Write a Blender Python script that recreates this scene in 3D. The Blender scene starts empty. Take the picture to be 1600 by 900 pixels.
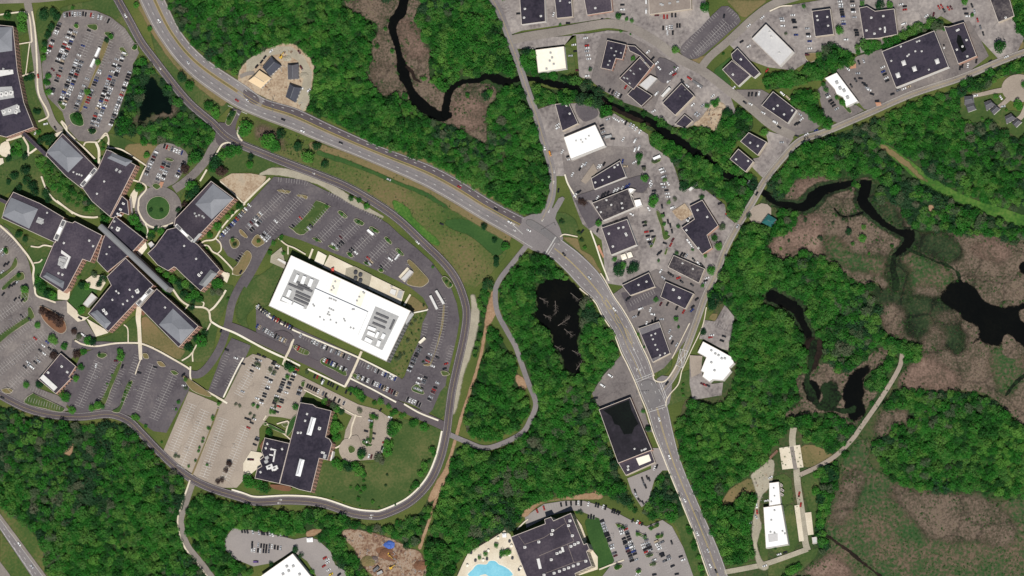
import bpy, bmesh, math, random
import numpy as np
from mathutils import Vector, Matrix
random.seed(7); rng = np.random.default_rng(7)
sc = bpy.context.scene
COL = sc.collection
# ---------------------------------------------------------------- camera (a satellite, 17 degrees off nadir, seen from the ESE)
PXM = 0.65                       # metres on the ground per photo pixel
DIST = 6000.0
AZ, TAN = math.radians(115), 0.30
th = math.atan(TAN)
CAM = Vector((math.sin(th)*math.sin(AZ), math.sin(th)*math.cos(AZ), math.cos(th)))*DIST
FWD = (-CAM).normalized()
RIGHT = FWD.cross(Vector((0, 1, 0))).normalized()
UP = RIGHT.cross(FWD).normalized()
cd = bpy.data.cameras.new('camera'); cam = bpy.data.objects.new('camera', cd); COL.objects.link(cam)
cd.sensor_width = 36; cd.lens = 36*DIST/(1600*PXM)
cd.clip_start = 500; cd.clip_end = 20000
cam.matrix_world = Matrix(((RIGHT.x, UP.x, -FWD.x, CAM.x), (RIGHT.y, UP.y, -FWD.y, CAM.y), (RIGHT.z, UP.z, -FWD.z, CAM.z), (0, 0, 0, 1)))
sc.camera = cam
# ---------------------------------------------------------------- sky, sun, exposure
SUN_AZ, SUN_EL = 157, 60
w = bpy.data.worlds.new('World'); sc.world = w; w.use_nodes = True
nt = w.node_tree; bg = nt.nodes['Background']; sky = nt.nodes.new('ShaderNodeTexSky')
sky.sky_type = 'NISHITA'; sky.sun_disc = False
sky.sun_elevation = math.radians(SUN_EL); sky.sun_rotation = math.radians(SUN_AZ)
nt.links.new(sky.outputs[0], bg.inputs[0]); bg.inputs[1].default_value = 0.055
sl = bpy.data.lights.new('sun', 'SUN'); sl.energy = 4.6; sl.angle = math.radians(0.5); sl.color = (1, .965, .9)
sun = bpy.data.objects.new('sun', sl); COL.objects.link(sun)
e, a = math.radians(SUN_EL), math.radians(SUN_AZ)
sv = Vector((math.cos(e)*math.sin(a), math.cos(e)*math.cos(a), math.sin(e)))
sun.location = sv*900
sun.rotation_euler = sv.to_track_quat('Z', 'Y').to_euler()
sc.view_settings.view_transform = 'Standard'; sc.view_settings.look = 'None'
sc.view_settings.exposure = 0.36; sc.view_settings.gamma = 1
# ---------------------------------------------------------------- pixel -> world
def U(px, py, z=0.0):
    d = FWD + RIGHT*((px-800)*PXM/DIST) + UP*((450-py)*PXM/DIST)
    t = (z-CAM.z)/d.z
    return (CAM.x+d.x*t, CAM.y+d.y*t, z)
def g(s):
    v = [float(k) for k in s.replace(',', ' ').split()]
    return [(v[i], v[i+1]) for i in range(0, len(v)-1, 2)]
def q(c, r, s): return [(400*c+x/4, 225*r+y/4) for x, y in g(s)]          # notes taken in 4x tiles
def h(x0, y0, s, k=.15): return [(x0+x*k, y0+y*k) for x, y in g(s)]       # notes taken in closer tiles
# ---------------------------------------------------------------- materials
def lin(c):
    c = c/255.0
    return c/12.92 if c <= .04045 else ((c+.055)/1.055)**2.4
KALB = 1/1.62
def alb(c): return tuple(min(.85, lin(v)*KALB) for v in c)+(1.0,)
MATS = {}; MARGS = {}
def mat(name, cols, big=.03, fine=.7, wf=.4, rough=.9, bump=0, cracks=None, spec=.2, detail=4, con=1.0, var=0, soft=None):
    """cols: seen colours from low to high noise; big / fine: noise scales per metre"""
    if name in MATS: return MATS[name]
    m = bpy.data.materials.new(name); m.use_nodes = True; MATS[name] = m
    n = m.node_tree.nodes; L = m.node_tree.links; b = n['Principled BSDF']
    b.inputs['Roughness'].default_value = rough; b.inputs['Specular IOR Level'].default_value = spec
    geo = n.new('ShaderNodeNewGeometry')
    n1 = n.new('ShaderNodeTexNoise'); n1.inputs['Scale'].default_value = big; n1.inputs['Detail'].default_value = detail
    n2 = n.new('ShaderNodeTexNoise'); n2.inputs['Scale'].default_value = fine; n2.inputs['Detail'].default_value = 3
    L.new(geo.outputs['Position'], n1.inputs['Vector']); L.new(geo.outputs['Position'], n2.inputs['Vector'])
    mx = n.new('ShaderNodeMix'); mx.inputs[0].default_value = wf
    L.new(n1.outputs[0], mx.inputs[2]); L.new(n2.outputs[0], mx.inputs[3])
    rp = n.new('ShaderNodeValToRGB'); L.new(mx.outputs[0], rp.inputs[0])
    k = len(cols); els = rp.color_ramp.elements
    while len(els) < k: els.new(.5)
    lo, hi = .5-.17*con, .5+.17*con
    for i, c in enumerate(cols):
        els[i].position = lo+(hi-lo)*i/max(1, k-1); els[i].color = alb(c)
    out = rp.outputs[0]
    if cracks:
        vo = n.new('ShaderNodeTexVoronoi'); vo.feature = 'DISTANCE_TO_EDGE'; vo.inputs['Scale'].default_value = cracks[0]
        nd = n.new('ShaderNodeTexNoise'); nd.inputs['Scale'].default_value = .12; nd.inputs['Detail'].default_value = 3
        L.new(geo.outputs['Position'], nd.inputs['Vector'])
        va = n.new('ShaderNodeVectorMath'); va.operation = 'MULTIPLY_ADD'
        L.new(nd.outputs['Color'], va.inputs[0]); va.inputs[1].default_value = (9, 9, 9); L.new(geo.outputs['Position'], va.inputs[2])
        L.new(va.outputs[0], vo.inputs['Vector'])
        mr = n.new('ShaderNodeMapRange'); mr.inputs[1].default_value = 0; mr.inputs[2].default_value = cracks[1]
        mr.inputs[3].default_value = cracks[2]; mr.inputs[4].default_value = 1
        L.new(vo.outputs['Distance'], mr.inputs[0])
        mm = n.new('ShaderNodeMix'); mm.data_type = 'RGBA'; mm.blend_type = 'MULTIPLY'; mm.inputs[0].default_value = 1
        L.new(out, mm.inputs[6]); L.new(mr.outputs[0], mm.inputs[7]); out = mm.outputs[2]
    if var:
        oi = n.new('ShaderNodeObjectInfo'); mr2 = n.new('ShaderNodeMapRange'); mr2.inputs[3].default_value = 1-var; mr2.inputs[4].default_value = 1+var; L.new(oi.outputs['Random'], mr2.inputs[0])
        mv = n.new('ShaderNodeMix'); mv.data_type = 'RGBA'; mv.blend_type = 'MULTIPLY'; mv.inputs[0].default_value = 1; L.new(out, mv.inputs[6]); L.new(mr2.outputs[0], mv.inputs[7]); out = mv.outputs[2]
    L.new(out, b.inputs['Base Color'])
    MARGS[name] = (cols, big, fine, wf, rough, bump, cracks, spec, detail, con, var)
    if soft:
        at = n.new('ShaderNodeAttribute'); at.attribute_name = 'cover'
        e1 = n.new('ShaderNodeTexNoise'); e1.inputs['Scale'].default_value = soft[0]; e1.inputs['Detail'].default_value = 6; e1.inputs['Roughness'].default_value = .65; L.new(geo.outputs['Position'], e1.inputs['Vector'])
        ma = n.new('ShaderNodeMath'); ma.operation = 'MULTIPLY_ADD'; L.new(e1.outputs[0], ma.inputs[0]); ma.inputs[1].default_value = soft[1]; L.new(at.outputs['Fac'], ma.inputs[2])
        mp = n.new('ShaderNodeMapRange'); mp.interpolation_type = 'SMOOTHSTEP'; c0 = .5+soft[1]*.5; mp.inputs[1].default_value = c0-soft[2]; mp.inputs[2].default_value = c0+soft[2]; L.new(ma.outputs[0], mp.inputs[0])
        L.new(mp.outputs[0], b.inputs['Alpha'])
    if bump:
        bp = n.new('ShaderNodeBump'); bp.inputs['Strength'].default_value = bump; bp.inputs['Distance'].default_value = .6
        L.new(n2.outputs[0], bp.inputs['Height']); L.new(bp.outputs[0], b.inputs['Normal'])
    return m
def leafmat(name, cols, rough=.65):
    m = bpy.data.materials.new(name); m.use_nodes = True; MATS[name] = m
    n = m.node_tree.nodes; L = m.node_tree.links; b = n['Principled BSDF']
    b.inputs['Roughness'].default_value = rough; b.inputs['Specular IOR Level'].default_value = .15
    oi = n.new('ShaderNodeObjectInfo'); no = n.new('ShaderNodeTexNoise'); no.inputs['Scale'].default_value = .022; no.inputs['Detail'].default_value = 3
    L.new(oi.outputs['Location'], no.inputs['Vector'])
    geo = n.new('ShaderNodeNewGeometry'); n2 = n.new('ShaderNodeTexNoise'); n2.inputs['Scale'].default_value = .45; n2.inputs['Detail'].default_value = 3
    L.new(geo.outputs['Position'], n2.inputs['Vector'])
    a1 = n.new('ShaderNodeMix'); a1.inputs[0].default_value = .5; L.new(no.outputs[0], a1.inputs[2]); L.new(oi.outputs['Random'], a1.inputs[3])
    a2 = n.new('ShaderNodeMix'); a2.inputs[0].default_value = .3; L.new(a1.outputs[0], a2.inputs[2]); L.new(n2.outputs[0], a2.inputs[3])
    rp = n.new('ShaderNodeValToRGB'); els = rp.color_ramp.elements
    while len(els) < len(cols): els.new(.5)
    for i, c in enumerate(cols): els[i].position = .25+.5*i/(len(cols)-1); els[i].color = alb(c)
    L.new(a2.outputs[0], rp.inputs[0]); L.new(rp.outputs[0], b.inputs['Base Color'])
    tr = n.new('ShaderNodeBsdfTranslucent'); L.new(rp.outputs[0], tr.inputs[0]); ms = n.new('ShaderNodeMixShader'); ms.inputs[0].default_value = .38
    L.new(b.outputs[0], ms.inputs[1]); L.new(tr.outputs[0], ms.inputs[2]); L.new(ms.outputs[0], n['Material Output'].inputs[0])
    return m
G = mat('lawn_grass', [(66, 82, 36), (82, 96, 44), (104, 106, 56)], .022, .6, .35, bump=.2)
mat('mown_grass', [(54, 80, 36), (70, 90, 44), (98, 102, 60)], .035, .45, .4, bump=.3, con=.9)
mat('deep_grass', [(44, 76, 34), (54, 88, 40), (70, 98, 48)], .04, .6, .4, bump=.2)
mat('lush_grass', [(48, 90, 32), (68, 110, 40), (96, 124, 56)], .05, .4, .5, bump=.4, con=.9)
mat('dry_grass', [(96, 96, 58), (122, 110, 74), (138, 116, 84)], .03, .5, .4, bump=.2)
mat('meadow', [(54, 84, 36), (76, 94, 44), (102, 102, 60), (122, 106, 74)], .018, .4, .35, bump=.3, con=.95)
mat('forest_floor', [(26, 50, 22), (40, 66, 30), (74, 80, 48)], .05, .5, .4)
mat('marsh_reed', [(56, 62, 42), (82, 76, 60), (100, 87, 74), (122, 105, 92), (108, 98, 78)], .035, .5, .55, bump=.8, con=.85, cracks=(.022, .035, .55))
mat('marsh_pink', [(80, 72, 58), (108, 90, 78), (130, 107, 95), (144, 122, 108)], .04, .5, .5, bump=.8, con=.9)
mat('marsh_mixed', [(38, 72, 34), (52, 82, 42), (72, 82, 52), (96, 86, 68), (114, 96, 80)], .03, .35, .55, bump=.8, con=.8)
mat('marsh_dark', [(22, 32, 18), (32, 50, 26), (46, 64, 36), (76, 72, 52)], .045, .4, .5, bump=.8, con=.9, cracks=(.03, .06, .3))
mat('asphalt_new', [(80, 74, 79), (93, 87, 91), (99, 93, 96), (112, 105, 106)], .04, .5, .4, cracks=(.02, .012, .88), con=.9)
mat('asphalt_mid', [(104, 97, 96), (119, 112, 110), (127, 119, 116), (142, 134, 129)], .04, .5, .4, cracks=(.03, .012, .82), con=.9)
mat('asphalt_worn', [(112, 105, 104), (139, 131, 128), (152, 144, 140), (170, 161, 155)], .035, .3, .4, cracks=(.03, .016, .78), con=.75)
mat('scrub', [(40, 66, 30), (58, 78, 40), (76, 80, 50), (94, 86, 64)], .03, .4, .5, bump=.6)
mat('asphalt_old', [(148, 136, 124), (164, 151, 138), (178, 165, 150)], .03, .8, .4, cracks=(.035, .014, .8))
mat('asphalt_grey', [(140, 133, 131), (152, 145, 142), (162, 154, 150)], .025, .7, .35)
mat('road_grey', [(118, 112, 113), (132, 126, 126), (146, 140, 138)], .03, .7, .4, cracks=(.03, .01, .86))
mat('road_old', [(126, 118, 112), (140, 132, 125), (154, 146, 137)], .04, .7, .4, cracks=(.04, .014, .82))
mat('road_dark', [(84, 76, 80), (94, 86, 89), (104, 96, 98)], .03, .8, .4)
mat('lane_track', [(112, 109, 110), (122, 118, 118), (132, 128, 126)], .03, .6, .4)
mat('gravel', [(150, 142, 126), (168, 160, 142), (186, 178, 158)], .08, .9, .5, bump=.3)
mat('dirt', [(146, 124, 102), (166, 144, 120), (188, 170, 146), (172, 158, 138)], .06, .5, .5, bump=.4)
mat('red_dirt', [(142, 110, 84), (160, 130, 102), (178, 150, 122)], .06, .6, .5, bump=.2)
mat('mud', [(92, 66, 56), (122, 94, 78), (150, 124, 102), (168, 150, 132), (140, 106, 86)], .07, .5, .5, bump=.5, con=.9)
mat('concrete', [(206, 192, 170), (222, 210, 188), (236, 226, 206)], .06, .8, .4)
mat('concrete_pale', [(222, 212, 192), (236, 228, 208), (246, 240, 224)], .06, .8, .4)
mat('kerb', [(186, 176, 158), (206, 196, 176)], .1, 1, .4)
mat('brick_paving', [(176, 130, 104), (196, 146, 118)], .1, 1.2, .5)
mat('mulch', [(110, 78, 60), (136, 98, 74)], .1, 1, .5)
mat('paint_white', [(186, 184, 180), (226, 224, 220)], .15, 1.2, .5)
mat('paint_yellow', [(176, 156, 96), (204, 182, 112)], .15, 1.2, .5)
mat('stall_paint', [(140, 136, 134), (196, 191, 186)], .12, .8, .6)
mat('stall_paint_yellow', [(196, 172, 104), (220, 200, 140)], .12, .8, .6)
W = mat('dark_water', [(7, 9, 9), (10, 12, 11), (16, 17, 14)], .03, .4, .4, rough=.35, spec=.06)
mat('pond_water', [(6, 15, 13), (8, 19, 16), (11, 24, 20)], .03, .4, .3, rough=.3, spec=.04)
mat('weedy_water', [(12, 16, 12), (20, 30, 18), (32, 54, 28), (26, 32, 22)], .05, .5, .5, rough=.6, spec=.06)
mat('brown_water', [(28, 22, 20), (38, 30, 26), (52, 42, 36)], .04, .4, .4, rough=.5, spec=.06)
mat('pool_water', [(120, 192, 214), (136, 206, 226), (150, 216, 232)], .08, .5, .4, rough=.08)
mat('roof_navy', [(42, 38, 50), (52, 48, 60), (64, 58, 70), (56, 52, 62)], .05, .4, .35, rough=.95, con=.8, var=.16)
mat('roof_dark', [(58, 52, 62), (70, 63, 73), (84, 76, 84)], .05, .5, .4, rough=.95, con=.7, var=.16)
mat('roof_grey', [(104, 100, 104), (118, 114, 117), (130, 126, 128)], .05, .5, .4, con=.7, var=.16)
mat('roof_worn', [(44, 40, 46), (60, 55, 60), (82, 76, 78), (104, 97, 95)], .09, .5, .5, con=.9, var=.12)
mat('roof_tan', [(136, 124, 116), (150, 138, 129), (162, 150, 140)], .05, .5, .4)
mat('roof_white', [(252, 252, 250), (255, 255, 255)], .06, .5, .4, con=1.2)
mat('roof_cream', [(250, 240, 218), (255, 250, 236)], .05, .4, .4)
mat('roof_pale', [(196, 194, 194), (214, 212, 210)], .05, .4, .4)
mat('metal_hip', [(124, 126, 132), (134, 136, 142), (142, 144, 150)], .05, .5, .3, rough=.6)
mat('metal_corridor', [(128, 130, 132), (142, 143, 144)], .05, .5, .3, rough=.6)
mat('slate', [(70, 72, 82), (82, 84, 94)], .1, .8, .5)
mat('shingle', [(88, 86, 92), (104, 102, 106)], .1, .8, .5)
mat('tan_roof', [(228, 200, 160), (240, 214, 176)], .1, .8, .5)
mat('coping', [(206, 194, 182), (226, 216, 204)], .1, 1, .4)
mat('coping_dark', [(92, 84, 88), (110, 100, 102)], .1, 1, .4)
mat('wall_beige', [(214, 198, 176), (230, 214, 192)], .1, .6, .4)
mat('wall_brick', [(204, 154, 134), (222, 174, 152)], .1, .8, .4)
mat('wall_white', [(232, 228, 220), (246, 242, 236)], .1, .6, .4)
mat('wall_grey', [(150, 146, 146), (170, 166, 164)], .1, .6, .4)
mat('wall_dark', [(96, 84, 82), (116, 102, 98)], .1, .6, .4)
mat('glass', [(40, 46, 56), (58, 64, 74)], .1, .6, .4, rough=.15, spec=.5)
mat('unit_white', [(214, 212, 208), (238, 236, 232)], .4, 2, .5)
mat('unit_grey', [(164, 164, 164), (192, 191, 189)], .4, 2, .5)
mat('unit_dark', [(92, 91, 94), (116, 115, 117)], .4, 2, .5)
mat('roof_black', [(34, 31, 38), (42, 39, 46), (54, 49, 58)], .06, .4, .4, con=.8)
mat('puddle', [(14, 17, 18), (20, 24, 23), (24, 32, 27)], .05, .5, .4, rough=.5, spec=.05)
mat('steel', [(120, 122, 126), (140, 142, 146)], .4, 2, .5, rough=.5)
mat('tyre', [(26, 26, 28), (34, 34, 36)], 1, 2, .5)
mat('car_glass', [(24, 28, 34), (36, 40, 46)], 1, 2, .5, rough=.08, spec=.5)
CARCOL = {'w': ('white', (240, 240, 240)), 's': ('silver', (186, 188, 192)), 'g': ('grey', (104, 106, 112)), 'k': ('black', (26, 25, 30)),
          'b': ('blue', (52, 66, 128)), 'r': ('red', (170, 46, 40)), 'm': ('maroon', (92, 34, 40)), 'y': ('yellow', (222, 190, 60)), 't': ('tan', (190, 172, 146)),
          'o': ('orange', (226, 150, 50)), 'p': ('purple', (104, 80, 140))}
for k, (nm, c) in CARCOL.items():
    mat('paint_'+k, [tuple(int(v*.94) for v in c), c], 1, 3, .5, rough=.35, spec=.5)
mat('bark', [(86, 70, 58), (110, 92, 76)], 1, 3, .5)
mat('dead_wood', [(104, 96, 90), (136, 127, 119)], 1, 3, .5)
mat('tarp_blue', [(62, 92, 168), (82, 114, 190)], .3, 1, .5, rough=.6)
mat('machine_yellow', [(214, 170, 60), (232, 190, 84)], .3, 1, .5)
mat('umbrella_dark', [(70, 70, 74), (84, 84, 88)], .3, 1, .5)
mat('canopy_red', [(226, 92, 80), (238, 112, 98)], .3, 1, .5)
mat('teal_roof', [(36, 92, 92), (48, 108, 106)], .3, 1, .5)
leafmat('leaf_broad', [(36, 86, 36), (52, 116, 42), (68, 142, 50), (92, 158, 60), (108, 160, 72)])
leafmat('leaf_forest', [(32, 74, 36), (48, 100, 42), (44, 116, 38), (66, 142, 48), (82, 134, 62), (108, 160, 66), (92, 130, 74)])
leafmat('leaf_dark', [(30, 72, 40), (38, 88, 46), (54, 100, 54)])
leafmat('leaf_conifer', [(40, 80, 50), (52, 94, 58), (68, 104, 68)])
leafmat('leaf_grey', [(78, 104, 70), (98, 118, 84), (122, 124, 100)])
leafmat('leaf_purple', [(74, 58, 54), (96, 74, 66)])
leafmat('leaf_light', [(92, 154, 58), (116, 168, 74)])
leafmat('reed', [(86, 80, 58), (116, 96, 76), (138, 114, 94)])
leafmat('shrub_green', [(44, 90, 40), (62, 112, 50), (88, 126, 66)])
# ---------------------------------------------------------------- mesh helpers
def mesh_obj(name, verts, faces, mats, parent=None, midx=None, loc=None, smooth=False):
    me = bpy.data.meshes.new(name); me.from_pydata([tuple(v) for v in verts], [], faces); 
    for m in (mats if isinstance(mats, (list, tuple)) else [mats]): me.materials.append(MATS[m])
    if midx is not None: me.polygons.foreach_set('material_index', midx)
    me.update()
    return link(name, me, parent, loc)
def link(name, me, parent=None, loc=None):
    o = bpy.data.objects.new(name, me); COL.objects.link(o)
    if loc is not None: o.location = loc
    if parent is not None: o.parent = parent
    return o
def empty(name, loc, rz=0):
    o = bpy.data.objects.new(name, None); COL.objects.link(o); o.location = loc; o.rotation_euler = (0, 0, rz); o.empty_display_size = .5
    return o
def tag(o, label, cat, group=None, kind=None):
    o['label'] = label; o['category'] = cat
    if group: o['group'] = group
    if kind: o['kind'] = kind
    return o
def ccw(p):
    s = sum(p[i][0]*p[(i+1) % len(p)][1]-p[(i+1) % len(p)][0]*p[i][1] for i in range(len(p)))
    return list(p) if s > 0 else list(p)[::-1]
def inset(p, d):
    n = len(p); out = []
    for i in range(n):
        a, b, c = Vector(p[i-1][:2]), Vector(p[i][:2]), Vector(p[(i+1) % n][:2])
        e1, e2 = (b-a).normalized(), (c-b).normalized()
        n1, n2 = Vector((-e1.y, e1.x)), Vector((-e2.y, e2.x))
        m = n1+n2; L = m.length
        if L < .2: m = n1; k = d
        else: m.normalize(); k = d/max(.35, m.dot(n1))
        out.append((b.x+m.x*k, b.y+m.y*k))
    return out
def spline(pts, n=6, closed=False):
    P = [Vector(p[:2]) for p in pts]; N = len(P); out = []
    for i in range(N if closed else N-1):
        p0 = P[i-1] if (closed or i > 0) else P[0]*2-P[1]
        p1, p2 = P[i], P[(i+1) % N]
        p3 = P[(i+2) % N] if (closed or i+2 < N) else P[-1]*2-P[-2]
        for k in range(n):
            t = k/n
            out.append(tuple(.5*((2*p1)+(-p0+p2)*t+(2*p0-5*p1+4*p2-p3)*t*t+(-p0+3*p1-3*p2+p3)*t**3)))
    if not closed: out.append(tuple(P[-1]))
    return out
def rough_edge(p, amp, seed=0):
    r = random.Random(seed); return [(x+r.uniform(-amp, amp), y+r.uniform(-amp, amp)) for x, y in p]
# raster maps in photo pixels
ZM = np.zeros((900, 1600)); HARD = np.zeros((900, 1600), bool); WET = np.zeros((900, 1600), bool); ROADM = np.zeros((900, 1600), bool); BLDG = np.zeros((900, 1600), bool)
ROADN = ('highway', 'street', 'lane', 'campus_road', 'loop_road', 'junction', 'slip_road', 'footpath', 'interstate', 'dirt_trail', 'gravel_track', 'farm_track', 'yard_track', 'clearing', 'clearing_track')
def fill(poly):
    ys = [p[1] for p in poly]; y0, y1 = max(0, int(min(ys))), min(899, int(max(ys))+1)
    A = np.array(poly); B = np.roll(A, -1, 0); rows = []
    for y in range(y0, y1+1):
        yc = y+.5
        m = (A[:, 1] <= yc) != (B[:, 1] <= yc)
        if not m.any(): continue
        a, b = A[m], B[m]
        xs = np.sort(a[:, 0]+(yc-a[:, 1])/(b[:, 1]-a[:, 1])*(b[:, 0]-a[:, 0]))
        for i in range(0, len(xs)-1, 2):
            u, v = int(max(0, math.ceil(xs[i]-.5))), int(min(1599, math.floor(xs[i+1]-.5)))
            if v >= u: rows.append((y, u, v+1))
    return rows
NEXTZ = [0.02]
def zat(px, py): return float(ZM[min(899, max(0, int(py))), min(1599, max(0, int(px)))])
def sheet(name, poly, m, hard=True, wet=False, sm=0, closed=True, rough=0, kind='structure', dz=.006, parent=None, raise_=0):
    """a flat piece of the setting from an outline given in photo pixels"""
    if sm: poly = spline(poly, sm, True)
    if rough: poly = rough_edge(poly, rough, len(poly))
    NEXTZ[0] += dz; z = NEXTZ[0]+raise_
    v = [U(x, y, z) for x, y in poly]
    v = ccw(v)
    o = mesh_obj(name, v, [tuple(range(len(v)))], m, parent)
    if kind and parent is None: o['kind'] = kind
    for y, u, k in fill(poly):
        ZM[y, u:k] = z
        if wet: WET[y, u:k] = True
        elif hard: HARD[y, u:k] = True; WET[y, u:k] = False
        if name in ROADN: ROADM[y, u:k] = True
    return o
def blur(a, r):
    for ax in (0, 1):
        for _ in range(2):
            c = np.cumsum(np.pad(a, [(r+1, r) if k == ax else (0, 0) for k in (0, 1)], mode='edge'), ax)
            a = (np.take(c, range(2*r+1, c.shape[ax]), ax)-np.take(c, range(0, c.shape[ax]-2*r-1), ax))/(2*r+1)
    return a
def soft_sheet(name, poly, m, r=4, step=2, soft=(.09, .9, .1), hard=False, wet=False, sm=4, dz=.006):
    """ground cover that thins out raggedly towards its outline: a fine sheet whose 'cover' attribute drives the material's coverage"""
    if sm: poly = spline(poly, sm, True)
    sn = '%s_ragged_%d_%d' % (m, int(soft[0]*1000), int(soft[1]*100))
    if sn not in MATS:
        c, b_, f_, w_, ro, bu, cr, sp, de, co, va = MARGS[m]; mat(sn, c, b_, f_, w_, ro, bu, cr, sp, de, co, va, soft)
    NEXTZ[0] += dz; z = NEXTZ[0]; pad = 3*r+4
    x0, y0 = int(min(p[0] for p in poly))-pad, int(min(p[1] for p in poly))-pad; x1, y1 = int(max(p[0] for p in poly))+pad, int(max(p[1] for p in poly))+pad
    M = np.zeros((y1-y0, x1-x0)); sh = [(x-x0, y-y0) for x, y in poly]; A = np.array(sh); B = np.roll(A, -1, 0)
    for y in range(M.shape[0]):
        k = (A[:, 1] <= y+.5) != (B[:, 1] <= y+.5)
        if not k.any(): continue
        a, b = A[k], B[k]; xs = np.sort(a[:, 0]+(y+.5-a[:, 1])/(b[:, 1]-a[:, 1])*(b[:, 0]-a[:, 0]))
        for i in range(0, len(xs)-1, 2): M[y, max(0, int(round(xs[i]))):max(0, int(round(xs[i+1])))] = 1
    C = blur(M, r); nx, ny = M.shape[1]//step, M.shape[0]//step; idx = -np.ones((ny, nx), int); V, F, Wt = [], [], []
    G_ = C[:ny*step:step, :nx*step:step]; on = G_ > .03
    keep = on.copy(); keep[1:] |= on[:-1]; keep[:, 1:] |= on[:, :-1]; keep[1:, 1:] |= on[:-1, :-1]
    for j in range(ny):
        for i in range(nx):
            if keep[j, i]: idx[j, i] = len(V); V.append(U(x0+i*step+.5, y0+j*step+.5, z)); Wt.append(G_[j, i])
    for j in range(ny-1):
        for i in range(nx-1):
            q_ = (idx[j+1, i], idx[j+1, i+1], idx[j, i+1], idx[j, i])
            if min(q_) >= 0: F.append(q_)
    o = mesh_obj(name, V, F, sn); at = o.data.attributes.new('cover', 'FLOAT', 'POINT'); at.data.foreach_set('value', np.array(Wt, np.float32)); o['kind'] = 'structure'
    for y, u, k in fill(poly):
        ZM[y, u:k] = z
        if wet: WET[y, u:k] = True
        elif hard: HARD[y, u:k] = True; WET[y, u:k] = False
        if name in ROADN: ROADM[y, u:k] = True
    return o
def soft_band(name, pts, wid, m, n=5, **kw):
    line = spline(pts, n)
    if isinstance(wid, (list, tuple)): wid = [wv[0] for wv in spline([(x, 0) for x in wid], n)]
    Lp, Rp = sides(line, wid); return soft_sheet(name, Lp+Rp[::-1], m, sm=0, **kw)
def sides(line, wid):
    """left / right outlines of a band of width wid (pixels, number or per point list) along a line"""
    n = len(line); Lp, Rp = [], []
    for i, p in enumerate(line):
        a, b = line[max(0, i-1)], line[min(n-1, i+1)]
        dx, dy = b[0]-a[0], b[1]-a[1]; l = math.hypot(dx, dy) or 1
        wd = (wid[i] if isinstance(wid, (list, tuple)) else wid)/2
        Lp.append((p[0]+dy/l*wd, p[1]-dx/l*wd)); Rp.append((p[0]-dy/l*wd, p[1]+dx/l*wd))
    return Lp, Rp
def band(name, pts, wid, m, n=6, **kw):
    if n > 1:
        line = spline(pts, n)
        if isinstance(wid, (list, tuple)): wid = [wv[0] for wv in spline([(x, 0) for x in wid], n)]
    else: line = pts
    Lp, Rp = sides(line, wid)
    return sheet(name, Lp+Rp[::-1], m, **kw)
def lines_mesh(name, segs, m, parent=None, wid=.25, z=None, kind=None):
    """painted lines: segs are ((x,y),(x,y)) in photo pixels"""
    if not segs: return None
    V, F = [], []
    for (a, b) in segs:
        za = (zat(*a)+.025) if z is None else z; zb = (zat(*b)+.025) if z is None else z
        zz = max(za, zb)+random.uniform(0, .012)
        A, B = Vector(U(a[0], a[1], zz)), Vector(U(b[0], b[1], zz)); d = B-A
        if d.length < .01: continue
        nrm = Vector((-d.y, d.x, 0)).normalized()*wid/2; k = len(V)
        V += [A-nrm, B-nrm, B+nrm, A+nrm]; F.append((k, k+1, k+2, k+3))
    o = mesh_obj(name, V, F, m, parent)
    if parent is None: o['kind'] = kind or 'structure'
    return o
def resample(line, step):
    out = [line[0]]; acc = 0
    for i in range(1, len(line)):
        a, b = line[i-1], line[i]; l = math.hypot(b[0]-a[0], b[1]-a[1]); t = step-acc
        while t <= l:
            out.append((a[0]+(b[0]-a[0])*t/l, a[1]+(b[1]-a[1])*t/l)); t += step
        acc = (acc+l) % step if l else acc
    return out
def dashes(line, on, off):
    p = resample(line, 1.0); per = on+off
    return [(p[i], p[min(len(p)-1, i+on)]) for i in range(0, len(p)-on, per)]
def solid(line): return [(line[i], line[i+1]) for i in range(len(line)-1)]
# ================================================================ THE SETTING
gz = 2600
go = mesh_obj('ground', [(-gz, -gz, 0), (gz, -gz, 0), (gz, gz, 0), (-gz, gz, 0)], [(0, 1, 2, 3)], 'lawn_grass'); go['kind'] = 'structure'
soft_sheet('scrubland', g('1062 650 1142 402 1200 292 1244 226 1350 196 1500 140 1505 180 1612 210 1612 912 1140 912'), 'scrub', r=3, step=4, sm=0)
# ---- woods: outlines of the crowns as seen
WOODS = {}
WOODS['north'] = g('258 -8 775 -8 797 75 828 150 850 225 861 280 843 333 816 334 770 309 720 277 650 248 580 220 480 170 418 146 385 126 321 86 285 46')
WOODS['south'] = g('825 397 858 405 903 452 938 497 968 553 925 612 934 642 962 735 984 785 1004 800 1010 790 1034 738 1046 742 1067 795 1080 838 1060 818 1020 810 1004 803 985 795 955 775 900 780 880 774 835 788 815 806 790 832 745 855 715 878 705 905 662 905 668 850 690 775 712 702 735 700 760 708 800 700 826 668 841 630 826 590 808 530 786 495 780 455 796 425')
WOODS['trail'] = g('772 515 788 538 806 575 816 612 826 640 812 662 788 678 760 686 728 668 734 625 752 570 764 520')
WOODS['trail_strip'] = g('748 462 762 452 760 490 752 530 742 560 737 545 744 505')
WOODS['southwest'] = g('-8 642 45 652 130 668 172 662 205 674 243 718 288 757 286 790 277 815 288 858 310 890 316 908 96 908 60 838 -8 772')
WOODS['south_strip'] = g('303 778 330 778 380 793 450 798 520 803 560 818 600 823 650 805 668 782 684 748 678 790 664 828 652 852 632 850 604 832 570 834 536 832 540 852 560 880 578 905 545 905 506 848 478 834 440 832 360 824 350 862 376 882 392 894 345 905 302 848 290 806')
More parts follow.
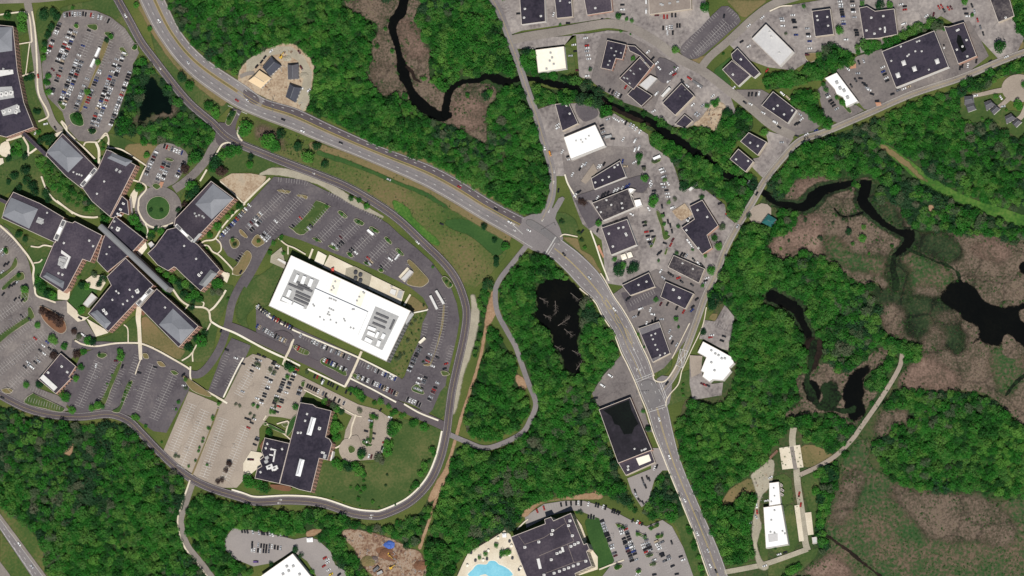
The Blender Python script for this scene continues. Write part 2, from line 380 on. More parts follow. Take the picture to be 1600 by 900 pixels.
WOODS['east'] = g('1056 668 1082 630 1130 632 1152 576 1144 540 1136 500 1130 468 1106 462 1120 438 1132 408 1150 402 1166 372 1200 362 1206 395 1225 405 1255 392 1300 412 1325 432 1350 447 1365 442 1378 458 1376 500 1400 528 1430 533 1446 552 1424 566 1400 592 1378 632 1346 668 1316 698 1280 715 1264 690 1245 668 1228 672 1215 690 1180 732 1140 762 1132 790 1150 770 1178 772 1180 810 1196 850 1165 873 1140 882 1112 830 1092 780 1072 735 1060 692')
WOODS['northeast'] = g('1195 300 1226 258 1246 230 1300 218 1350 196 1425 163 1500 138 1504 150 1500 182 1522 192 1560 205 1600 218 1608 218 1608 392 1582 382 1555 368 1525 366 1470 362 1437 362 1418 345 1402 316 1364 316 1367 300 1360 276 1330 281 1282 275 1243 283 1226 306 1206 306')
WOODS['creek_north'] = q(2, 0, '90 480 150 452 240 444 350 470 480 525 560 575 700 640 800 680 930 740 1000 785 1060 805 1180 790 1270 830 1330 680 1400 680 1500 745 1500 800 1410 880 1360 930 1410 1000 1340 1000 1180 960 1040 860 930 800 760 700 600 640 480 560 300 515 160 480')
WOODS['creek_south'] = q(2, 0, '-10 640 40 560 140 540 250 560 380 560 500 610 600 680 740 745 860 790 930 840 1020 900 1080 930 1200 1010 1320 1100 1440 1150 1540 1160 1510 1240 1480 1300 1400 1370 1340 1330 1340 1260 1260 1220 1200 1180 1060 1180 1050 1120 1000 990 900 930 850 890 880 830 720 740 640 700 560 745 530 680 420 640 330 640 260 650 140 690 60 800')
WOODS['bridge_corner'] = q(2, 0, '40 330 100 300 155 320 160 450 100 470 60 440')
WOODS['north_lots'] = q(3, 0, '-10 470 100 460 240 430 330 300 400 268 530 320 535 400 420 440 330 485 200 530 -10 555')
WOODS['north_lots_upper'] = q(3, 0, '540 280 600 250 820 200 900 140 1000 100 1090 130 1090 190 1030 180 720 300 620 350 560 350')
WOODS['white_roof_block'] = q(3, 0, '140 580 300 590 330 700 410 740 370 805 300 780 210 700')
WOODS['north_right'] = q(3, 0, '1175 490 1250 432 1400 432 1480 400 1620 370 1620 440 1450 485 1320 555 1260 575 1230 560')
WOODS['houses_south'] = q(3, 0, '1180 740 1300 770 1400 750 1440 830 1560 860 1620 800 1620 920 1200 920')
WOODS['pond'] = q(0, 0, '830 405 900 372 1000 475 1100 585 1200 695 1322 795 1335 880 1300 960 1180 930 1000 920 900 910 860 830 720 850 740 700 800 560')
WOODS['corner'] = q(3, 0, '1550 0 1620 0 1620 260 1580 240 1540 160')
WOODS['campus_garden'] = q(0, 1, '240 60 330 110 520 300 640 410 680 460 560 440 440 380 330 300 260 200 220 120')
WOODS['marsh_edge'] = g('1392 622 1400 607 1440 612 1495 616 1537 620 1567 642 1592 664 1604 684 1604 780 1560 772 1530 770 1480 772 1440 765 1400 750 1385 735 1372 715 1365 690 1375 650')
WOODS['marsh_strip'] = g('1284 728 1306 714 1312 740 1306 760 1300 790 1290 815 1284 850 1270 860 1278 800 1272 760')
WOODS['cabin'] = g('1198 300 1222 316 1238 334 1242 350 1226 366 1202 386 1180 372 1150 402 1138 400 1158 360 1180 348 1212 356 1214 330')
WOODS['creek_bend'] = q(2, 1, '1060 -60 1180 -20 1290 40 1400 90 1480 170 1540 250 1500 330 1440 250 1330 200 1240 140 1140 70 1060 0')
WOODS['bottom'] = g('1200 905 1215 880 1262 862 1290 850 1300 870 1280 890 1260 905')
CLEAR = []           # glades, in photo pixels
for k, p in WOODS.items(): soft_sheet('forest_floor', p, 'forest_floor', r=3, step=3, sm=3)
# ---- grassland patches
for nm, p, m, s in [
    ('meadow', q(1, 1, '0 60 120 40 330 0 440 0 700 112 1000 245 1200 352 1400 472 1590 588 1560 700 1480 800 1370 900 1290 880 1180 720 1050 590 900 460 760 360 580 255 400 180 200 105'), 'meadow', 0),
    ('lawn', q(1, 1, '1180 480 1300 470 1460 500 1540 560 1570 640 1500 700 1420 640 1330 570 1220 530'), 'deep_grass', 4),
    ('lawn', q(1, 1, '850 350 950 400 1000 480 1140 600 1130 640 1020 560 900 460'), 'lush_grass', 4),
    ('lawn', q(0, 0, '870 300 960 360 1100 480 1200 560 1330 700 1340 740 1250 690 1100 520 960 380'), 'mown_grass', 0),
    ('lawn', q(0, 0, '940 190 985 235 1160 455 1418 640 1420 680 1350 745 1310 740 1180 600 1000 390'), 'mown_grass', 4),
    ('lawn', q(0, 0, '380 50 540 10 720 0 850 270 830 290 780 180 690 100 560 60 400 70'), 'mown_grass', 4),
    ('lawn', q(0, 0, '230 70 330 60 390 110 300 260 280 400 250 380'), 'mown_grass', 4),
    ('lawn', q(0, 0, '130 470 215 470 240 600 290 680 280 730 210 745 170 640'), 'mown_grass', 4),
    ('lawn', q(0, 0, '130 280 180 280 160 440 145 450'), 'mown_grass', 0),
    ('lawn', q(0, 0, '188 290 215 310 210 440 178 445'), 'mown_grass', 0),
    ('lawn', q(0, 0, '-10 90 90 80 170 110 180 200 110 230 90 160 -10 150'), 'mown_grass', 0),
    ('lawn', q(0, 1, '0 100 200 60 300 120 500 290 640 430 560 450 440 440 300 370 80 300 0 330'), 'mown_grass', 4),
    ('lawn', h(0, 190, '120 220 240 170 290 330 230 380 60 400'), 'deep_grass', 4),
    ('lawn', h(0, 190, '280 180 370 270 310 320'), 'deep_grass', 0),
    ('lawn', h(0, 190, '1140 120 1400 220 1600 300 1560 430 1120 260'), 'mown_grass', 4),
    ('lawn', h(200, 190, '0 240 350 240 340 300 260 330 190 450 0 360'), 'dry_grass', 4),
    ('lawn', h(200, 190, '440 260 800 270 780 400 660 600 480 660 500 610 620 400 560 330'), 'mown_grass', 4),
    ('lawn', h(200, 190, '960 290 1110 250 1230 310 1580 450 1480 560 1300 530 1100 540 960 610 860 570 830 500 840 400 900 390'), 'mown_grass', 4),
    ('lawn', h(200, 190, '480 740 600 690 570 760 510 840'), 'mown_grass', 4),
    ('lawn', h(200, 315, '300 690 500 710 660 860 640 900 400 900 300 740'), 'mown_grass', 4),
    ('lawn', h(200, 315, '0 150 100 160 180 260 200 370 150 400 0 260'), 'deep_grass', 4),
    ('lawn', h(200, 430, '420 110 600 20 760 170 880 130 1030 90 1100 110 1080 200 940 520 860 900 400 920 160 700 140 440 180 400 500 730 560 770 720 570 780 540 620 340'), 'mown_grass', 0),
    ('lawn', h(200, 430, '140 440 190 430 530 760 600 790 540 880 480 860 300 760 150 710'), 'dry_grass', 0),
    ('lawn', h(200, 430, '1260 20 1590 30 1440 330 1340 300 1180 250'), 'mown_grass', 4),
    ('lawn', h(200, 430, '1140 280 1320 310 1230 440 1260 540 1200 540 1130 440'), 'mown_grass', 4),
    ('lawn', h(0, 430, '760 160 860 60 990 120 1000 190 860 310 820 360 720 290'), 'deep_grass', 4),
    ('lawn', h(0, 430, '380 20 440 60 580 160 590 270 500 250 400 210 370 100'), 'deep_grass', 4),
    ('lawn', h(0, 430, '860 650 1100 640 1300 510 1420 430 1440 710 1300 700 1000 730 860 700'), 'mown_grass', 4),
    ('lawn', h(0, 315, '10 200 200 320 440 420 540 430 300 470 240 450 100 330'), 'mown_grass', 0),
    ('lawn', h(0, 315, '290 480 530 470 460 640 360 740 330 620'), 'mown_grass', 4),
    ('lawn', h(0, 315, '360 660 500 580 430 760 470 880 380 900'), 'deep_grass', 4),
    ('lawn', h(0, 315, '870 600 930 640 1020 640 900 800 780 860 780 800'), 'mown_grass', 0),
    ('lawn', g('503 727 512 722 540 718 590 722 612 690 620 655 650 660 690 672 688 700 676 738 650 768 615 788 590 795 560 792 520 778 488 774 490 755'), 'mown_grass', 3),
    ('lawn', g('380 450 420 420 448 392 452 402 418 478 400 470 380 500 370 490'), 'mown_grass', 3),
    ('lawn', q(2, 3, '455 565 550 545 640 805 545 850'), 'deep_grass', 2),
    ('lawn', q(2, 3, '1000 560 1090 510 1110 600 1180 720 1230 900 1130 900 1040 620'), 'mown_grass', 0),
    ('lawn', q(2, 3, '1310 470 1330 400 1400 330 1500 290 1540 360 1420 400 1350 470'), 'dry_grass', 4),
    ('lawn', q(2, 3, '1340 840 1540 800 1550 720 1500 650 1520 600 1600 560 1600 830 1350 870'), 'mown_grass', 0),
    ('lawn', q(3, 3, '200 100 280 80 400 140 420 180 230 220 215 150'), 'dry_grass', 4),
    ('lawn', q(3, 3, '210 290 290 260 320 330 300 500 290 620 260 500 230 400'), 'mown_grass', 4),
    ('lawn', q(3, 3, '30 280 100 260 145 290 160 440 90 460 70 310'), 'mown_grass', 0),
    ('lawn', q(3, 3, '90 480 150 450 180 560 190 690 150 760 40 750 10 720 130 700'), 'mown_grass', 0),
    ('lawn', q(3, 3, '0 840 260 740 320 720 300 780 180 900 0 900'), 'mown_grass', 0),
    ('lawn', q(2, 1, '260 440 330 430 400 480 410 570 310 570 270 540'), 'mown_grass', 4),
    ('lawn', q(2, 1, '310 580 410 590 430 660 500 700 590 860 560 840 440 690'), 'dry_grass', 0),
    ('lawn', q(2, 0, '80 280 220 250 230 280 110 300'), 'mown_grass', 0),
    ('lawn', q(2, 0, '260 240 400 225 380 260 260 270'), 'mown_grass', 0),
    ('lawn', q(2, 0, '480 215 555 205 500 480 480 420'), 'mown_grass', 0),
    ('lawn', q(2, 0, '330 280 380 300 400 440 330 460 280 460 340 430'), 'mown_grass', 0),
    ('lawn', q(2, 0, '1260 440 1370 350 1360 380 1315 435 1370 520 1350 560 1280 500'), 'deep_grass', 0),
    ('lawn', q(2, 0, '1560 140 1600 120 1600 160 1500 250 1450 240'), 'deep_grass', 0),
    ('lawn', q(2, 0, '1340 0 1600 0 1460 110 1430 100'), 'dry_grass', 0),
    ('lawn', q(2, 0, '1110 380 1260 330 1250 350 1180 400 1130 400'), 'dry_grass', 4),
    ('lawn', q(2, 0, '870 210 910 200 940 230 930 250 890 240'), 'dry_grass', 4),
    ('lawn', q(3, 0, '1320 20 1380 0 1420 150 1540 150 1600 270 1600 300 1480 345 1420 340 1400 240'), 'dry_grass', 0),
    ('lawn', q(3, 0, '1200 610 1330 560 1420 590 1500 690 1620 700 1620 900 1400 760 1200 770'), 'mown_grass', 0),
    ('lawn', q(2, 2, '1060 530 1110 510 1120 600 1110 690 1020 720 980 740 970 720'), 'mown_grass', 0),
    ('lawn', q(2, 2, '920 520 990 440 1000 480 960 540 900 560'), 'mown_grass', 4),
    ('lawn', q(2, 2, '1225 190 1250 160 1290 160 1270 210'), 'dry_grass', 0),
    ('lawn', q(0, 3, '0 620 130 800 190 900 60 900 0 820'), 'meadow', 0),
    ('verge', q(0, 3, '0 440 60 520 180 600 280 720 370 900 290 900 0 510'), 'meadow', 0),
    ('lawn', q(1, 2, '1000 150 1070 140 1040 300 960 450 900 580 830 480'), 'meadow', 0),
    ('lawn', q(1, 2, '950 60 980 50 1060 110 1075 135 990 155 945 110'), 'dry_grass', 0),
    ('lawn', q(1, 2, '1190 600 1200 620 1190 780 1150 820 1060 750 1100 700'), 'mown_grass', 0),
    ]:
    soft_sheet(nm, p, m, r=1 if s == 0 else 2, step=2, soft=(.12, .5 if m not in ('deep_grass', 'lush_grass') or len(p) > 7 else .9, .2), hard=(nm == 'lawn' and m != 'meadow'), sm=s)
# woods stand again on some lawns painted above: rebuild only the flag
for k in ('pond', 'campus_garden'):
    for y, u, v in fill(WOODS[k]): HARD[y, u:v] = False
soft_band('verge', g('216 -5 232 28 252 62 285 106 325 140 352 162'), 14, 'dry_grass', r=2, soft=(.1, .8, .2))
soft_band('verge', q(1, 1, '330 5 560 75 800 170 1000 262 1200 372 1400 490 1590 600'), 11, 'dry_grass', r=2, soft=(.1, .8, .2))
soft_band('verge', g('596 226 668 252 720 277 772 309'), 10, 'dry_grass', r=2, soft=(.1, .8, .2))
soft_band('ditch', q(1, 1, '380 50 500 90 640 140 760 190 900 250 1050 310 1200 400'), [7, 8, 6, 6, 5, 7, 5], 'deep_grass', r=2, soft=(.1, 1.0, .2))
# power line clearing in the north-east wood
soft_band('clearing', g('1372 226 1385 232 1415 255 1445 280 1480 300 1520 318 1560 332 1605 348'), [7, 11, 15, 18, 15, 14, 17, 20], 'lush_grass', r=2, hard=True)
soft_band('clearing_track', g('1372 226 1390 236 1420 259 1446 282 1490 305'), [7, 9, 8, 6, 2], 'dry_grass')
# ---- marshes
def marsh(p, m, r=3, **k): return soft_sheet('marsh', p, m, r=r, step=2, soft=(.05, 1.0, .15) if r < 5 else (.045, 1.5, .4), wet=True, **k)
for p, m in [
    (q(1, 0, '590 -20 570 40 640 90 735 130 765 190 735 235 720 300 735 370 700 420 705 490 745 560 800 595 940 610 1000 670 1150 760 1260 800 1330 840 1400 880 1440 890 1435 690 1500 610 1490 540 1400 520 1300 500 1240 520 1185 585 1110 525 1085 470 1080 390 1075 310 1015 220 985 150 1005 60 1010 -20'), 'marsh_reed'),
    (g('1200 385 1227 367 1247 348 1230 325 1228 308 1243 285 1282 277 1305 283 1330 282 1360 277 1366 300 1360 318 1400 318 1417 347 1435 365 1470 364 1525 368 1555 370 1582 385 1612 390 1612 670 1595 662 1567 635 1537 614 1495 610 1462 610 1440 604 1404 606 1412 580 1432 564 1447 552 1432 535 1405 530 1385 520 1377 490 1380 455 1366 440 1350 445 1325 430 1300 410 1280 400 1255 388 1245 397 1225 405 1210 397'), 'marsh_reed'),
    (q(3, 2, '170 560 260 540 300 480 400 480 440 540 560 490 640 420 680 380 745 380 740 450 680 500 600 560 610 640 690 650 620 740 560 850 480 850 430 780 300 780 150 810 100 790 200 700'), 'marsh_reed'),
    (q(3, 3, '370 570 400 450 470 300 450 230 520 100 560 50 640 60 630 200 750 280 790 330 900 360 1000 375 1200 375 1330 380 1420 440 1630 450 1630 920 200 920 300 830 400 690 360 640'), 'marsh_mixed'),
    (q(3, 2, '660 900 700 800 760 760 850 770 900 820 800 860 720 930'), 'marsh_reed'),
    (q(0, 0, '820 740 870 700 880 760 830 790'), 'marsh_reed'),
    (q(0, 0, '1080 640 1120 700 1010 740 930 760 960 720'), 'marsh_reed'),
    (q(1, 0, '-10 790 50 780 130 850 180 890 240 920 150 920 60 880 -10 850'), 'marsh_pink'),
    ]:
    marsh(p, m, 3 if len(p) > 13 else 9)
for p, m in [
    (q(1, 0, '890 130 960 110 1020 230 1070 320 1040 380 960 370 920 320 890 220'), 'marsh_pink'),
    (q(1, 0, '1240 640 1300 620 1420 640 1420 760 1350 820 1270 790 1200 740'), 'marsh_pink'),
    (q(1, 0, '720 430 800 410 880 420 900 500 940 560 860 580 780 570 730 500'), 'marsh_reed'),
    (q(3, 1, '0 620 110 560 190 490 260 440 330 480 340 560 330 640 360 700 300 700 220 640 180 680 100 715 40 690'), 'marsh_pink'),
    (q(3, 1, '170 240 340 210 370 240 280 300 240 340 160 300'), 'marsh_pink'),
    (q(3, 1, '640 380 780 390 860 460 880 540 800 540 700 470'), 'marsh_dark'),
    (q(3, 1, '350 580 480 600 560 700 700 700 760 760 740 830 600 800 480 780 380 700'), 'marsh_mixed'),
    (q(3, 1, '900 580 1080 560 1180 600 1220 700 1100 760 980 700 880 660'), 'marsh_dark'),
    (q(3, 1, '1260 620 1380 600 1520 640 1500 700 1420 740 1300 700'), 'marsh_pink'),
    (q(3, 1, '760 700 860 680 1020 720 1150 800 1130 900 1000 900 760 900 740 800'), 'marsh_mixed'),
    (q(3, 2, '640 0 780 10 900 40 1000 60 1200 60 1210 200 1240 330 1200 440 1120 360 1000 340 860 310 820 200 700 120'), 'marsh_dark'),
    (q(3, 2, '860 80 1000 60 1180 90 1200 200 1220 330 1190 440 1110 380 980 330 870 300'), 'marsh_dark'),
    (q(3, 1, '760 700 830 700 860 800 900 900 760 900 740 800'), 'marsh_dark'),
    (q(3, 2, '720 110 830 100 850 240 780 300 720 200'), 'marsh_reed'),
    (q(3, 2, '1040 170 1200 135 1210 230 1100 220'), 'marsh_reed'),
    (q(3, 2, '960 300 1050 250 1110 300 1080 400 1000 420'), 'marsh_reed'),
    (q(3, 2, '800 620 880 520 960 430 1050 480 1160 520 1190 620 1080 640 960 620'), 'marsh_pink'),
    (q(3, 2, '1380 380 1500 360 1600 440 1600 560 1500 680 1420 560'), 'marsh_mixed'),
    (q(3, 3, '390 560 420 440 480 300 560 240 620 300 560 420 470 560'), 'marsh_reed'),
    (q(3, 3, '800 340 1000 380 1180 380 1400 450 1560 600 1500 700 1300 680 1000 660 880 520 780 400'), 'marsh_reed'),
    (q(3, 3, '230 900 330 800 400 720 440 800 560 900'), 'marsh_pink'),
    ]:
    marsh(p, m, 9)
# ---- water
def water(name, pts, wid, m='dark_water', **k):
    if name == 'marsh_water' and m == 'dark_water': soft_band('marsh', pts, [v*1.5+3 for v in wid], 'marsh_dark', r=4, step=2, soft=(.09, 1.3, .2), wet=True)
    return soft_band(name, pts, [v*.95 for v in wid], m, r=(3 if name == 'marsh_water' and min(wid) > 9.5 else 2) if max(wid) > 6 else 1, step=2, soft=(.12, 1.7 if name == 'marsh_water' else 1.3, .14), wet=True)
water('river', q(1, 0, '930 -20 920 30 900 85 862 130 855 190 880 270 895 350 908 400 930 480 968 560 1005 630 1080 690 1150 728 1225 715'), [13, 15, 17, 15, 12, 11, 9, 16, 18, 12, 20, 17, 17, 8])
water('river', q(1, 0, '1180 735 1185 680 1200 600 1245 535 1300 512 1380 505 1440 475 1500 492 1560 512 1640 490'), [13, 12, 11, 10, 8, 9, 11, 16, 12, 9])
water('river', q(1, 0, '935 410 975 450 990 490 1040 520'), [4, 5, 5, 2], 'brown_water')
water('creek', g('806 123 840 124 865 132 895 136 925 145 955 165 990 180 1015 190 1037 205 1062 222 1087 237 1112 252 1130 270 1155 280 1176 291 1200 305 1216 315'), [8, 8, 11, 12, 10, 11, 12, 12, 13, 14, 12, 11, 12, 13, 10, 10, 10])
water('creek', g('935 152 960 170 992 186 1018 196'), [3, 6, 7, 3], 'brown_water')
water('marsh_water', q(3, 1, '-10 325 60 368 150 385 230 392 290 335 350 285 450 262 540 240'), [10, 9, 11, 15, 22, 15, 12, 8])
water('marsh_water', q(3, 1, '610 230 605 300 590 350 620 395 680 460 740 510 830 555 890 570 862 640 800 690 775 730'), [20, 19, 17, 16, 12, 10, 10, 17, 12, 8, 5])
water('marsh_water', q(3, 1, '410 400 460 450 520 450 600 425'), [2, 2.5, 2.5, 3])
water('marsh_water', q(3, 1, '860 650 950 690 1050 735 1120 760 1180 800 1210 880'), [3, 4, 3, 5, 4, 6], 'weedy_water')
water('marsh_water', q(3, 1, '790 690 780 780 800 860 790 920'), [9, 8, 11, 12], 'weedy_water')
soft_sheet('marsh_water', q(3, 2, '1110 -10 1130 -25 1200 -40 1290 -15 1360 60 1400 110 1560 110 1640 80 1640 400 1560 330 1490 290 1470 350 1430 375 1340 325 1280 350 1320 250 1220 205 1205 150 1120 110 1080 60'), 'dark_water', r=5, step=2, soft=(.09, 1.8, .16), wet=True, sm=4)
for p in ('1230 -70 1290 -10 1380 100 1560 105 1600 60 1600 -60', '1565 150 1585 135 1640 130 1640 220 1590 210', '1480 290 1510 290 1570 360 1580 440 1470 420 1465 350'):
    marsh(q(3, 2, p), 'marsh_reed')
soft_sheet('marsh_water', q(3, 1, '1560 760 1640 740 1640 830 1580 800'), 'dark_water', r=5, step=2, soft=(.09, 1.8, .16), wet=True, sm=3)
water('marsh_water', q(3, 2, '-10 40 100 85 180 135 205 200 240 265 270 320'), [20, 17, 16, 12, 11, 12])
soft_sheet('marsh_water', q(3, 2, '250 310 330 330 345 400 310 480 270 530 240 480 260 420 215 370'), 'brown_water', r=5, step=2, soft=(.09, 1.8, .16), wet=True, sm=4)
soft_sheet('marsh_water', q(3, 2, '480 600 540 525 600 490 690 455 640 520 600 560 590 680 605 790 530 830 490 760 470 680'), 'dark_water', r=5, step=2, soft=(.09, 1.8, .16), wet=True, sm=4)
soft_sheet('marsh_water', q(3, 2, '215 570 290 580 330 640 330 700 260 725 230 650'), 'dark_water', r=5, step=2, soft=(.09, 1.8, .16), wet=True, sm=4)
soft_sheet('marsh_water', q(3, 2, '330 600 420 600 460 680 420 750 320 770 280 740 340 700'), 'weedy_water', r=5, step=2, soft=(.09, 1.8, .16), wet=True, sm=4)
water('marsh_water', q(3, 2, '290 320 275 420 262 500 245 580 270 660 320 740 420 760 500 770 550 740'), [9, 12, 6, 8, 14, 8, 6, 10, 8], 'weedy_water')
water('marsh_water', q(3, 3, '360 640 430 690 500 740 560 790 620 840 710 905'), [3, 4, 5, 5, 4, 4], 'brown_water')
water('marsh_water', q(3, 2, '1640 520 1560 580 1510 640 1480 680'), [5, 6, 5, 2], 'weedy_water')
soft_sheet('pond', q(0, 0, '960 480 985 500 1000 560 1050 610 1085 680 1060 705 960 715 900 750 860 790 835 800 870 740 870 680 900 600 900 540 930 500'), 'pond_water', r=5, step=2, soft=(.09, 1.8, .16), wet=True, sm=4)
soft_sheet('pond', q(2, 2, '140 10 200 -40 300 -60 400 -20 440 40 430 100 420 200 430 280 410 350 440 440 430 500 400 545 330 500 300 420 260 360 240 280 180 230 150 160 165 90'), 'dark_water', r=5, step=2, soft=(.09, 1.8, .16), wet=True, sm=4)
# ---- lots
LOTS = {}
def lot(key, p, m, sm=0, name='parking_lot'):
    o = sheet(name, p, m, sm=sm); LOTS[key] = o; return o
lot('A', q(0, 0, '395 75 450 62 520 60 600 68 690 105 780 175 840 265 870 330 850 370 830 400 830 440 780 590 735 720 690 810 650 855 570 890 490 880 420 800 390 700 300 610 270 500 260 400 300 330 290 260 340 180'), 'asphalt_mid')
lot('B', q(0, 1, '1010 -5 1080 0 1160 45 1175 110 1110 230 1060 260 1000 290 900 250 880 200 960 40'), 'asphalt_mid', 2)
lot('C', g('428 276 475 281 507 297 540 312 575 330 607 350 625 367 650 387 675 410 690 430 705 450 714 475 718 500 714 525 706 560 698 590 696 603 688 612 676 640 668 648 640 628 632 606 622 600 632 588 642 560 656 530 660 505 667 490 669 480 661 465 640 448 600 428 560 410 520 395 495 385 470 375 440 366 425 378 400 425 385 450 372 440 385 418 366 405 356 400 345 382 338 378 352 360'), 'asphalt_new')
lot('D', q(1, 2, '0 105 100 175 240 245 450 340 640 425 890 555 935 585 1000 560 1090 560 1130 600 1060 755 900 705 590 592 560 572 400 492 220 392 0 275'), 'asphalt_new')
lot('E', g('295 611 345 632 353 620 383 560 395 553 420 560 445 575 480 592 520 612 560 632 590 640 612 655 613 680 600 705 585 718 555 720 535 700 540 672 550 650 530 640 500 622 480 610 472 622 468 650 455 655 440 652 420 650 405 670 405 690 398 715 385 745 370 762 345 762 310 747 275 722 255 705'), 'asphalt_old')
lot('E0', g('362 528 392 540 384 558 349 622 325 612 346 556'), 'asphalt_new')
lot('F', q(0, 2, '400 640 500 430 540 400 620 370 850 380 1000 430 1180 530 1196 570 1180 640 1040 905 960 895 820 800 700 765 560 790 480 785 420 730'), 'asphalt_new')
lot('G', g('-8 345 12 358 35 385 45 410 54 450 64 480 100 510 112 530 125 545 112 560 95 560 75 585 58 605 90 625 108 640 90 648 60 640 30 628 0 610 -8 605'), 'asphalt_mid')
lot('G2', q(0, 2, '130 670 200 610 300 650 360 670 420 720 400 790 280 770 150 710'), 'asphalt_mid')
lot('plaza', h(0, 430, '350 220 580 270 700 260 700 380 810 480 890 470 1000 640 860 700 780 660 700 760 460 600 380 430 300 300'), 'asphalt_mid', name='driveway')
lot('N1', g('770 -8 1100 -8 1110 30 1060 80 1040 75 1010 50 985 36 950 28 870 40 815 48 795 55'), 'asphalt_worn')
lot('N2', q(2, 0, '1055 290 1180 170 1310 40 1380 60 1430 130 1370 190 1200 340 1130 370 1070 350'), 'asphalt_new', 2)
lot('N3', q(2, 0, '-40 300 20 250 400 220 420 480 490 500 560 560 700 640 820 680 900 730 1010 790 1090 800 1190 760 1300 830 1400 700 1350 560 1200 480 1000 330 900 270 740 200 600 190 480 210 380 215 330 280 150 300 140 310'), 'asphalt_worn')
lot('N3a', q(2, 0, '490 500 560 210 700 205 880 300 1010 400 1040 450 920 600 880 700 700 640 560 560'), 'asphalt_mid')
lot('N4', g('1195 18 1235 8 1330 -8 1560 -8 1600 60 1590 80 1560 92 1530 60 1470 25 1420 55 1340 85 1300 72 1240 110 1200 105 1160 90 1140 70'), 'asphalt_worn')
lot('N5', q(3, 0, '420 445 560 350 700 310 1060 180 1100 165 1260 130 1330 250 1380 350 1200 490 900 590 640 690 600 680 500 560'), 'asphalt_mid')
lot('N5b', q(3, 0, '310 560 370 500 470 600 600 690 440 770 350 730'), 'asphalt_mid')
lot('N6', g('1150 140 1190 140 1245 170 1290 190 1270 205 1245 212 1215 205 1175 175'), 'asphalt_mid')
lot('S1', q(2, 0, '140 690 260 650 440 645 540 680 560 740 640 710 850 840 860 900 1000 1000 1060 1180 1200 1180 1330 1280 1340 1350 1400 1400 1340 1600 1240 1800 1160 1820 840 1810 590 1770 560 1500 440 1400 400 1300 330 1100 250 1100 190 900'), 'asphalt_worn')
lot('N7', g('1196 204 1240 216 1218 248 1196 282 1178 264 1166 250 1186 246 1200 222'), 'asphalt_worn')
lot('S1a', q(2, 1, '300 0 340 100 380 110 600 10 760 20 830 200 850 310 730 300 500 350 400 340 330 190'), 'asphalt_mid')
lot('S1b', q(2, 1, '390 350 480 360 570 480 480 530 430 440'), 'asphalt_new')
lot('S2', q(2, 2, '630 40 700 -10 900 -120 1100 -60 1210 0 1160 150 1090 320 1010 430 950 500 880 540 800 300'), 'asphalt_mid')
lot('S2a', q(2, 2, '680 30 900 -20 1000 60 900 90 730 150'), 'asphalt_new')
lot('S3', q(2, 2, '1200 200 1270 210 1330 105 1390 180 1370 300 1350 390 1310 380 1200 320 1170 320'), 'asphalt_worn')
lot('S4', q(2, 2, '1110 420 1180 420 1190 540 1250 600 1320 590 1310 670 1130 700 1110 600'), 'asphalt_worn')
lot('S5', q(2, 2, '690 410 780 610 850 840 880 900 780 900 740 690 545 760 500 660 560 560'), 'asphalt_mid')
lot('S6', q(2, 3, '860 100 930 100 990 240 940 240 890 300 850 440 810 470 750 380 720 290 870 230'), 'asphalt_grey')
lot('H', q(2, 3, '80 530 200 450 330 430 450 430 600 475 760 560 840 590 940 550 1000 590 1070 720 1140 920 550 920 640 805 545 540 440 500 380 490 240 520 90 600'), 'asphalt_grey')
lot('I', h(340, 765, '60 380 120 300 350 330 600 390 700 370 780 390 880 480 920 590 1000 640 1010 720 800 720 700 560 590 480 440 570 280 600 130 540 60 470', .2), 'asphalt_grey')
# ---- bare ground
soft_sheet('construction_yard', q(1, 0, '-100 430 0 350 60 310 150 275 230 275 300 320 360 410 350 540 330 640 300 700 250 690 150 650 0 585 -100 560'), 'dirt', sm=3, r=2, hard=True, soft=(.12, .9, .2))
sheet('gravel_pad', q(1, 0, '-60 380 0 340 120 290 220 290 300 350 350 450 340 620 290 700 260 640 300 480 260 380 180 330 80 350 0 420 -60 470'), 'gravel')
soft_sheet('dirt_yard', q(2, 0, '1180 740 1240 660 1320 640 1340 720 1320 830 1230 800 1130 780'), 'dirt', sm=3, r=2, hard=True, soft=(.12, .9, .2))
soft_sheet('dirt_yard', h(340, 765, '970 345 1050 310 1260 350 1390 400 1500 460 1590 500 1620 700 1290 720 1100 560 1080 480', .2), 'mud', sm=3, r=2, hard=True, soft=(.12, .9, .2))
soft_sheet('dirt_pile', h(340, 765, '1230 460 1320 450 1400 500 1390 560 1300 540', .2), 'mulch', sm=3, r=2, hard=True, soft=(.12, .9, .2))
sheet('sand_lot', h(200, 190, '950 610 1080 540 1280 540 1440 570 1430 610 1220 850 1100 740'), 'dirt')
soft_band('gravel_verge', q(1, 1, '20 190 120 170 260 195 400 240 520 305 640 380 800 460'), [3, 12, 11, 9, 11, 9, 3], 'gravel', r=1, hard=True, soft=(.12, .6, .2))
soft_band('gravel_verge', q(1, 2, '1350 40 1370 150 1350 260 1310 420 1270 560 1250 700 1230 790'), [5, 13, 17, 15, 11, 9, 4], 'gravel', r=2, hard=True, soft=(.12, 1.0, .3))
soft_band('dirt_trail', g('770 455 762 498 750 560 734 612 720 655 708 700 696 735 683 775 670 815 655 858'), [4, 5.5, 4.5, 4.5, 5, 4.5, 5, 4.5, 4, 5.5], 'red_dirt', r=1, hard=True, soft=(.12, .8, .2))
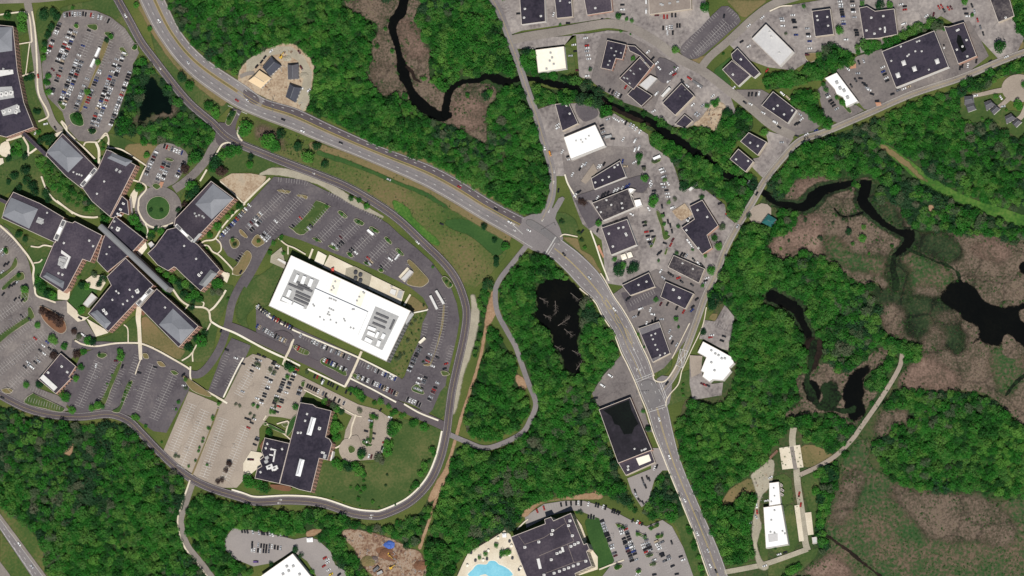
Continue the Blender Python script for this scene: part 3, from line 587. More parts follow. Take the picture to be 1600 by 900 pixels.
for p in (q(0, 3, '400 130 440 80 455 60 450 130 425 150'), q(2, 2, '20 540 70 560 95 620 60 640 30 600'), q(1, 2, '1460 60 1500 60 1500 160 1440 250 1430 200'), q(2, 3, '60 510 170 440 400 395 540 380 560 420 420 420 200 440 90 530'), q(1, 3, '320 620 430 600 380 640 320 660'), q(2, 3, '510 360 560 390 545 420'), q(3, 1, '1000 380 1040 390 1020 430'), q(1, 3, '1190 210 1210 240 1150 380 1090 440 1080 400')):
    soft_sheet('bare_patch', p, 'red_dirt', sm=3, hard=True, r=2, soft=(.12, .9, .2))
# ---- roads
HWL = g('216 -10 217 0 246 56 291 112 355 160 400 182 450 201 505 224 575 252 650 285 700 312 750 342 800 371 830 390 857 400 882 422 907 449 930 470 942 492 960 520 972 550 982 570 994 597 1003 620 1012 642 1022 675 1036 710 1047 738 1067 787 1085 832 1098 870 1112 910')
HWR = g('253 -10 258 0 284 51 320 90 382 132 414 154 463 169 520 196 593 228 668 256 717 281 768 313 820 340 850 352 877 374 908 398 937 428 957 462 972 484 987 510 1000 538 1012 563 1021 588 1032 611 1042 632 1051 672 1059 705 1069 735 1088 780 1108 825 1125 865 1140 908')
HL, HR = spline(HWL, 6), spline(HWR, 6)
def hw(f, i0=0, i1=None):
    i1 = len(HL) if i1 is None else min(len(HL), i1*6+1)
    return [(HL[i][0]+(HR[i][0]-HL[i][0])*f, HL[i][1]+(HR[i][1]-HL[i][1])*f) for i in range(i0*6, i1)]
highway = sheet('highway', HL+HR[::-1], 'road_grey')
def strip(name, f0, f1, i0, i1, m, **k):
    A, B = hw(f0, i0, i1), hw(f1, i0, i1); return sheet(name, A+B[::-1], m, **k)
strip('highway_shoulder', 0, .09, 0, 13, 'road_old')
strip('highway_shoulder', .93, 1, 0, 4, 'road_old')
strip('new_carriageway', .67, .985, 5, 12, 'road_dark')
for f0, f1 in ((.17, .22), (.33, .38)): strip('lane_track', f0, f1, 0, 12, 'lane_track')
strip('median', .555, .645, 0, 4, 'dry_grass')
strip('median', .575, .655, 5, 11, 'dry_grass')
strip('median', .60, .655, 11, 12, 'dry_grass')
LOOP = spline(g('178 -12 184 0 202 32 220 65 240 92 275 137 300 165 332 192 352 212 376 226 400 236 450 256 500 275 545 294 590 320 625 345 662 380 690 407 710 432 722 458 729 488 725 525 715 570 706 612 701 650 697 680 687 720 670 755 640 785 600 804 580 806 550 802 500 786 450 782 400 784 375 777 325 761 287 740 250 707 220 676 200 657 170 647 125 651 75 647 37 636 0 617 -12 610'), 6)
STREET = spline(g('764 -12 770 0 782 22 796 60 808 92 826 147 838 180 850 222 860 255 864 280 861 312 846 345'), 6)
MILL = spline(g('800 62 830 56 875 49 925 40 955 37 987 44 1025 65 1062 92 1100 112 1137 140 1175 170 1205 195 1240 213'), 6)
NEST = spline(g('1094 108 1110 88 1137 65 1175 30 1205 8 1235 -2 1270 -12'), 6)
ROUTE = spline(g('1612 78 1600 82 1562 96 1500 122 1425 147 1350 180 1287 207 1250 220 1220 250 1195 282 1175 317 1150 357 1132 392 1120 425 1107 452 1100 468 1087 505 1070 550 1052 587 1034 612'), 6)
LANE = spline(g('824 382 800 412 782 435 774 455 777 487 792 517 805 540 812 560 825 597 837 630 829 655 816 676 787 692 757 700 728 690 700 678'), 6)
SOUTH = spline(g('302 752 291 785 283 815 292 850 315 880 336 908'), 6)
INNER = spline(g('112 537 135 540 170 540 225 547 262 563 297 584 318 580 342 547 355 510 362 475 374 448 388 425 404 396 425 372'), 6)
SERV = spline(g('352 508 375 516 400 527 450 550 500 573 550 600 625 635 675 657 698 668'), 6)
EXITL = spline(g('348 205 358 188 368 170'), 4)
EXITR = spline(g('362 212 366 190 374 172'), 4)
CIRC = spline(g('346 212 332 232 322 250 305 270 288 285 272 296'), 5)
FARM = spline(g('1132 894 1165 888 1200 880 1262 858'), 5)
YARD = spline(g('1262 860 1258 845 1254 807 1247 762 1244 730 1238 690 1240 668'), 5)
GRAV = spline(g('1250 742 1280 728 1307 711 1332 686 1345 668 1375 625 1404 577 1410 552'), 5)
WESTIN = spline(g('40 -12 46 20 52 60 58 100 62 140 72 165 82 190 95 205'), 5)
for nm, ln, wd, m in [('street', STREET, 11, 'road_grey'), ('street', MILL, 14, 'road_old'), ('street', NEST, 12, 'road_old'), ('street', ROUTE, 11, 'road_old'), ('lane', LANE, 8, 'road_grey'),
                      ('lane', SOUTH, 9, 'road_old'), ('campus_road', INNER, 12, 'asphalt_new'), ('campus_road', SERV, 14, 'road_dark'), ('campus_road', EXITL, 8, 'road_dark'), ('campus_road', EXITR, 8, 'road_dark'),
                      ('campus_road', CIRC, 13, 'asphalt_mid'), ('campus_road', WESTIN, 12, 'road_old'), ('farm_track', FARM, 8, 'gravel'), ('yard_track', YARD, 10, 'gravel'), ('gravel_track', GRAV, 7, 'asphalt_old'), ('loop_road', LOOP, 13, 'road_dark')]:
    A, B = sides(ln, wd); LOTS[nm] = sheet(nm, A+B[::-1], m)
sheet('campus_road', g('-8 6 60 4 100 0 140 -8 -8 -8'), 'road_old')
sheet('junction', g('336 196 350 192 372 206 380 224 372 230 352 232 338 222'), 'road_dark', sm=3)
sheet('junction', g('815 341 848 333 862 322 866 338 880 372 866 396 840 388 822 384'), 'road_grey', sm=2)
sheet('junction', g('1026 592 1044 588 1050 598 1046 630 1034 634'), 'road_grey', sm=2)
sheet('slip_road', q(2, 1, '180 480 240 430 290 340 330 340 280 430 260 500 230 520'), 'road_grey', sm=2)
sheet('circle_drive', [(247+37*math.cos(t*.2), 325+34*math.sin(t*.2)) for t in range(32)][:31], 'asphalt_mid')
sheet('interstate', q(0, 3, '-20 490 0 510 290 900 310 930 220 930 195 900 0 610 -20 580'), 'road_grey')
sheet('interstate', q(0, 3, '-20 790 0 810 60 890 80 930 -20 930'), 'road_old')
sheet('interstate_shoulder', q(0, 3, '0 510 290 900 310 930 290 930 265 900 -10 535 -20 500'), 'road_old')
sheet('apron', q(3, 3, '70 100 200 80 222 220 90 235'), 'concrete')
sheet('apron_strip', q(3, 3, '135 92 160 88 185 235 160 238'), 'road_old')
sheet('apron', q(3, 3, '230 505 270 500 285 640 250 645'), 'concrete')
sheet('apron', q(3, 3, '165 460 195 455 225 680 195 685'), 'concrete')
soft_sheet('dirt_yard', q(2, 3, '1490 270 1560 220 1610 170 1640 190 1620 330 1560 400 1540 500 1560 600 1530 700 1560 800 1600 830 1600 860 1540 850 1510 720 1500 600 1520 480 1530 380'), 'gravel', sm=2, r=2, hard=True, soft=(.12, .9, .2))
sheet('cul_de_sac', [(1592+27*math.cos(t*.2), 138+22*math.sin(t*.2)) for t in range(31)], 'asphalt_old')
band('driveway', q(3, 0, '1500 560 1420 570 1330 590 1275 600'), [9, 7, 6, 6], 'asphalt_old')
band('driveway', q(3, 0, '1520 600 1480 640 1440 670'), [8, 7, 6], 'asphalt_old')
band('driveway', q(3, 0, '1620 660 1590 720 1560 750'), [10, 8, 8], 'asphalt_old')
band('driveway', q(1, 0, '-10 455 -60 462 -100 480'), 6, 'road_old')
sheet('driveway', q(2, 1, '1480 420 1560 370 1620 400 1600 480 1500 490'), 'asphalt_old', sm=2)
# ---- walks and plazas
SWALK = []
def walk(pts, wd, m='concrete', n=5, name='footpath'):
    o = band(name, pts, wd, m, n=n, raise_=.1); return o
inn = sides(LOOP, 15.5)
i0 = min(range(len(LOOP)), key=lambda i: math.hypot(LOOP[i][0]-696, LOOP[i][1]-672)); i1 = min(range(len(LOOP)), key=lambda i: math.hypot(LOOP[i][0]-355, LOOP[i][1]-771))
walk(inn[1][i0:i1], 2.6, 'concrete_pale', 1)
so = sides(SOUTH, 11)[1]; walk(so, 2.4, 'concrete', 1)
walk(h(200, 430, '860 480 960 540 1110 600 1280 690 1450 780 1600 850'), 3, 'concrete_pale')
walk(h(340, 540, '420 0 700 130 860 210'), 2.6, 'concrete_pale'); walk(h(340, 540, '940 245 1120 330 1330 430'), 2.6, 'concrete_pale')
walk(h(340, 540, '680 200 710 120 750 40 790 -70'), 3.6, 'concrete'); walk(h(340, 540, '1325 430 1380 330 1440 200 1500 60'), 3.6, 'concrete')
walk(h(340, 540, '1380 340 1500 400 1640 470 1860 590'), 2.4, 'concrete_pale'); walk(q(1, 2, '925 725 1020 780 1140 828'), 2.4, 'concrete_pale')
walk(h(340, 540, '270 125 220 210 150 350 60 540'), 2.2, 'concrete_pale'); walk(h(340, 540, '-10 535 40 565 100 600'), 3, 'concrete_pale')
walk(q(1, 2, '0 110 90 185 200 245 260 275 440 350 640 435 880 555'), 2.4, 'concrete_pale')
walk(h(200, 430, '410 75 470 150 540 250 620 310 700 330 780 335 830 360 850 400 855 450 870 490'), 3, 'concrete'); walk(h(200, 430, '1020 155 970 240 900 330 850 370'), 3, 'concrete')
walk(h(200, 430, '860 500 830 560 805 590'), 2.2); walk(h(200, 430, '780 330 790 290 750 265'), 2, 'concrete'); walk(h(200, 430, '590 360 625 315'), 1.8)
walk(h(0, 430, '780 680 860 720 1000 740 1200 710 1400 705 1480 715 1600 760'), 2.6); walk(h(200, 430, '0 705 140 715 300 780 480 880 600 950 640 980'), 2.6)
walk(h(200, 430, '560 890 640 840 690 770 715 725'), 2.2); walk(h(200, 430, '675 900 672 820 690 760'), 2.2)
walk(h(0, 430, '1455 320 1440 440 1450 560 1458 720 1465 880'), [9, 8, 6, 6, 5], 'concrete'); walk(h(0, 430, '1290 515 1330 560 1335 700'), 1.8)
walk(q(0, 2, '1190 490 1190 560 1215 600 1310 655 1400 705'), 2.6, 'concrete'); walk(q(0, 2, '885 430 865 480 845 540'), 1.6, 'concrete')
walk(h(0, 190, '430 570 480 700 560 810 690 900 760 960'), 2.6); walk(h(0, 315, '590 -10 720 90 840 150 960 165 1020 160'), 2.8); walk(h(0, 315, '320 465 400 475 460 455 550 470'), 2.2)
walk(h(0, 315, '0 250 130 370 240 500 300 580 350 680 345 780 365 920'), 3); walk(h(0, 430, '345 0 360 120 380 210 480 250 580 285'), 2.6); walk(h(0, 315, '350 640 410 630 440 600'), 2)
walk(h(0, 190, '1110 270 1260 290 1420 390 1520 460 1510 480 1450 620'), 2.2); walk(h(0, 190, '640 -10 690 50 700 120 770 190 870 270 990 390'), 2.6); walk(h(0, 190, '1130 270 1130 170 1100 120 1040 190'), 2.2)
walk(h(0, 190, '1000 220 1030 300 1030 450'), 4, 'concrete'); walk(h(0, 190, '870 250 900 215 1010 215'), 2.2); walk(h(0, 190, '1370 605 1450 630 1510 660 1520 710 1450 800 1445 880'), 2.4); walk(h(200, 315, '110 0 110 100 180 220 280 270 400 250 470 220'), 2.6)
walk(h(200, 315, '180 230 205 300 190 390'), 2); walk(h(200, 315, '1220 20 1100 130 980 270 920 370 880 400 800 410 740 450'), 2.4); walk(h(200, 315, '740 460 830 460 880 520 950 560 1060 670 1095 720 1090 760'), 2.4)
walk(h(200, 315, '910 380 960 430 970 500 930 545'), 2); walk(h(200, 190, '1480 590 1340 720 1200 860'), 3); walk(h(200, 190, '960 620 1090 740 1200 850'), 2); walk(h(200, 190, '890 380 940 300 980 240 1040 220 1110 240'), 2.6); walk(h(200, 190, '1160 50 1140 110 1160 170 1190 200'), 2.6); walk(h(200, 190, '820 500 750 620'), 2.6)
walk(h(0, 190, '240 160 290 250 300 330 380 280'), 3); walk(h(0, 190, '300 340 260 380'), 3)
walk(q(0, 0, '200 70 220 200 232 420 240 580 290 680 300 730 240 760'), 2.6); walk(q(0, 0, '0 92 100 78 160 78 185 110 200 260'), 2.4); walk(q(0, 0, '185 270 160 470'), 1.6); walk(q(0, 0, '120 275 200 262'), 1.8); walk(q(0, 0, '130 478 215 450'), 2); walk(q(0, 0, '380 760 420 820 470 870'), 2.2); walk(q(0, 0, '610 890 660 845 680 870 672 900'), 2)
walk(q(2, 1, '330 190 350 250 400 335'), 2.2, 'concrete_pale'); walk(q(2, 1, '490 540 520 620 560 740 605 855'), 2.2, 'concrete_pale'); walk(q(2, 1, '300 580 330 565 410 580'), 1.8)
walk(hw(-.055, 16, 31), 1.8, 'concrete', 1); walk(hw(1.045, 16, 22), 1.8, 'concrete', 1)
walk(q(2, 2, '880 540 890 575 930 588 965 575 1000 530 1030 480'), 2, 'concrete'); walk(q(2, 2, '1060 520 1040 600 990 660 965 700 962 740'), 1.6, 'concrete'); walk(q(2, 2, '1000 440 1060 320 1110 220'), 1.4, 'concrete'); walk(q(2, 2, '1215 120 1190 240 1120 390 1060 520'), 1.4, 'concrete')
walk(q(3, 0, '10 70 80 40 150 35'), 2, 'concrete'); walk(q(1, 2, '985 155 1060 140 1075 132'), 2, 'concrete_pale'); walk(q(1, 2, '925 110 965 40'), 3, 'concrete')
walk(h(380, 640, '220 150 300 170 420 250 490 310'), 2); walk(h(380, 640, '350 150 420 130 470 130 440 250'), 2); walk(h(380, 640, '210 110 240 60'), 2)
walk(h(340, 540, '900 460 1060 540 1240 620 1420 720 1500 740'), 1.8); walk(h(380, 640, '1175 50 1130 180 1110 290 1000 380 960 400'), 2.4, 'concrete')
walk(q(2, 3, '545 860 620 830 700 800'), 2.2); walk(q(2, 3, '30 610 70 570 100 545'), 2); walk(q(1, 1, '140 590 190 630 240 650 310 690'), 2); walk(q(1, 1, '200 640 200 690'), 2); walk(q(1, 1, '355 655 330 720'), 3)
def plaza(p, m='concrete', name='plaza', sm=0): return sheet(name, p, m, sm=sm, raise_=.1)
plaza(h(410, 380, '630 250 700 120 1150 340 1480 500 1440 640 1280 560')); plaza(h(410, 380, '870 260 960 240 1140 330 1110 460 1060 480 860 350'), 'gravel', 'service_yard'); plaza(h(410, 380, '540 190 580 80 670 130 630 240'), 'concrete_pale'); plaza(h(410, 380, '90 130 200 40 230 180 240 270 80 200'), 'gravel')
plaza(h(0, 430, '600 150 660 160 730 170 720 240 700 260 600 250')); plaza(h(0, 430, '695 270 800 370 830 420 900 440 940 420 880 470 810 485 700 390')); plaza(h(0, 430, '900 450 1090 560 1130 600 1000 640'), 'concrete'); plaza(h(0, 430, '890 50 960 0 1080 0 1100 80 1050 160 930 130'), 'concrete')
plaza(h(0, 190, '10 230 90 210 110 330 60 370 -10 330'), sm=2); plaza(h(0, 190, '-10 380 30 380 40 430 -10 460')); plaza(h(200, 315, '60 500 180 400 200 480 130 570'), 'concrete_pale'); plaza(h(200, 315, '960 720 1060 750 1030 840 950 790')); plaza(h(200, 430, '1040 -30 1060 0 1030 80 960 20'))
plaza(h(0, 190, '560 130 660 90 640 150 590 160')); plaza(h(0, 190, '1360 760 1400 700 1440 720 1400 900 1330 900'), 'concrete'); plaza(h(0, 190, '60 190 220 130 230 160 70 210'))
plaza(h(380, 640, '80 430 190 450 215 490 170 525 195 585 130 630 60 690 0 640 0 560')); plaza(h(380, 640, '1130 300 1110 290 1150 270 1200 280 1240 420 1200 510 1080 545 1010 470 1000 390 1050 310'), 'asphalt_old', 'turning_circle', 3)
plaza(h(700, 765, '95 905 150 780 210 660 430 530 540 460 590 420 650 470 660 510 740 720 820 905'), 'concrete', 'pool_deck'); plaza(h(700, 765, '1300 250 1390 370 1445 520 1420 570 1390 500'), 'concrete', 'terrace'); plaza(h(700, 765, '1450 560 1560 700 1560 830 1330 905 1320 880 1500 800 1440 650'), 'concrete', 'terrace')
plaza(q(2, 1, '1000 420 1080 370 1130 440 1060 480 1030 460'), 'dirt', 'loading_yard'); plaza(q(2, 1, '430 230 510 120 535 170 460 250'), 'asphalt_old', 'pavement'); plaza(q(2, 2, '1110 420 1190 425 1180 530 1120 560'), 'asphalt_old', 'pavement')
plaza(q(2, 1, '530 640 545 630 575 700 570 715'), 'brick_paving', 'brick_strip'); plaza(q(3, 0, '670 640 705 640 710 660 680 665'), 'brick_paving', 'brick_strip'); plaza(q(3, 0, '505 410 550 395 550 425 515 430'), 'brick_paving', 'brick_strip'); plaza(h(200, 190, '310 680 340 625 375 630 350 690'), 'brick_paving', 'brick_strip')
plaza(h(700, 765, '215 910 250 822 305 770 395 770 428 735 495 735 535 770 590 790 662 845 652 910'), 'concrete_pale', 'pool_coping', 3)
pool = sheet('swimming_pool', h(700, 765, '225 905 260 830 310 780 400 780 430 745 490 745 530 780 580 800 650 850 640 905'), 'pool_water', sm=3, raise_=.1)
plaza(h(700, 765, '320 905 340 890 390 880 430 905'), 'concrete_pale', 'pool_island')
plaza(q(1, 1, '890 830 945 770 990 800 930 865'), 'concrete', 'loading_pad')

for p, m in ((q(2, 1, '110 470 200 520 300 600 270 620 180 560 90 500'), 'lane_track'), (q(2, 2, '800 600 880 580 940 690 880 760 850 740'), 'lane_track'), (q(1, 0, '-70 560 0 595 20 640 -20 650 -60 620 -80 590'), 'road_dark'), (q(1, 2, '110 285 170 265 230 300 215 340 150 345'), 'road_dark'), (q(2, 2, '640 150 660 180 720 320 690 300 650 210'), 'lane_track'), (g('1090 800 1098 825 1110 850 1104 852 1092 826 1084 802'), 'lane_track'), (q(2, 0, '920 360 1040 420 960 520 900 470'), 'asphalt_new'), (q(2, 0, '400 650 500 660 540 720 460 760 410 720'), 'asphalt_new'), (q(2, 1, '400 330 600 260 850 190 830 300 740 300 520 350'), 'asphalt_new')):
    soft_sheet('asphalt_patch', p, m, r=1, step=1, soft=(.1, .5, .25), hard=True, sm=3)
# ================================================================ ROAD MARKINGS
S_ = []
for f in (.30,): S_ += dashes(hw(f, 0, 12), 4, 12)
for f in (.83,): S_ += dashes(hw(f, 0, 12), 4, 12)
lines_mesh('lane_dashes', S_, 'paint_white', highway, .38)
lines_mesh('edge_line', solid(hw(.09, 0, 13))+solid(hw(.955, 0, 12)), 'paint_white', highway, .28)
lines_mesh('median_edge_line', solid(hw(.545, 0, 12))+solid(hw(.66, 0, 12)), 'paint_yellow', highway, .3)
lines_mesh('centre_line', solid(hw(.44, 14, 17))+solid(hw(.47, 14, 17))+solid(hw(.45, 24, 33))+solid(hw(.5, 24, 33))+solid(hw(.36, 17, 22))+solid(hw(.6, 17, 20)), 'paint_yellow', highway, .3)
lines_mesh('lane_dashes', dashes(hw(.22, 14, 33), 4, 10)+dashes(hw(.74, 14, 33), 4, 10)+solid(hw(.04, 14, 33))+solid(hw(.96, 14, 33))+solid(hw(.6, 20, 22))+solid(hw(.42, 20, 22)), 'paint_white', highway, .3)
def ellipse(cx, cy, rx, ry, ang, n=20):
    ca, sa = math.cos(ang), math.sin(ang)
    return [(cx+rx*math.cos(t)*ca-ry*math.sin(t)*sa, cy+rx*math.cos(t)*sa+ry*math.sin(t)*ca) for t in (2*math.pi*i/n for i in range(n))]
S_ = []
for cx, cy, rx, ry, an in ((950, 476, 8, 2.5, 57), (965, 498, 8, 2, 62), (982, 525, 13, 2.4, 66)):
    E_ = ellipse(cx, cy, rx, ry, math.radians(an)); S_ += solid(E_+E_[:1])
lines_mesh('turn_lane_outline', S_, 'paint_yellow', highway, .35)
def cross(a, b, w=3.5): 
    d = Vector(b)-Vector(a); nrm = Vector((-d.y, d.x)).normalized()*w
    return [(a, b), (tuple(Vector(a)+nrm), tuple(Vector(b)+nrm))]
S_ = cross((872, 372), (856, 398))+cross((868, 370), (852, 396), 0)+cross((992, 594), (1020, 583))+cross((1012, 641), (1040, 632))+cross((1033, 597), (1042, 622), 3)+cross((817, 366), (801, 351), 0)+cross((356, 165), (386, 178), 0)
lines_mesh('crosswalk', S_, 'paint_white', highway, .45)
S_ = []
for i in range(6):
    a = i/5
    S_ += [((1063+a*12, 545+a*3), (1057+a*9, 570+a*5))] if i in (0, 5) else []
S_ += [((1063, 545), (1075, 549)), ((1057, 570), (1066, 575)), ((1063, 545), (1066, 575)), ((1075, 549), (1057, 570)), ((1069, 547), (1070, 560)), ((1060, 558), (1066, 566))]
lines_mesh('keep_clear_box', S_, 'paint_white', LOTS['street'], .4)
lines_mesh('centre_line', solid(sides(ROUTE, .9)[0])+solid(sides(ROUTE, .9)[1]), 'paint_yellow', LOTS['street'], .13)
A_, B_ = sides(STREET, .9); lines_mesh('centre_line', solid(A_)+solid(B_), 'paint_yellow', LOTS['street'], .14)
A_, B_ = sides(ROUTE, 8.6); lines_mesh('edge_line', solid(A_)+solid(B_), 'paint_white', LOTS['street'], .18)
A_, B_ = sides(LOOP, 10.4); lines_mesh('edge_line', solid(A_)+solid(B_), 'paint_white', LOTS['loop_road'], .16)
A_, B_ = sides(LOOP, .7); lines_mesh('centre_line', solid(A_), 'paint_yellow', LOTS['loop_road'], .16)
lines_mesh('edge_line', solid(q(0, 3, '0 545 265 900 290 930'))+solid(q(0, 3, '0 600 205 900 220 925')), 'paint_white', None, .3)
lines_mesh('lane_dashes', dashes(q(0, 3, '-10 555 245 920'), 4, 10)+dashes(q(0, 3, '-10 585 225 920'), 4, 10), 'paint_white', None, .3)
# arrows on the roads
def arrow(x, y, dx, dy, s=2.6):
    l = math.hypot(dx, dy); dx, dy = dx/l*s, dy/l*s
    return [((x-dx, y-dy), (x+dx, y+dy)), ((x+dx, y+dy), (x+dx*.2-dy*.5, y+dy*.2+dx*.5)), ((x+dx, y+dy), (x+dx*.2+dy*.5, y+dy*.2-dx*.5))]
S_ = []
for x, y, dx, dy in [(196, 25, 1, 2), (250, 107, 1, 1.3), (490, 271, 2, 1), (652, 378, 1, 1), (438, 781, 1, 0), (436, 786, -1, 0), (581, 805, -1, .1), (579, 809, 1, 0), (866, 268, 0, 1), (865, 285, 0, -1), (858, 330, -1, 2), (848, 344, -1, 1), (995, 578, .3, -1), (1001, 577, -.3, 1), (1030, 655, .2, -1), (990, 545, .4, 1), (372, 178, 1, 1), (802, 350, 1, .6), (804, 360, 1, .6)]: S_ += arrow(x, y, dx, dy)
lines_mesh('lane_arrows', S_, 'paint_white', highway, .42)
# ---- islands with kerbs
def island(p, top='mown_grass', sm=4):
    pp = spline(p, sm, True) if sm else p
    o = sheet('traffic_island', pp, 'kerb', raise_=.12)
    c = (sum(x for x, y in pp)/len(pp), sum(y for x, y in pp)/len(pp))
    r = [(c[0]+(x-c[0])*(1-.55/max(1.2, math.hypot(x-c[0], y-c[1]))), c[1]+(y-c[1])*(1-.55/max(1.2, math.hypot(x-c[0], y-c[1])))) for x, y in pp]
    NEXTZ[0] += .006; z = NEXTZ[0]+.14
    v = ccw([U(x, y, z) for x, y in r]); mesh_obj('planting', v, [tuple(range(len(v)))], top, o)
    for y, u, k in fill(r): ZM[y, u:k] = z
    return o
for p, t in [(q(0, 0, '545 155 600 150 610 180 590 190 555 175'), 'mown_grass'), (q(0, 0, '745 300 770 295 800 340 780 350 755 325'), 'mown_grass'), (q(0, 0, '820 300 850 270 860 300 840 315'), 'mown_grass'),
             (q(0, 0, '435 715 500 700 525 770 500 790 450 770'), 'deep_grass'), (q(0, 0, '545 810 590 800 605 820 580 840'), 'mown_grass'), (q(0, 0, '360 640 390 630 410 670 390 685'), 'mown_grass'), (q(0, 0, '455 160 480 150 495 165 480 180'), 'mown_grass'), (q(0, 0, '650 205 690 200 710 235 690 245'), 'mown_grass'),
             (q(0, 0, '645 260 680 255 650 350 590 480 545 600 510 690 495 685 560 520 610 390'), 'dry_grass'),
             (q(0, 0, '1410 770 1430 710 1460 690 1480 700 1440 780'), 'mown_grass'), (q(0, 1, '1030 95 1050 85 1085 100 1070 110'), 'mown_grass'), (q(0, 1, '950 260 975 245 1005 265 980 285'), 'mown_grass'),
             ([(247+18.5*math.cos(t*.3), 325+18.5*math.sin(t*.3)) for t in range(21)], 'deep_grass'),
             (q(1, 1, '130 290 160 285 215 295 200 310 165 305'), 'dry_grass'), (q(1, 1, '255 325 270 315 320 325 315 345 290 335'), 'dry_grass'), (q(1, 1, '365 365 390 355 465 390 450 405 300 565 220 530 205 515 240 520 340 410'), 'mown_grass'), (q(1, 1, '510 425 530 415 570 450 560 465 530 450'), 'mown_grass'), (q(1, 1, '610 475 630 465 675 490 665 510 630 500'), 'mown_grass'), (q(1, 1, '705 525 725 515 770 545 760 558 730 545'), 'mown_grass'), (q(1, 1, '800 585 820 580 850 615 840 628 815 610'), 'mown_grass'), (q(1, 1, '870 660 890 650 925 690 915 700 890 685'), 'mown_grass'),
             (q(1, 1, '350 590 375 585 410 605 400 615'), 'mown_grass'), (q(1, 1, '450 640 475 630 515 660 500 668'), 'mown_grass'), (q(1, 1, '565 680 590 675 610 700 590 710'), 'mown_grass'), (q(1, 1, '670 740 690 735 720 755 700 762'), 'mown_grass'), (q(1, 1, '760 785 785 775 800 795 780 805'), 'mown_grass'), (q(1, 1, '945 740 965 725 1040 800 1080 850 1060 880 1020 895 940 870 985 800'), 'dry_grass'), (q(1, 1, '1160 840 1190 830 1230 880 1200 900'), 'mown_grass'),
             (h(200, 315, '1055 410 1080 380 1140 390 1165 440 1130 485 1080 480'), 'dry_grass'), (h(200, 315, '1155 305 1180 290 1245 360 1230 380 1180 350'), 'dry_grass'), (h(200, 315, '1285 420 1350 340 1420 420 1400 450 1340 475'), 'dry_grass'), (h(200, 315, '1140 650 1230 510 1290 570 1220 720 1150 770 1090 750 1100 690'), 'dry_grass'),
             (h(520, 450, '1150 190 1165 200 1150 380 1110 540 1050 720 1010 810 940 800 1020 770 1090 580 1130 350'), 'dry_grass'), (q(1, 2, '400 455 430 435 480 470 560 520 560 550 500 520 420 480'), 'mown_grass'), (q(1, 2, '230 360 260 365 330 395 320 420 260 400'), 'mown_grass'), (q(1, 2, '975 620 1010 600 1050 650 1040 665 980 645'), 'mown_grass'), (q(1, 2, '1155 520 1190 520 1210 540 1170 550'), 'mown_grass'), (q(1, 2, '600 545 620 535 655 560 630 575'), 'mown_grass'),
             (q(0, 2, '175 130 190 120 215 170 200 195 60 290 0 340 -20 345 -20 310 120 210 175 175'), 'mown_grass'), (q(0, 2, '245 120 270 115 340 150 400 200 415 260 380 285 320 250 265 190'), 'mulch'), (q(0, 2, '140 5 180 0 175 70 150 90 130 60'), 'mown_grass'), (q(0, 2, '10 635 50 625 80 640 60 660 25 655'), 'dry_grass'), (q(0, 2, '610 410 650 405 670 420 640 440 610 430'), 'mown_grass'), (q(0, 2, '735 480 760 470 700 620 660 720 620 760 570 755 630 700 680 600'), 'mown_grass'), (q(0, 2, '800 590 830 585 790 680 760 750 740 780 700 770 745 740 770 660'), 'mown_grass'), (q(0, 2, '980 460 1010 460 1035 490 1000 490'), 'dry_grass'), (q(0, 2, '1065 520 1090 515 1115 535 1090 545'), 'mown_grass'), (q(0, 2, '200 660 230 670 390 745 400 765 370 775 280 755 150 715'), 'mown_grass'), (q(0, 2, '1140 550 1170 560 1300 650 1310 680 1200 640'), 'dry_grass'), (q(0, 2, '890 410 920 410 930 440 900 440'), 'dry_grass'),
             (q(0, 1, '-20 830 60 780 95 710 110 740 90 780 0 850'), 'mown_grass'), (q(0, 1, '10 900 90 820 140 800 155 830 140 850 80 860 30 910'), 'mown_grass'), (q(0, 1, '20 650 45 645 55 680 35 690'), 'mown_grass'),
             (h(380, 640, '1090 400 1120 370 1165 400 1160 440 1110 455'), 'mown_grass'), (h(340, 540, '700 170 790 210 840 240 810 260 740 255 690 215'), 'deep_grass'), (h(340, 540, '870 380 910 370 900 430 870 425'), 'mown_grass'), (h(380, 640, '1230 330 1260 320 1340 370 1320 385 1250 365'), 'mown_grass'), (h(380, 640, '1310 40 1400 70 1410 95 1360 100 1340 330 1310 330 1320 120'), 'mown_grass'), (h(380, 640, '270 150 430 230 420 250 280 190'), 'deep_grass'), (h(380, 640, '220 130 250 140 240 165 215 160'), 'mown_grass'), (h(380, 640, '400 155 450 135 470 155 440 185'), 'mown_grass'), (h(380, 640, '480 130 550 60 520 200 450 280'), 'deep_grass'),
             (q(2, 1, '900 420 930 440 960 560 990 580 950 600 930 520'), 'mown_grass'), (q(2, 1, '870 110 900 100 930 95 925 110 890 125'), 'mown_grass'), (q(2, 1, '880 600 900 580 890 620 870 650 860 640'), 'mown_grass'), (q(2, 1, '960 660 975 650 965 690 950 690'), 'mown_grass'), (q(3, 0, '230 340 300 330 320 360 260 390'), 'dry_grass'), (q(3, 0, '420 600 450 600 520 690 500 700'), 'mown_grass'),
             (q(2, 3, '645 575 680 575 700 600 670 600'), 'mown_grass'), (q(2, 3, '770 630 800 630 840 660 800 655'), 'mown_grass'), (q(2, 3, '850 600 910 575 920 590 870 612'), 'mown_grass'), (q(2, 3, '895 650 940 640 940 665 905 665'), 'mown_grass'), (q(2, 3, '835 770 880 760 880 775 840 785'), 'mown_grass'), (q(2, 3, '860 825 900 815 900 830 865 840'), 'mown_grass'), (q(2, 3, '635 840 680 825 690 845 650 865'), 'mown_grass'), (q(2, 3, '770 870 800 855 810 875 785 885'), 'mown_grass')]:
    island(p, t)
A_, B_ = sides(g('341 638 333 660 322 690 310 718 300 742'), 2.6); island(A_+B_[::-1], 'dry_grass', 0)
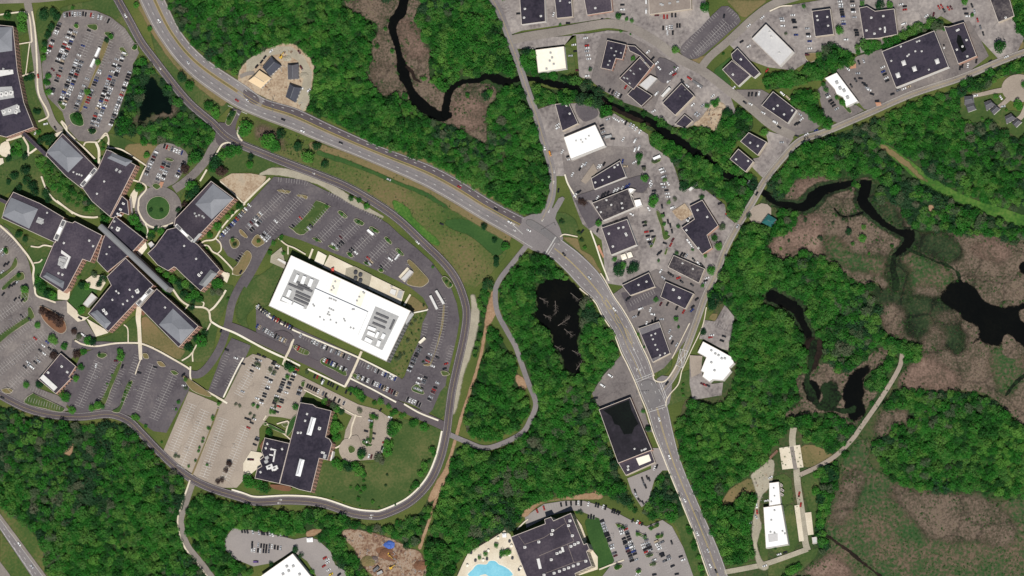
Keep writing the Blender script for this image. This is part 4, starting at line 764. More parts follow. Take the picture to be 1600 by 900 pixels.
sheet('flower_bed', h(0, 430, '1480 320 1515 400 1490 430 1470 400'), 'mulch')
sheet('shrub_bed', h(380, 640, '200 330 230 290 220 400 190 430 170 380'), 'mulch'); sheet('shrub_bed', h(380, 640, '280 780 490 800 480 850 330 830'), 'mulch', sm=2)
# ================================================================ BUILDINGS
def box_faces(k): return [(k, k+3, k+2, k+1), (k+4, k+5, k+6, k+7), (k, k+1, k+5, k+4), (k+1, k+2, k+6, k+5), (k+2, k+3, k+7, k+6), (k+3, k, k+4, k+7)]
def box(V, F, x0, x1, y0, y1, z0, z1):
    k = len(V); V += [(x0, y0, z0), (x1, y0, z0), (x1, y1, z0), (x0, y1, z0), (x0, y0, z1), (x1, y0, z1), (x1, y1, z1), (x0, y1, z1)]; F += box_faces(k)
_um = {}
def unit_mesh(m):
    """a rooftop air handler: kerb, casing with chamfered top, fan ring, side duct"""
    if m in _um: return _um[m]
    V, F, I = [], [], []
    box(V, F, -.52, .52, -.52, .52, 0, .12); I += [1]*6
    box(V, F, -.5, .5, -.5, .5, .12, .86); I += [0]*6
    k = len(V); V += [(-.5, -.5, .86), (.5, -.5, .86), (.5, .5, .86), (-.5, .5, .86), (-.42, -.42, 1), (.42, -.42, 1), (.42, .42, 1), (-.42, .42, 1)]; F += box_faces(k); I += [0]*6
    k = len(V); n = 10
    for i in range(n):
        t = 2*math.pi*i/n; V += [(.3*math.cos(t), .3*math.sin(t), 1), (.3*math.cos(t), .3*math.sin(t), 1.1), (.22*math.cos(t), .22*math.sin(t), 1.1), (.22*math.cos(t), .22*math.sin(t), 1.02)]
    for i in range(n):
        a, b = k+4*i, k+4*((i+1) % n); F += [(a, b, b+1, a+1), (a+1, b+1, b+2, a+2), (a+2, b+2, b+3, a+3)]; I += [0, 0, 1]
    F.append(tuple(k+4*i+3 for i in range(n))); I.append(1)
    box(V, F, .5, .66, -.2, .2, .2, .7); I += [0]*6
    me = bpy.data.meshes.new('rooftop_unit'); me.from_pydata(V, [], F); me.materials.append(MATS[m]); me.materials.append(MATS['unit_dark' if m != 'unit_grey' else 'unit_grey']); me.polygons.foreach_set('material_index', I); me.update()
    _um[m] = me; return me
_sk = {}
def skylight_mesh(m):
    if m in _sk: return _sk[m]
    V, F = [], []
    box(V, F, -.5, .5, -.5, .5, 0, .35); k = len(V)
    V += [(-.46, -.46, .35), (.46, -.46, .35), (.46, .46, .35), (-.46, .46, .35), (-.3, -.3, .75), (.3, -.3, .75), (.3, .3, .75), (-.3, .3, .75), (0, 0, .9)]
    F += [(k, k+1, k+5, k+4), (k+1, k+2, k+6, k+5), (k+2, k+3, k+7, k+6), (k+3, k, k+4, k+7), (k+4, k+5, k+8), (k+5, k+6, k+8), (k+6, k+7, k+8), (k+7, k+4, k+8)]
    me = bpy.data.meshes.new('skylight'); me.from_pydata(V, [], F); me.materials.append(MATS[m]); me.update(); _sk[m] = me; return me
def rel(o, w): return (w[0]-o.location.x, w[1]-o.location.y, w[2]-o.location.z)
BCOUNT = 0
def building(label, poly, H, roof='roof_navy', wall='wall_beige', cope='coping', units=(), floors=0, cat='building', name='commercial_building', group=None, skin=None, par=.55, base=0.0):
    P = ccw([U(x, y, H) for x, y in poly]); n = len(P)
    for y_, u_, v_ in fill(poly): BLDG[y_, u_:v_] = True; HARD[y_, u_:v_] = True
    cx, cy = sum(p[0] for p in P)/n, sum(p[1] for p in P)/n
    o = empty(name, (cx, cy, base)); tag(o, label, cat, group)
    O = [(p[0]-cx, p[1]-cy) for p in P]; I2 = inset(O, .33); J = inset(O, -.05); Hh = H-base
    V = [(x, y, -.3) for x, y in O]+[(x, y, Hh+par) for x, y in O]+[(x, y, Hh+par) for x, y in I2]+[(x, y, Hh-.2) for x, y in I2]; F = []
    for i in range(n):
        j = (i+1) % n; F += [(i, j, n+j, n+i), (n+i, n+j, 2*n+j, 2*n+i), (2*n+i, 2*n+j, 3*n+j, 3*n+i)]
    mesh_obj('wall', V, F, wall, o)
    mesh_obj('roof', [(x, y, Hh) for x, y in inset(O, .3)], [tuple(range(n))], roof, o)
    K = inset(O, .36)
    V = [(x, y, Hh+par+.004) for x, y in J]+[(x, y, Hh+par+.1) for x, y in J]+[(x, y, Hh+par+.1) for x, y in K]+[(x, y, Hh+par+.004) for x, y in K]; F = []
    for i in range(n):
        j = (i+1) % n; F += [(i, j, n+j, n+i), (n+i, n+j, 2*n+j, 2*n+i), (2*n+i, 2*n+j, 3*n+j, 3*n+i)]
    mesh_obj('coping', V, F, cope, o)
    for i in range(n):
        if not floors: break
        a, b = Vector(O[i]), Vector(O[(i+1) % n]); d = b-a; Lw = d.length
        if Lw < 7: continue
        d.normalize(); nr = Vector((d.y, -d.x))
        for f in range(floors):
            z0 = .9+f*(Hh-.6)/floors; z1 = z0+(Hh-.6)/floors*.52; V, F = [], []
            k = max(2, int(Lw/3.4)); st = Lw/k
            for t in range(k):
                s0, s1 = st*t+st*.2, st*(t+1)-st*.2
                p0, p1 = a+d*s0, a+d*s1; q0, q1 = p0+nr*.07, p1+nr*.07; kk = len(V)
                V += [(p0.x, p0.y, z0), (p1.x, p1.y, z0), (p1.x, p1.y, z1), (p0.x, p0.y, z1), (q0.x, q0.y, z0), (q1.x, q1.y, z0), (q1.x, q1.y, z1), (q0.x, q0.y, z1)]
                F += [(kk+4, kk+5, kk+6, kk+7), (kk, kk+1, kk+5, kk+4), (kk+1, kk+2, kk+6, kk+5), (kk+2, kk+3, kk+7, kk+6), (kk+3, kk, kk+4, kk+7)]
            mesh_obj('window_row', V, F, 'glass', o)['kind'] = 'stuff'
    d0 = Vector(O[1])-Vector(O[0]); ang = math.atan2(d0.y, d0.x)
    for u in units:
        x, y, w_, d_ = u[:4]; kind = u[4] if len(u) > 4 else 'u'
        wp = U(x, y, H+.8)
        if kind == 's': c = link('skylight', skylight_mesh('unit_white'), o)
        else: c = link('rooftop_unit', unit_mesh({'u': 'unit_white', 'g': 'unit_grey', 'd': 'unit_dark'}[kind]), o)
        c.location = (wp[0]-cx, wp[1]-cy, Hh+.003); c.rotation_euler = (0, 0, ang); c.scale = (w_, d_, min(2.2, .7+.25*min(w_, d_)))
    return o
def hip(o, quad, z0, rise, m='metal_hip', ridge=.5, name='hip_roof', curb=.9):
    """a hipped metal roof standing on the flat roof; quad in photo pixels, long axis from edge 0-1 to edge 2-3"""
    Q = ccw([U(x, y, z0+.6) for x, y in quad]); Q = [Vector((p[0]-o.location.x, p[1]-o.location.y)) for p in Q]
    if (Q[0]-Q[1]).length > (Q[1]-Q[2]).length: Q = Q[1:]+Q[:1]
    m0, m1 = (Q[0]+Q[1])/2, (Q[2]+Q[3])/2; ln = (m1-m0).length; hw_ = (Q[0]-Q[1]).length*ridge
    d = (m1-m0).normalized(); r0, r1 = m0+d*min(hw_, ln*.45), m1-d*min(hw_, ln*.45); zb = z0-o.location.z
    V = [(p.x, p.y, zb+.004) for p in Q]+[(p.x, p.y, zb+curb) for p in Q]; c = sum(Q, Vector((0, 0)))/4
    E = [c+(p-c)*1.03 for p in Q]; V += [(p.x, p.y, zb+curb) for p in E]+[(r0.x, r0.y, zb+curb+rise), (r1.x, r1.y, zb+curb+rise)]
    F = [(0, 1, 5, 4), (1, 2, 6, 5), (2, 3, 7, 6), (3, 0, 4, 7), (8, 9, 12), (9, 10, 13, 12), (10, 11, 13), (11, 8, 12, 13), (11, 10, 9, 8)]
    r = mesh_obj(name, V, F, m, o)
    V = []; a, b = r0, r1; nn = Vector((-d.y, d.x))*.25; z = zb+curb+rise
    V = [(a.x-nn.x, a.y-nn.y, z-.1), (b.x-nn.x, b.y-nn.y, z-.1), (b.x+nn.x, b.y+nn.y, z-.1), (a.x+nn.x, a.y+nn.y, z-.1), (a.x, a.y, z+.12), (b.x, b.y, z+.12)]
    mesh_obj('ridge_cap', V, [(0, 1, 5, 4), (2, 3, 4, 5), (0, 4, 3), (1, 2, 5)], 'steel', r)
    return r
def deck(o, poly, z, m, name='roof_panel', thick=.25):
    P = ccw([U(x, y, z) for x, y in poly]); n = len(P); P = [(p[0]-o.location.x, p[1]-o.location.y) for p in P]; zb = z-o.location.z
    V = [(x, y, zb+.01) for x, y in P]+[(x, y, zb+thick) for x, y in P]
    return mesh_obj(name, V, [tuple(range(n, 2*n))]+[(i, (i+1) % n, n+(i+1) % n, n+i) for i in range(n)], m, o)
def px4(c, r, s, w=2.4, d=2.4, k='u'): return [(x, y, w, d, k) for x, y in q(c, r, s)]
def pxh(x0, y0, s, w=2.4, d=2.4, k='u'): return [(x, y, w, d, k) for x, y in h(x0, y0, s)]
OFF = dict(name='office_building', cat='office building')
# --- campus
b = building('dark flat roofed office block cut by the left edge, grey hip roof at its top', q(0, 0, '-70 150 82 165 110 440 150 640 212 795 40 858 -70 830'), 14, wall='wall_brick', floors=3, units=px4(0, 0, '10 590 40 585 70 580', 4, 5)+px4(0, 0, '25 700 60 690 100 700 110 670', 3, 4)+px4(0, 0, '20 430 60 440', 2, 2, 'g'), **OFF)
hip(b, q(0, 0, '-70 172 72 172 76 315 -70 335'), 14, 3); deck(b, q(0, 0, '-10 440 82 436 86 462 -10 480'), 14.1, 'unit_white', 'duct_rack', .8); deck(b, q(0, 0, '-10 545 75 540 90 610 0 625'), 14.1, 'unit_grey', 'equipment_curb', .4); deck(b, q(0, 0, '5 690 110 650 130 700 20 725'), 14.1, 'unit_grey', 'equipment_curb', .4)
b = building('slanting office wing with grey hip roof, tied by a skywalk to the left edge block', h(0, 190, '655 125 945 420 1020 495 850 695 690 570 480 350 500 300'), 14, roof='roof_dark', wall='wall_brick', floors=3, units=pxh(0, 190, '765 525 800 545 825 550 850 560', 1.6, 1.6), **OFF)
hip(b, h(0, 190, '640 165 862 372 710 525 492 318'), 14, 4)
b = building('dark office wing with pitched grey end roof beside the turning circle', h(0, 190, '1110 292 1160 308 1418 455 1145 990 960 830 910 760 860 690 1020 495'), 14, roof='roof_dark', wall='wall_brick', floors=3, units=pxh(0, 190, '1215 500 1250 520', 3, 2.4, 'g')+pxh(0, 190, '1085 622 1010 750', 1.8, 1.8), **OFF)
hip(b, h(0, 190, '1120 380 1170 325 1375 410 1310 465'), 14, 3, ridge=.3); deck(b, h(0, 190, '1190 500 1300 500 1275 555 1200 530'), 14.05, 'roof_dark', 'equipment_curb', .5)
b = building('westmost campus wing with pale grey hip roof beside the curved garden path', h(0, 315, '140 -100 420 20 665 165 580 430 20 172 62 30'), 14, roof='roof_dark', wall='wall_brick', floors=3, units=pxh(0, 315, '400 200 425 195 440 215', 2.4, 3, 'g')+pxh(0, 315, '490 115', 1.6, 1.6), **OFF)
hip(b, h(0, 315, '118 -40 392 78 302 278 32 145'), 14, 4); deck(b, h(0, 315, '400 160 460 185 435 240 375 215'), 14.05, 'unit_grey', 'equipment_curb', .5)
b = building('dark stepped office wing with white framed plant well and pitched south end', h(0, 315, '690 205 760 222 780 205 1065 352 940 628 862 600 700 905 660 945 440 800 415 780 560 440'), 14, roof='roof_dark', wall='wall_brick', floors=3, units=pxh(0, 315, '630 600 665 610 640 645 680 660 650 680', 3, 4, 'g')+pxh(0, 315, '665 430 930 405 970 462 610 745 650 760', 2, 2), **OFF)
hip(b, h(0, 315, '448 780 490 735 668 832 655 905'), 14, 3, ridge=.35); deck(b, h(0, 315, '645 505 740 575 690 700 670 690 715 585 640 540'), 14.05, 'unit_white', 'screen_wall', 1.5); deck(b, h(0, 315, '620 570 705 575 670 690 600 660'), 14.03, 'unit_grey', 'equipment_curb', .3)
b = building('central navy roofed office hall under the long grey corridor roof', h(0, 315, '1200 150 1505 390 1380 525 1120 735 1010 620 1072 400 1130 270'), 12, wall='wall_brick', floors=2, units=pxh(0, 315, '1190 205 1165 270', 2, 2, 'g')+pxh(0, 315, '1230 285', 4, 4)+pxh(0, 315, '1140 470 1110 545', 1.6, 1.6), **OFF)
b = building('narrow dark link wing with white ducts west of the turning circle', h(0, 315, '1270 -60 1330 -10 1345 140 1260 110 1210 170 1150 165 1240 0'), 11, wall='wall_brick', units=pxh(0, 315, '1255 80 1285 20', 2, 3)+pxh(0, 315, '1240 135', 2, 6), **OFF)
b = building('big navy roofed office block with sloped grey corner roof facing the curved walk', h(200, 315, '410 292 500 270 735 455 962 712 758 932 590 780 500 690 480 680 420 722 310 660 205 540 280 470'), 14, wall='wall_brick', floors=3, units=pxh(200, 315, '585 460 710 595', 1.8, 1.8)+pxh(200, 315, '735 760 765 740 745 770', 2.2, 2.2), **OFF)
hip(b, h(200, 315, '860 708 930 752 805 890 738 858'), 14, 2.2, ridge=.3, m='metal_corridor')
b = building('north-east campus wing with big pale hip roof beside the sandy plot', g('330 283 366 310 316 363 300 378 272 353 274 342'), 14, roof='roof_dark', wall='wall_brick', floors=3, units=pxh(200, 315, '695 122 710 150 740 140 775 150 790 165', 1.8, 1.8, 'g'), **OFF)
hip(b, g('333 288 363 311 331 342 306 319'), 14, 4); deck(b, h(200, 315, '745 330 775 340 690 430 665 420'), 14.05, 'unit_grey', 'louvre_rack', 1)
b = building('navy roofed south office block with scattered white roof vents and grey apron roof', h(0, 430, '1310 -180 1600 105 1400 300 1130 588 920 400 1160 105 1115 15'), 14, wall='wall_brick', floors=3, units=pxh(0, 430, '1430 165', 4, 4)+pxh(0, 430, '1350 150 1380 222 1325 265 1280 300 1170 255 1210 165 1235 185', 1.8, 1.8)+pxh(0, 430, '1080 365 1105 395', 3, 3), **OFF)
hip(b, h(0, 430, '945 398 1015 362 1155 492 1098 560'), 14, 2, ridge=.35)
b = building('south-east campus wing with navy roof and large light hip roof over the lawn', h(200, 430, '300 140 735 530 530 752 125 340'), 14, wall='wall_brick', floors=3, units=pxh(200, 430, '385 335', 1.8, 1.8), **OFF)
hip(b, h(200, 430, '470 352 688 560 548 712 328 515'), 14, 4)
def gallery(label, line, wd, H, m, wall, name='covered_walkway', cat='walkway'):
    A, B = sides(line, wd); o = building(label, A+B[::-1], H, roof=m, wall=wall, cope='coping_dark', name=name, cat=cat, par=.15); return o, A, B
def vault(o, line, wd, H, rise, m):
    A, B = sides(line, wd); V, F = [], []; n = len(line)
    for i in range(n):
        a, b = Vector(U(*A[i], H)), Vector(U(*B[i], H))
        for t, zz in ((0, 0), (.2, .6), (.5, 1), (.8, .6), (1, 0)):
            p = a.lerp(b, t); V.append((p.x-o.location.x, p.y-o.location.y, H+.2+rise*zz-o.location.z))
    for i in range(n-1):
        for k in range(4): a = i*5+k; F.append((a, a+1, a+6, a+5))
    F += [(0, 1, 2, 3, 4), tuple(n*5-1-k for k in range(5))]
    return mesh_obj('vaulted_roof', V, F, m, o)
cl = [(156+k*5.3, 353+k*4.95) for k in range(21)]
o, A, B = gallery('long straight grey vaulted corridor roof running diagonally across the campus', [cl[0], cl[-1]], 9, 16, 'metal_corridor', 'wall_grey'); vault(o, cl, 8.6, 16, 1.6, 'metal_corridor')
o, A, B = gallery('dark roofed skywalk joining the left edge block to the slanting wing', h(0, 190, '240 122 480 348'), 5.5, 9, 'roof_dark', 'wall_grey')
o, A, B = gallery('thin pale trimmed skywalk leaving the left edge toward the westmost wing', h(0, 190, '-30 800 75 850'), 5, 9, 'roof_dark', 'wall_white')
for lab, ln, wd in (('white glass link between the slanting wing and the turning circle wing', h(0, 190, '1000 488 845 675'), 7), ('white glass link between the westmost wing and the stepped wing', h(0, 315, '672 190 575 405'), 8), ('white glass link between the north-east wing and the big navy block', h(200, 315, '495 240 675 412'), 6), ('white framed link between the two south campus blocks', h(0, 430, '1580 140 1425 312'), 7)):
    o, A, B = gallery(lab, ln, wd, 14.8, 'unit_white', 'wall_white', 'glass_link', 'link')
    a, c = Vector(ln[0]), Vector(ln[1]); dd = (c-a)
    for t0, t1, m in ((.06, .3, 'unit_dark'), (.72, .94, 'unit_dark'), (.36, .66, 'roof_white')):
        s0, s1 = a+dd*t0, a+dd*t1; E = sides([tuple(s0), tuple(s1)], wd*.62); deck(o, E[0]+E[1][::-1], 15.0 if m == 'unit_dark' else 15.3, m, 'roof_glazing' if m == 'unit_dark' else 'plant_box', .15 if m == 'unit_dark' else .9)
o = building('small pale shed roof beside the big navy campus block', h(200, 315, '205 440 245 415 285 460 245 490'), 5, roof='roof_pale', wall='wall_grey', name='shed', cat='shed')
o = building('long pale metal canopy beside the south office block', h(0, 430, '865 300 955 185 1010 230 910 335'), 5, roof='roof_pale', wall='wall_grey', name='canopy_shed', cat='shed')
o = building('curved dark entrance canopy ribs west of the turning circle', h(0, 315, '1340 0 1365 -50 1375 30 1380 130 1350 135'), 4, roof='roof_grey', wall='wall_grey', name='entrance_canopy', cat='canopy')
# --- the white building
b = building('huge white roofed rectangular building with two sunken plant courts', g('455 399 642 486 604 565 420 478'), 14, roof='roof_white', wall='wall_grey', cope='coping', name='office_building', cat='office building', floors=3)
deck(b, h(410, 380, '555 475 1105 720 1000 960 480 730'), 14.1, 'roof_white', 'raised_roof', 2.4)
for Q, nl, ax in ((h(410, 380, '330 270 595 385 455 690 180 600'), 6, 0), (h(520, 450, '445 190 690 295 515 650 295 540'), 6, 1)):
    w1 = deck(b, Q, 14.04, 'unit_grey', 'plant_court', .12)
for s0 in ((345, 400), (370, 440), (350, 505), (345, 540), (330, 575), (275, 425)):
    a = h(410, 380, '%d %d %d %d' % (s0[0], s0[1], s0[0]+150, s0[1]+65)); A, B = sides(a, 3.2); deck(b, A+B[::-1], 14.3, 'unit_dark', 'louvre_bank', 1.2)
for s0 in ((1185, 730), (1165, 775), (1150, 830)):
    a = h(410, 380, '%d %d %d %d' % (s0[0], s0[1], s0[0]+130, s0[1]+55)); A, B = sides(a, 3.2); deck(b, A+B[::-1], 14.3, 'unit_dark', 'louvre_bank', 1.2)
a = h(410, 380, '1375 800 1330 900'); A, B = sides(a, 3); deck(b, A+B[::-1], 14.3, 'unit_dark', 'louvre_bank', 1.2)
for c0, c1, wd in ((h(410, 380, '375 330'), h(410, 380, '340 410'), 4), (h(410, 380, '445 345'), h(410, 380, '415 425'), 5.5), (h(410, 380, '520 375'), h(410, 380, '490 455'), 5.5), (h(410, 380, '295 490'), h(410, 380, '265 560'), 5), (h(410, 380, '210 575'), h(410, 380, '310 625'), 5.5), (h(410, 380, '325 630'), h(410, 380, '430 680'), 5.5),
                   (h(520, 450, '370 410'), h(520, 450, '450 440'), 5), (h(520, 450, '365 465'), h(520, 450, '440 495'), 6), (h(520, 450, '340 530'), h(520, 450, '410 565'), 6), (h(520, 450, '540 480'), h(520, 450, '515 530'), 5), (h(520, 450, '490 550'), h(520, 450, '470 610'), 5), (h(520, 450, '480 460'), h(520, 450, '450 520'), 4)):
    A, B = sides([c0[0], c1[0]], wd); deck(b, A+B[::-1], 14.4, 'roof_white', 'plant_box', 1.8)
for Q in (h(410, 380, '740 355 820 390 770 545 690 505'), h(410, 380, '1020 490 1080 515 1025 665 970 635')): deck(b, Q, 14.06, 'roof_cream', 'terrace_deck', .1)
for zz, s_ in ((16.52, '700 575 720 580 745 590 765 600 530 640 540 655 700 680 720 690 740 700 690 720 680 740 700 750 850 790 860 810 710 800 770 830 920 880 950 890 640 800 600 770 940 690 955 690'), (14.2, '760 400 735 450 745 470 720 490 1050 510 1060 520 985 600 1010 560')):
    for x, y, ww, dd, _ in pxh(410, 380, s_, 1.5, 1.5):
        wp = U(x, y, zz); c = link('roof_vent', unit_mesh('unit_grey'), b); c.location = (wp[0]-b.location.x, wp[1]-b.location.y, zz); c.scale = (ww, dd, 1); c.rotation_euler = (0, 0, -.43)
for k in range(1, 9):
    for (a0, a1), (b0, b1) in (((300, 125), (65, 650)),):
        f = k/9; p0 = (a0+1260*f, a1+595*f); p1 = (b0+1260*f, b1+595*f); A, B = sides(h(410, 380, '%f %f %f %f' % (p0+p1)), .3); deck(b, A+B[::-1], 14.015, 'roof_pale', 'roof_seam', .02)
deck(b, h(410, 380, '1480 800 1555 720 1580 740 1500 850'), 13.2, 'unit_grey', 'glass_canopy', .3)
# --- south-east campus building
b = building('navy roofed brick office building with two white ridge skylights above the south lawn', g('469 629 489 632 494 636 518 642 509 683 515 686 519 693 516 704 512 719 499 716 486 769 468 765 455 760 437 756 453 692 456 680'), 14, wall='wall_brick', floors=3, units=pxh(380, 640, '795 195', 3, 3)+pxh(380, 640, '570 240 600 240 840 450 820 445 665 45 645 115', 2, 2)+pxh(380, 640, '850 485', 4, 3, 'g'), **OFF)
for a, c in ((h(380, 640, '735 85'), h(380, 640, '685 262')), (h(380, 640, '615 520'), h(380, 640, '572 690'))):
    A, B = sides([a[0], c[0]], 7.5); r = hip(b, [A[0], A[1], B[1], B[0]], 14, 1.5, m='roof_white', ridge=.3, name='ridge_skylight', curb=1.2)
b = building('lower navy roofed west wing with white ducts beside the south-east office building', h(380, 640, '225 292 485 352 378 772 122 715 145 620 195 590 170 530 215 490 192 430'), 8, wall='wall_brick', floors=2, units=pxh(380, 640, '275 595 328 610', 4, 7)+pxh(380, 640, '245 500 240 540', 3, 4, 'g')+pxh(380, 640, '290 410 405 410 180 650 250 355 235 400', 2, 2), **OFF)
for p in ('285 410 345 425', '335 425 315 545', '275 470 325 480'):
    a = h(380, 640, p); A, B = sides(a, 2.2); deck(b, A+B[::-1], 8.2, 'unit_white', 'duct', .9)
b = building('white entrance canopy on the east side of the south-east office building', h(380, 640, '905 425 940 435 920 535 880 525'), 6, roof='roof_white', wall='wall_white', name='entrance_canopy', cat='canopy')
b = building('small navy roofed building with long pale ventilator in the west parking lots', q(0, 2, '380 408 475 490 432 556 444 566 350 662 242 572'), 7, roof='roof_dark', wall='wall_brick', floors=1, units=px4(0, 2, '385 490 420 525 300 528', 2.2, 2.2), **OFF)
A, B = sides(q(0, 2, '262 552 350 632'), 8); deck(b, A+B[::-1], 7.3, 'unit_white', 'ventilator', 1.5)
# --- commercial blocks to the east
def shop(label, poly, H=6, **k): return building(label, poly, H, **k)
D_ = dict(roof='roof_dark'); N_ = dict(roof='roof_navy'); Wt = dict(roof='roof_white', wall='wall_white')
shop('dark roofed shed at the top edge beside the street bend', q(2, 0, '45 -60 205 -60 210 135 60 155'), 6, wall='wall_white', units=px4(2, 0, '80 55 180 100 75 110', 2, 2), **N_)
shop('small navy roofed shed at the top edge, second along the street', q(2, 0, '260 -60 370 -60 380 105 280 115'), 6, wall='wall_beige', units=px4(2, 0, '300 5 360 15', 1.6, 1.6), **N_)
shop('dark grey roofed shed at the top edge, third along the street', q(2, 0, '440 -60 615 -60 628 70 470 95'), 6, wall='wall_brick', units=px4(2, 0, '520 50', 2, 2), **D_)
shop('tan flat roofed building at the top edge above the parked cars', q(2, 0, '850 -60 1115 -60 1120 55 860 90'), 7, roof='roof_tan', wall='wall_beige', units=px4(2, 0, '930 25 985 20 1035 10 940 30', 2.6, 2, 'g'))
shop('white square roofed building with brown stains beside the bridge street', q(2, 0, '148 312 325 290 340 430 165 455'), 6, roof='roof_cream', wall='wall_white', units=px4(2, 0, '240 330 250 360 235 380 260 400 215 430', 1.8, 1.8, 'g'))
b = shop('dark L shaped office with panelled roof at the foot of the bent street', q(2, 0, '595 252 715 280 690 372 650 365 625 440 555 425'), 7, wall='wall_brick', units=px4(2, 0, '620 300 650 320 610 380 640 345 680 330 600 405', 1.6, 1.6, 'g'), floors=2, **N_)
shop('narrow navy connecting wing along the bent street', q(2, 0, '722 284 770 288 888 400 868 428 800 350 735 318'), 5.5, wall='wall_brick', **N_)
shop('dark workshop with ribbed roof pipes behind the connecting wing', q(2, 0, '800 358 864 430 760 560 672 490'), 7, wall='wall_brick', units=px4(2, 0, '740 440 760 460 720 490 800 430 830 390 700 485 735 520', 2, 1.4, 'g'), roof='roof_dark')
shop('navy square workshop above the creek', q(2, 0, '774 534 878 600 810 665 722 590'), 6, wall='wall_dark', **N_)
shop('pale grey flat shed between workshop and parked cars', q(2, 0, '866 470 910 492 842 565 795 532'), 5, roof='roof_pale', wall='wall_grey')
shop('worn black roofed garage in the light grey yard', q(2, 0, '1060 520 1140 600 1020 722 940 645'), 7, roof='roof_navy', wall='wall_beige', units=px4(2, 0, '1050 600 1080 560', 1.6, 1.6, 'd'))
shop('small black roofed shed by the dirt yard above the creek', q(2, 0, '1080 716 1130 756 1082 802 1020 778'), 5, wall='wall_beige', **N_)
shop('dark grey hall with white edge beside a long wing at the street fork', q(2, 0, '1375 378 1490 470 1415 540 1315 435'), 6, roof='roof_dark', wall='wall_white', units=px4(2, 0, '1380 465', 2, 2))
shop('dark narrow long wing on the upper side of the street fork hall', q(2, 0, '1370 340 1410 302 1550 455 1512 488 1380 374'), 6.5, wall='wall_white', units=px4(2, 0, '1430 370', 2, 2), **N_)
shop('pale grey roofed long warehouse at the north street corner', g('1197 38 1240 81 1219 104 1175 61'), 7, roof='roof_pale', wall='wall_white', units=px4(3, 0, '10 200 70 330 20 230', 1.8, 1.8))
shop('dark roofed diner with awning above the road junction', g('1190 165 1208 143 1245 172 1231 193'), 6, wall='wall_white', units=px4(3, 0, '35 680 100 715 60 660 150 690', 1.8, 1.8), **N_)
shop('dark roofed shed beside the orange lined drive by the white roof', q(2, 0, '270 652 355 642 415 772 315 820'), 6, wall='wall_beige', units=px4(2, 0, '360 710 340 660', 1.8, 1.8), **N_)
shop('white roofed warehouse between the drive and the parked trucks', g('881 215 930 195 946 228 892 249'), 8, units=px4(2, 0, '400 880 430 875 460 870 480 850 440 890', 1.6, 1.6), **Wt)
shop('black roofed block beside the creek bridge, upper of two', g('1157 221 1170 207 1198 222 1184 243'), 7, wall='wall_beige', units=[(1172, 223, 1.8, 1.8, 'u'), (1184, 228, 1.8, 1.8, 'u')], **N_)
shop('black roofed block beside the creek bridge, lower of two', q(2, 1, '1415 30 1510 110 1460 175 1362 95'), 7, wall='wall_beige', units=px4(2, 1, '1400 95 1475 105', 1.8, 1.8), **N_)
shop('black roofed square office among the north parking rows', q(3, 0, '275 70 390 55 412 215 295 230'), 7, wall='wall_beige', units=px4(3, 0, '305 100 370 105 375 160 310 125', 1.8, 1.8), **N_)
shop('dark grey notched roof warehouse in the north-east lots', q(3, 0, '570 50 620 40 670 70 790 55 812 215 690 240 600 245'), 7, wall='wall_beige', units=px4(3, 0, '645 110 720 100 700 180 665 210 615 190', 2, 2)+px4(3, 0, '730 185', 1.6, 6), **D_)
shop('largest black roofed store with white south wall beside the main cross road', q(3, 0, '712 322 1040 192 1130 418 800 548'), 9, wall='wall_white', units=px4(3, 0, '848 393 915 430 1057 383 812 470', 4, 5, 's')+px4(3, 0, '930 260 945 255 770 380 880 340 920 320 960 320 870 350 1005 435 1100 300 830 290', 1.6, 1.6), **N_)
b = shop('black roofed store with puddle stain right of the largest store', q(3, 0, '1100 165 1130 168 1225 140 1305 350 1190 400'), 8, wall='wall_brick', units=px4(3, 0, '1180 190 1190 185 1240 250 1215 290 1180 310 1245 352', 1.9, 1.9), **N_)
deck(b, q(3, 0, '1185 215 1205 225 1225 280 1240 310 1215 330 1195 300 1178 260'), 8.03, 'puddle', 'standing_water', .01)
shop('worn dark roof building at the top right beside a lawn', q(3, 0, '1375 -40 1500 -40 1540 100 1440 140'), 7, roof='roof_worn', wall='wall_beige', units=px4(3, 0, '1485 110', 2, 2))
shop('white long roofed shop by the cross road', q(3, 0, '355 490 430 455 565 635 520 655 490 670 470 610 430 590 418 560'), 6, units=px4(3, 0, '430 515 450 550 475 565 497 608', 3, 3, 'g'), **Wt)
shop('dark angled roof store above the row of nose-in cars', q(2, 1, '495 215 675 105 715 205 515 285'), 6, wall='wall_white', units=px4(2, 1, '605 205 640 145 660 130 565 225 520 240', 1.8, 1.8), **N_)
shop('weathered blotchy black roof store in the middle of the plaza', q(2, 1, '500 370 725 280 770 395 570 480'), 7, roof='roof_worn', wall='wall_white', units=px4(2, 1, '590 350 685 370 690 400 555 425 530 395 620 380', 1.8, 1.8))
shop('small white annex against the blotchy roof store', q(2, 1, '762 352 802 345 816 384 774 400'), 4.5, **Wt)
shop('white broken annex at the upper corner of the blotchy roof store', q(2, 1, '722 280 745 276 772 284 742 312 756 326 738 328'), 4.5, **Wt)
shop('dark grey square store with white side walls below the blotchy roof store', q(2, 1, '560 525 720 470 780 630 620 695'), 8, roof='roof_dark', wall='wall_white', units=px4(2, 1, '605 560 630 640 665 525 695 520 710 560 715 570', 2, 2))
shop('black roofed L shaped store beside the sandy loading yard', q(2, 1, '1110 390 1190 350 1290 510 1220 570 1250 650 1190 690 1060 525 1140 470'), 7, wall='wall_brick', units=px4(2, 1, '1160 412 1220 455 1090 538 1165 650 1100 480', 1.9, 1.9), **N_)
shop('grey black low store along the lower plaza lot', q(2, 1, '1010 695 1205 780 1170 870 975 770'), 5.5, roof='roof_worn', wall='wall_beige', units=px4(2, 1, '1065 745 1130 780', 1.6, 1.6))
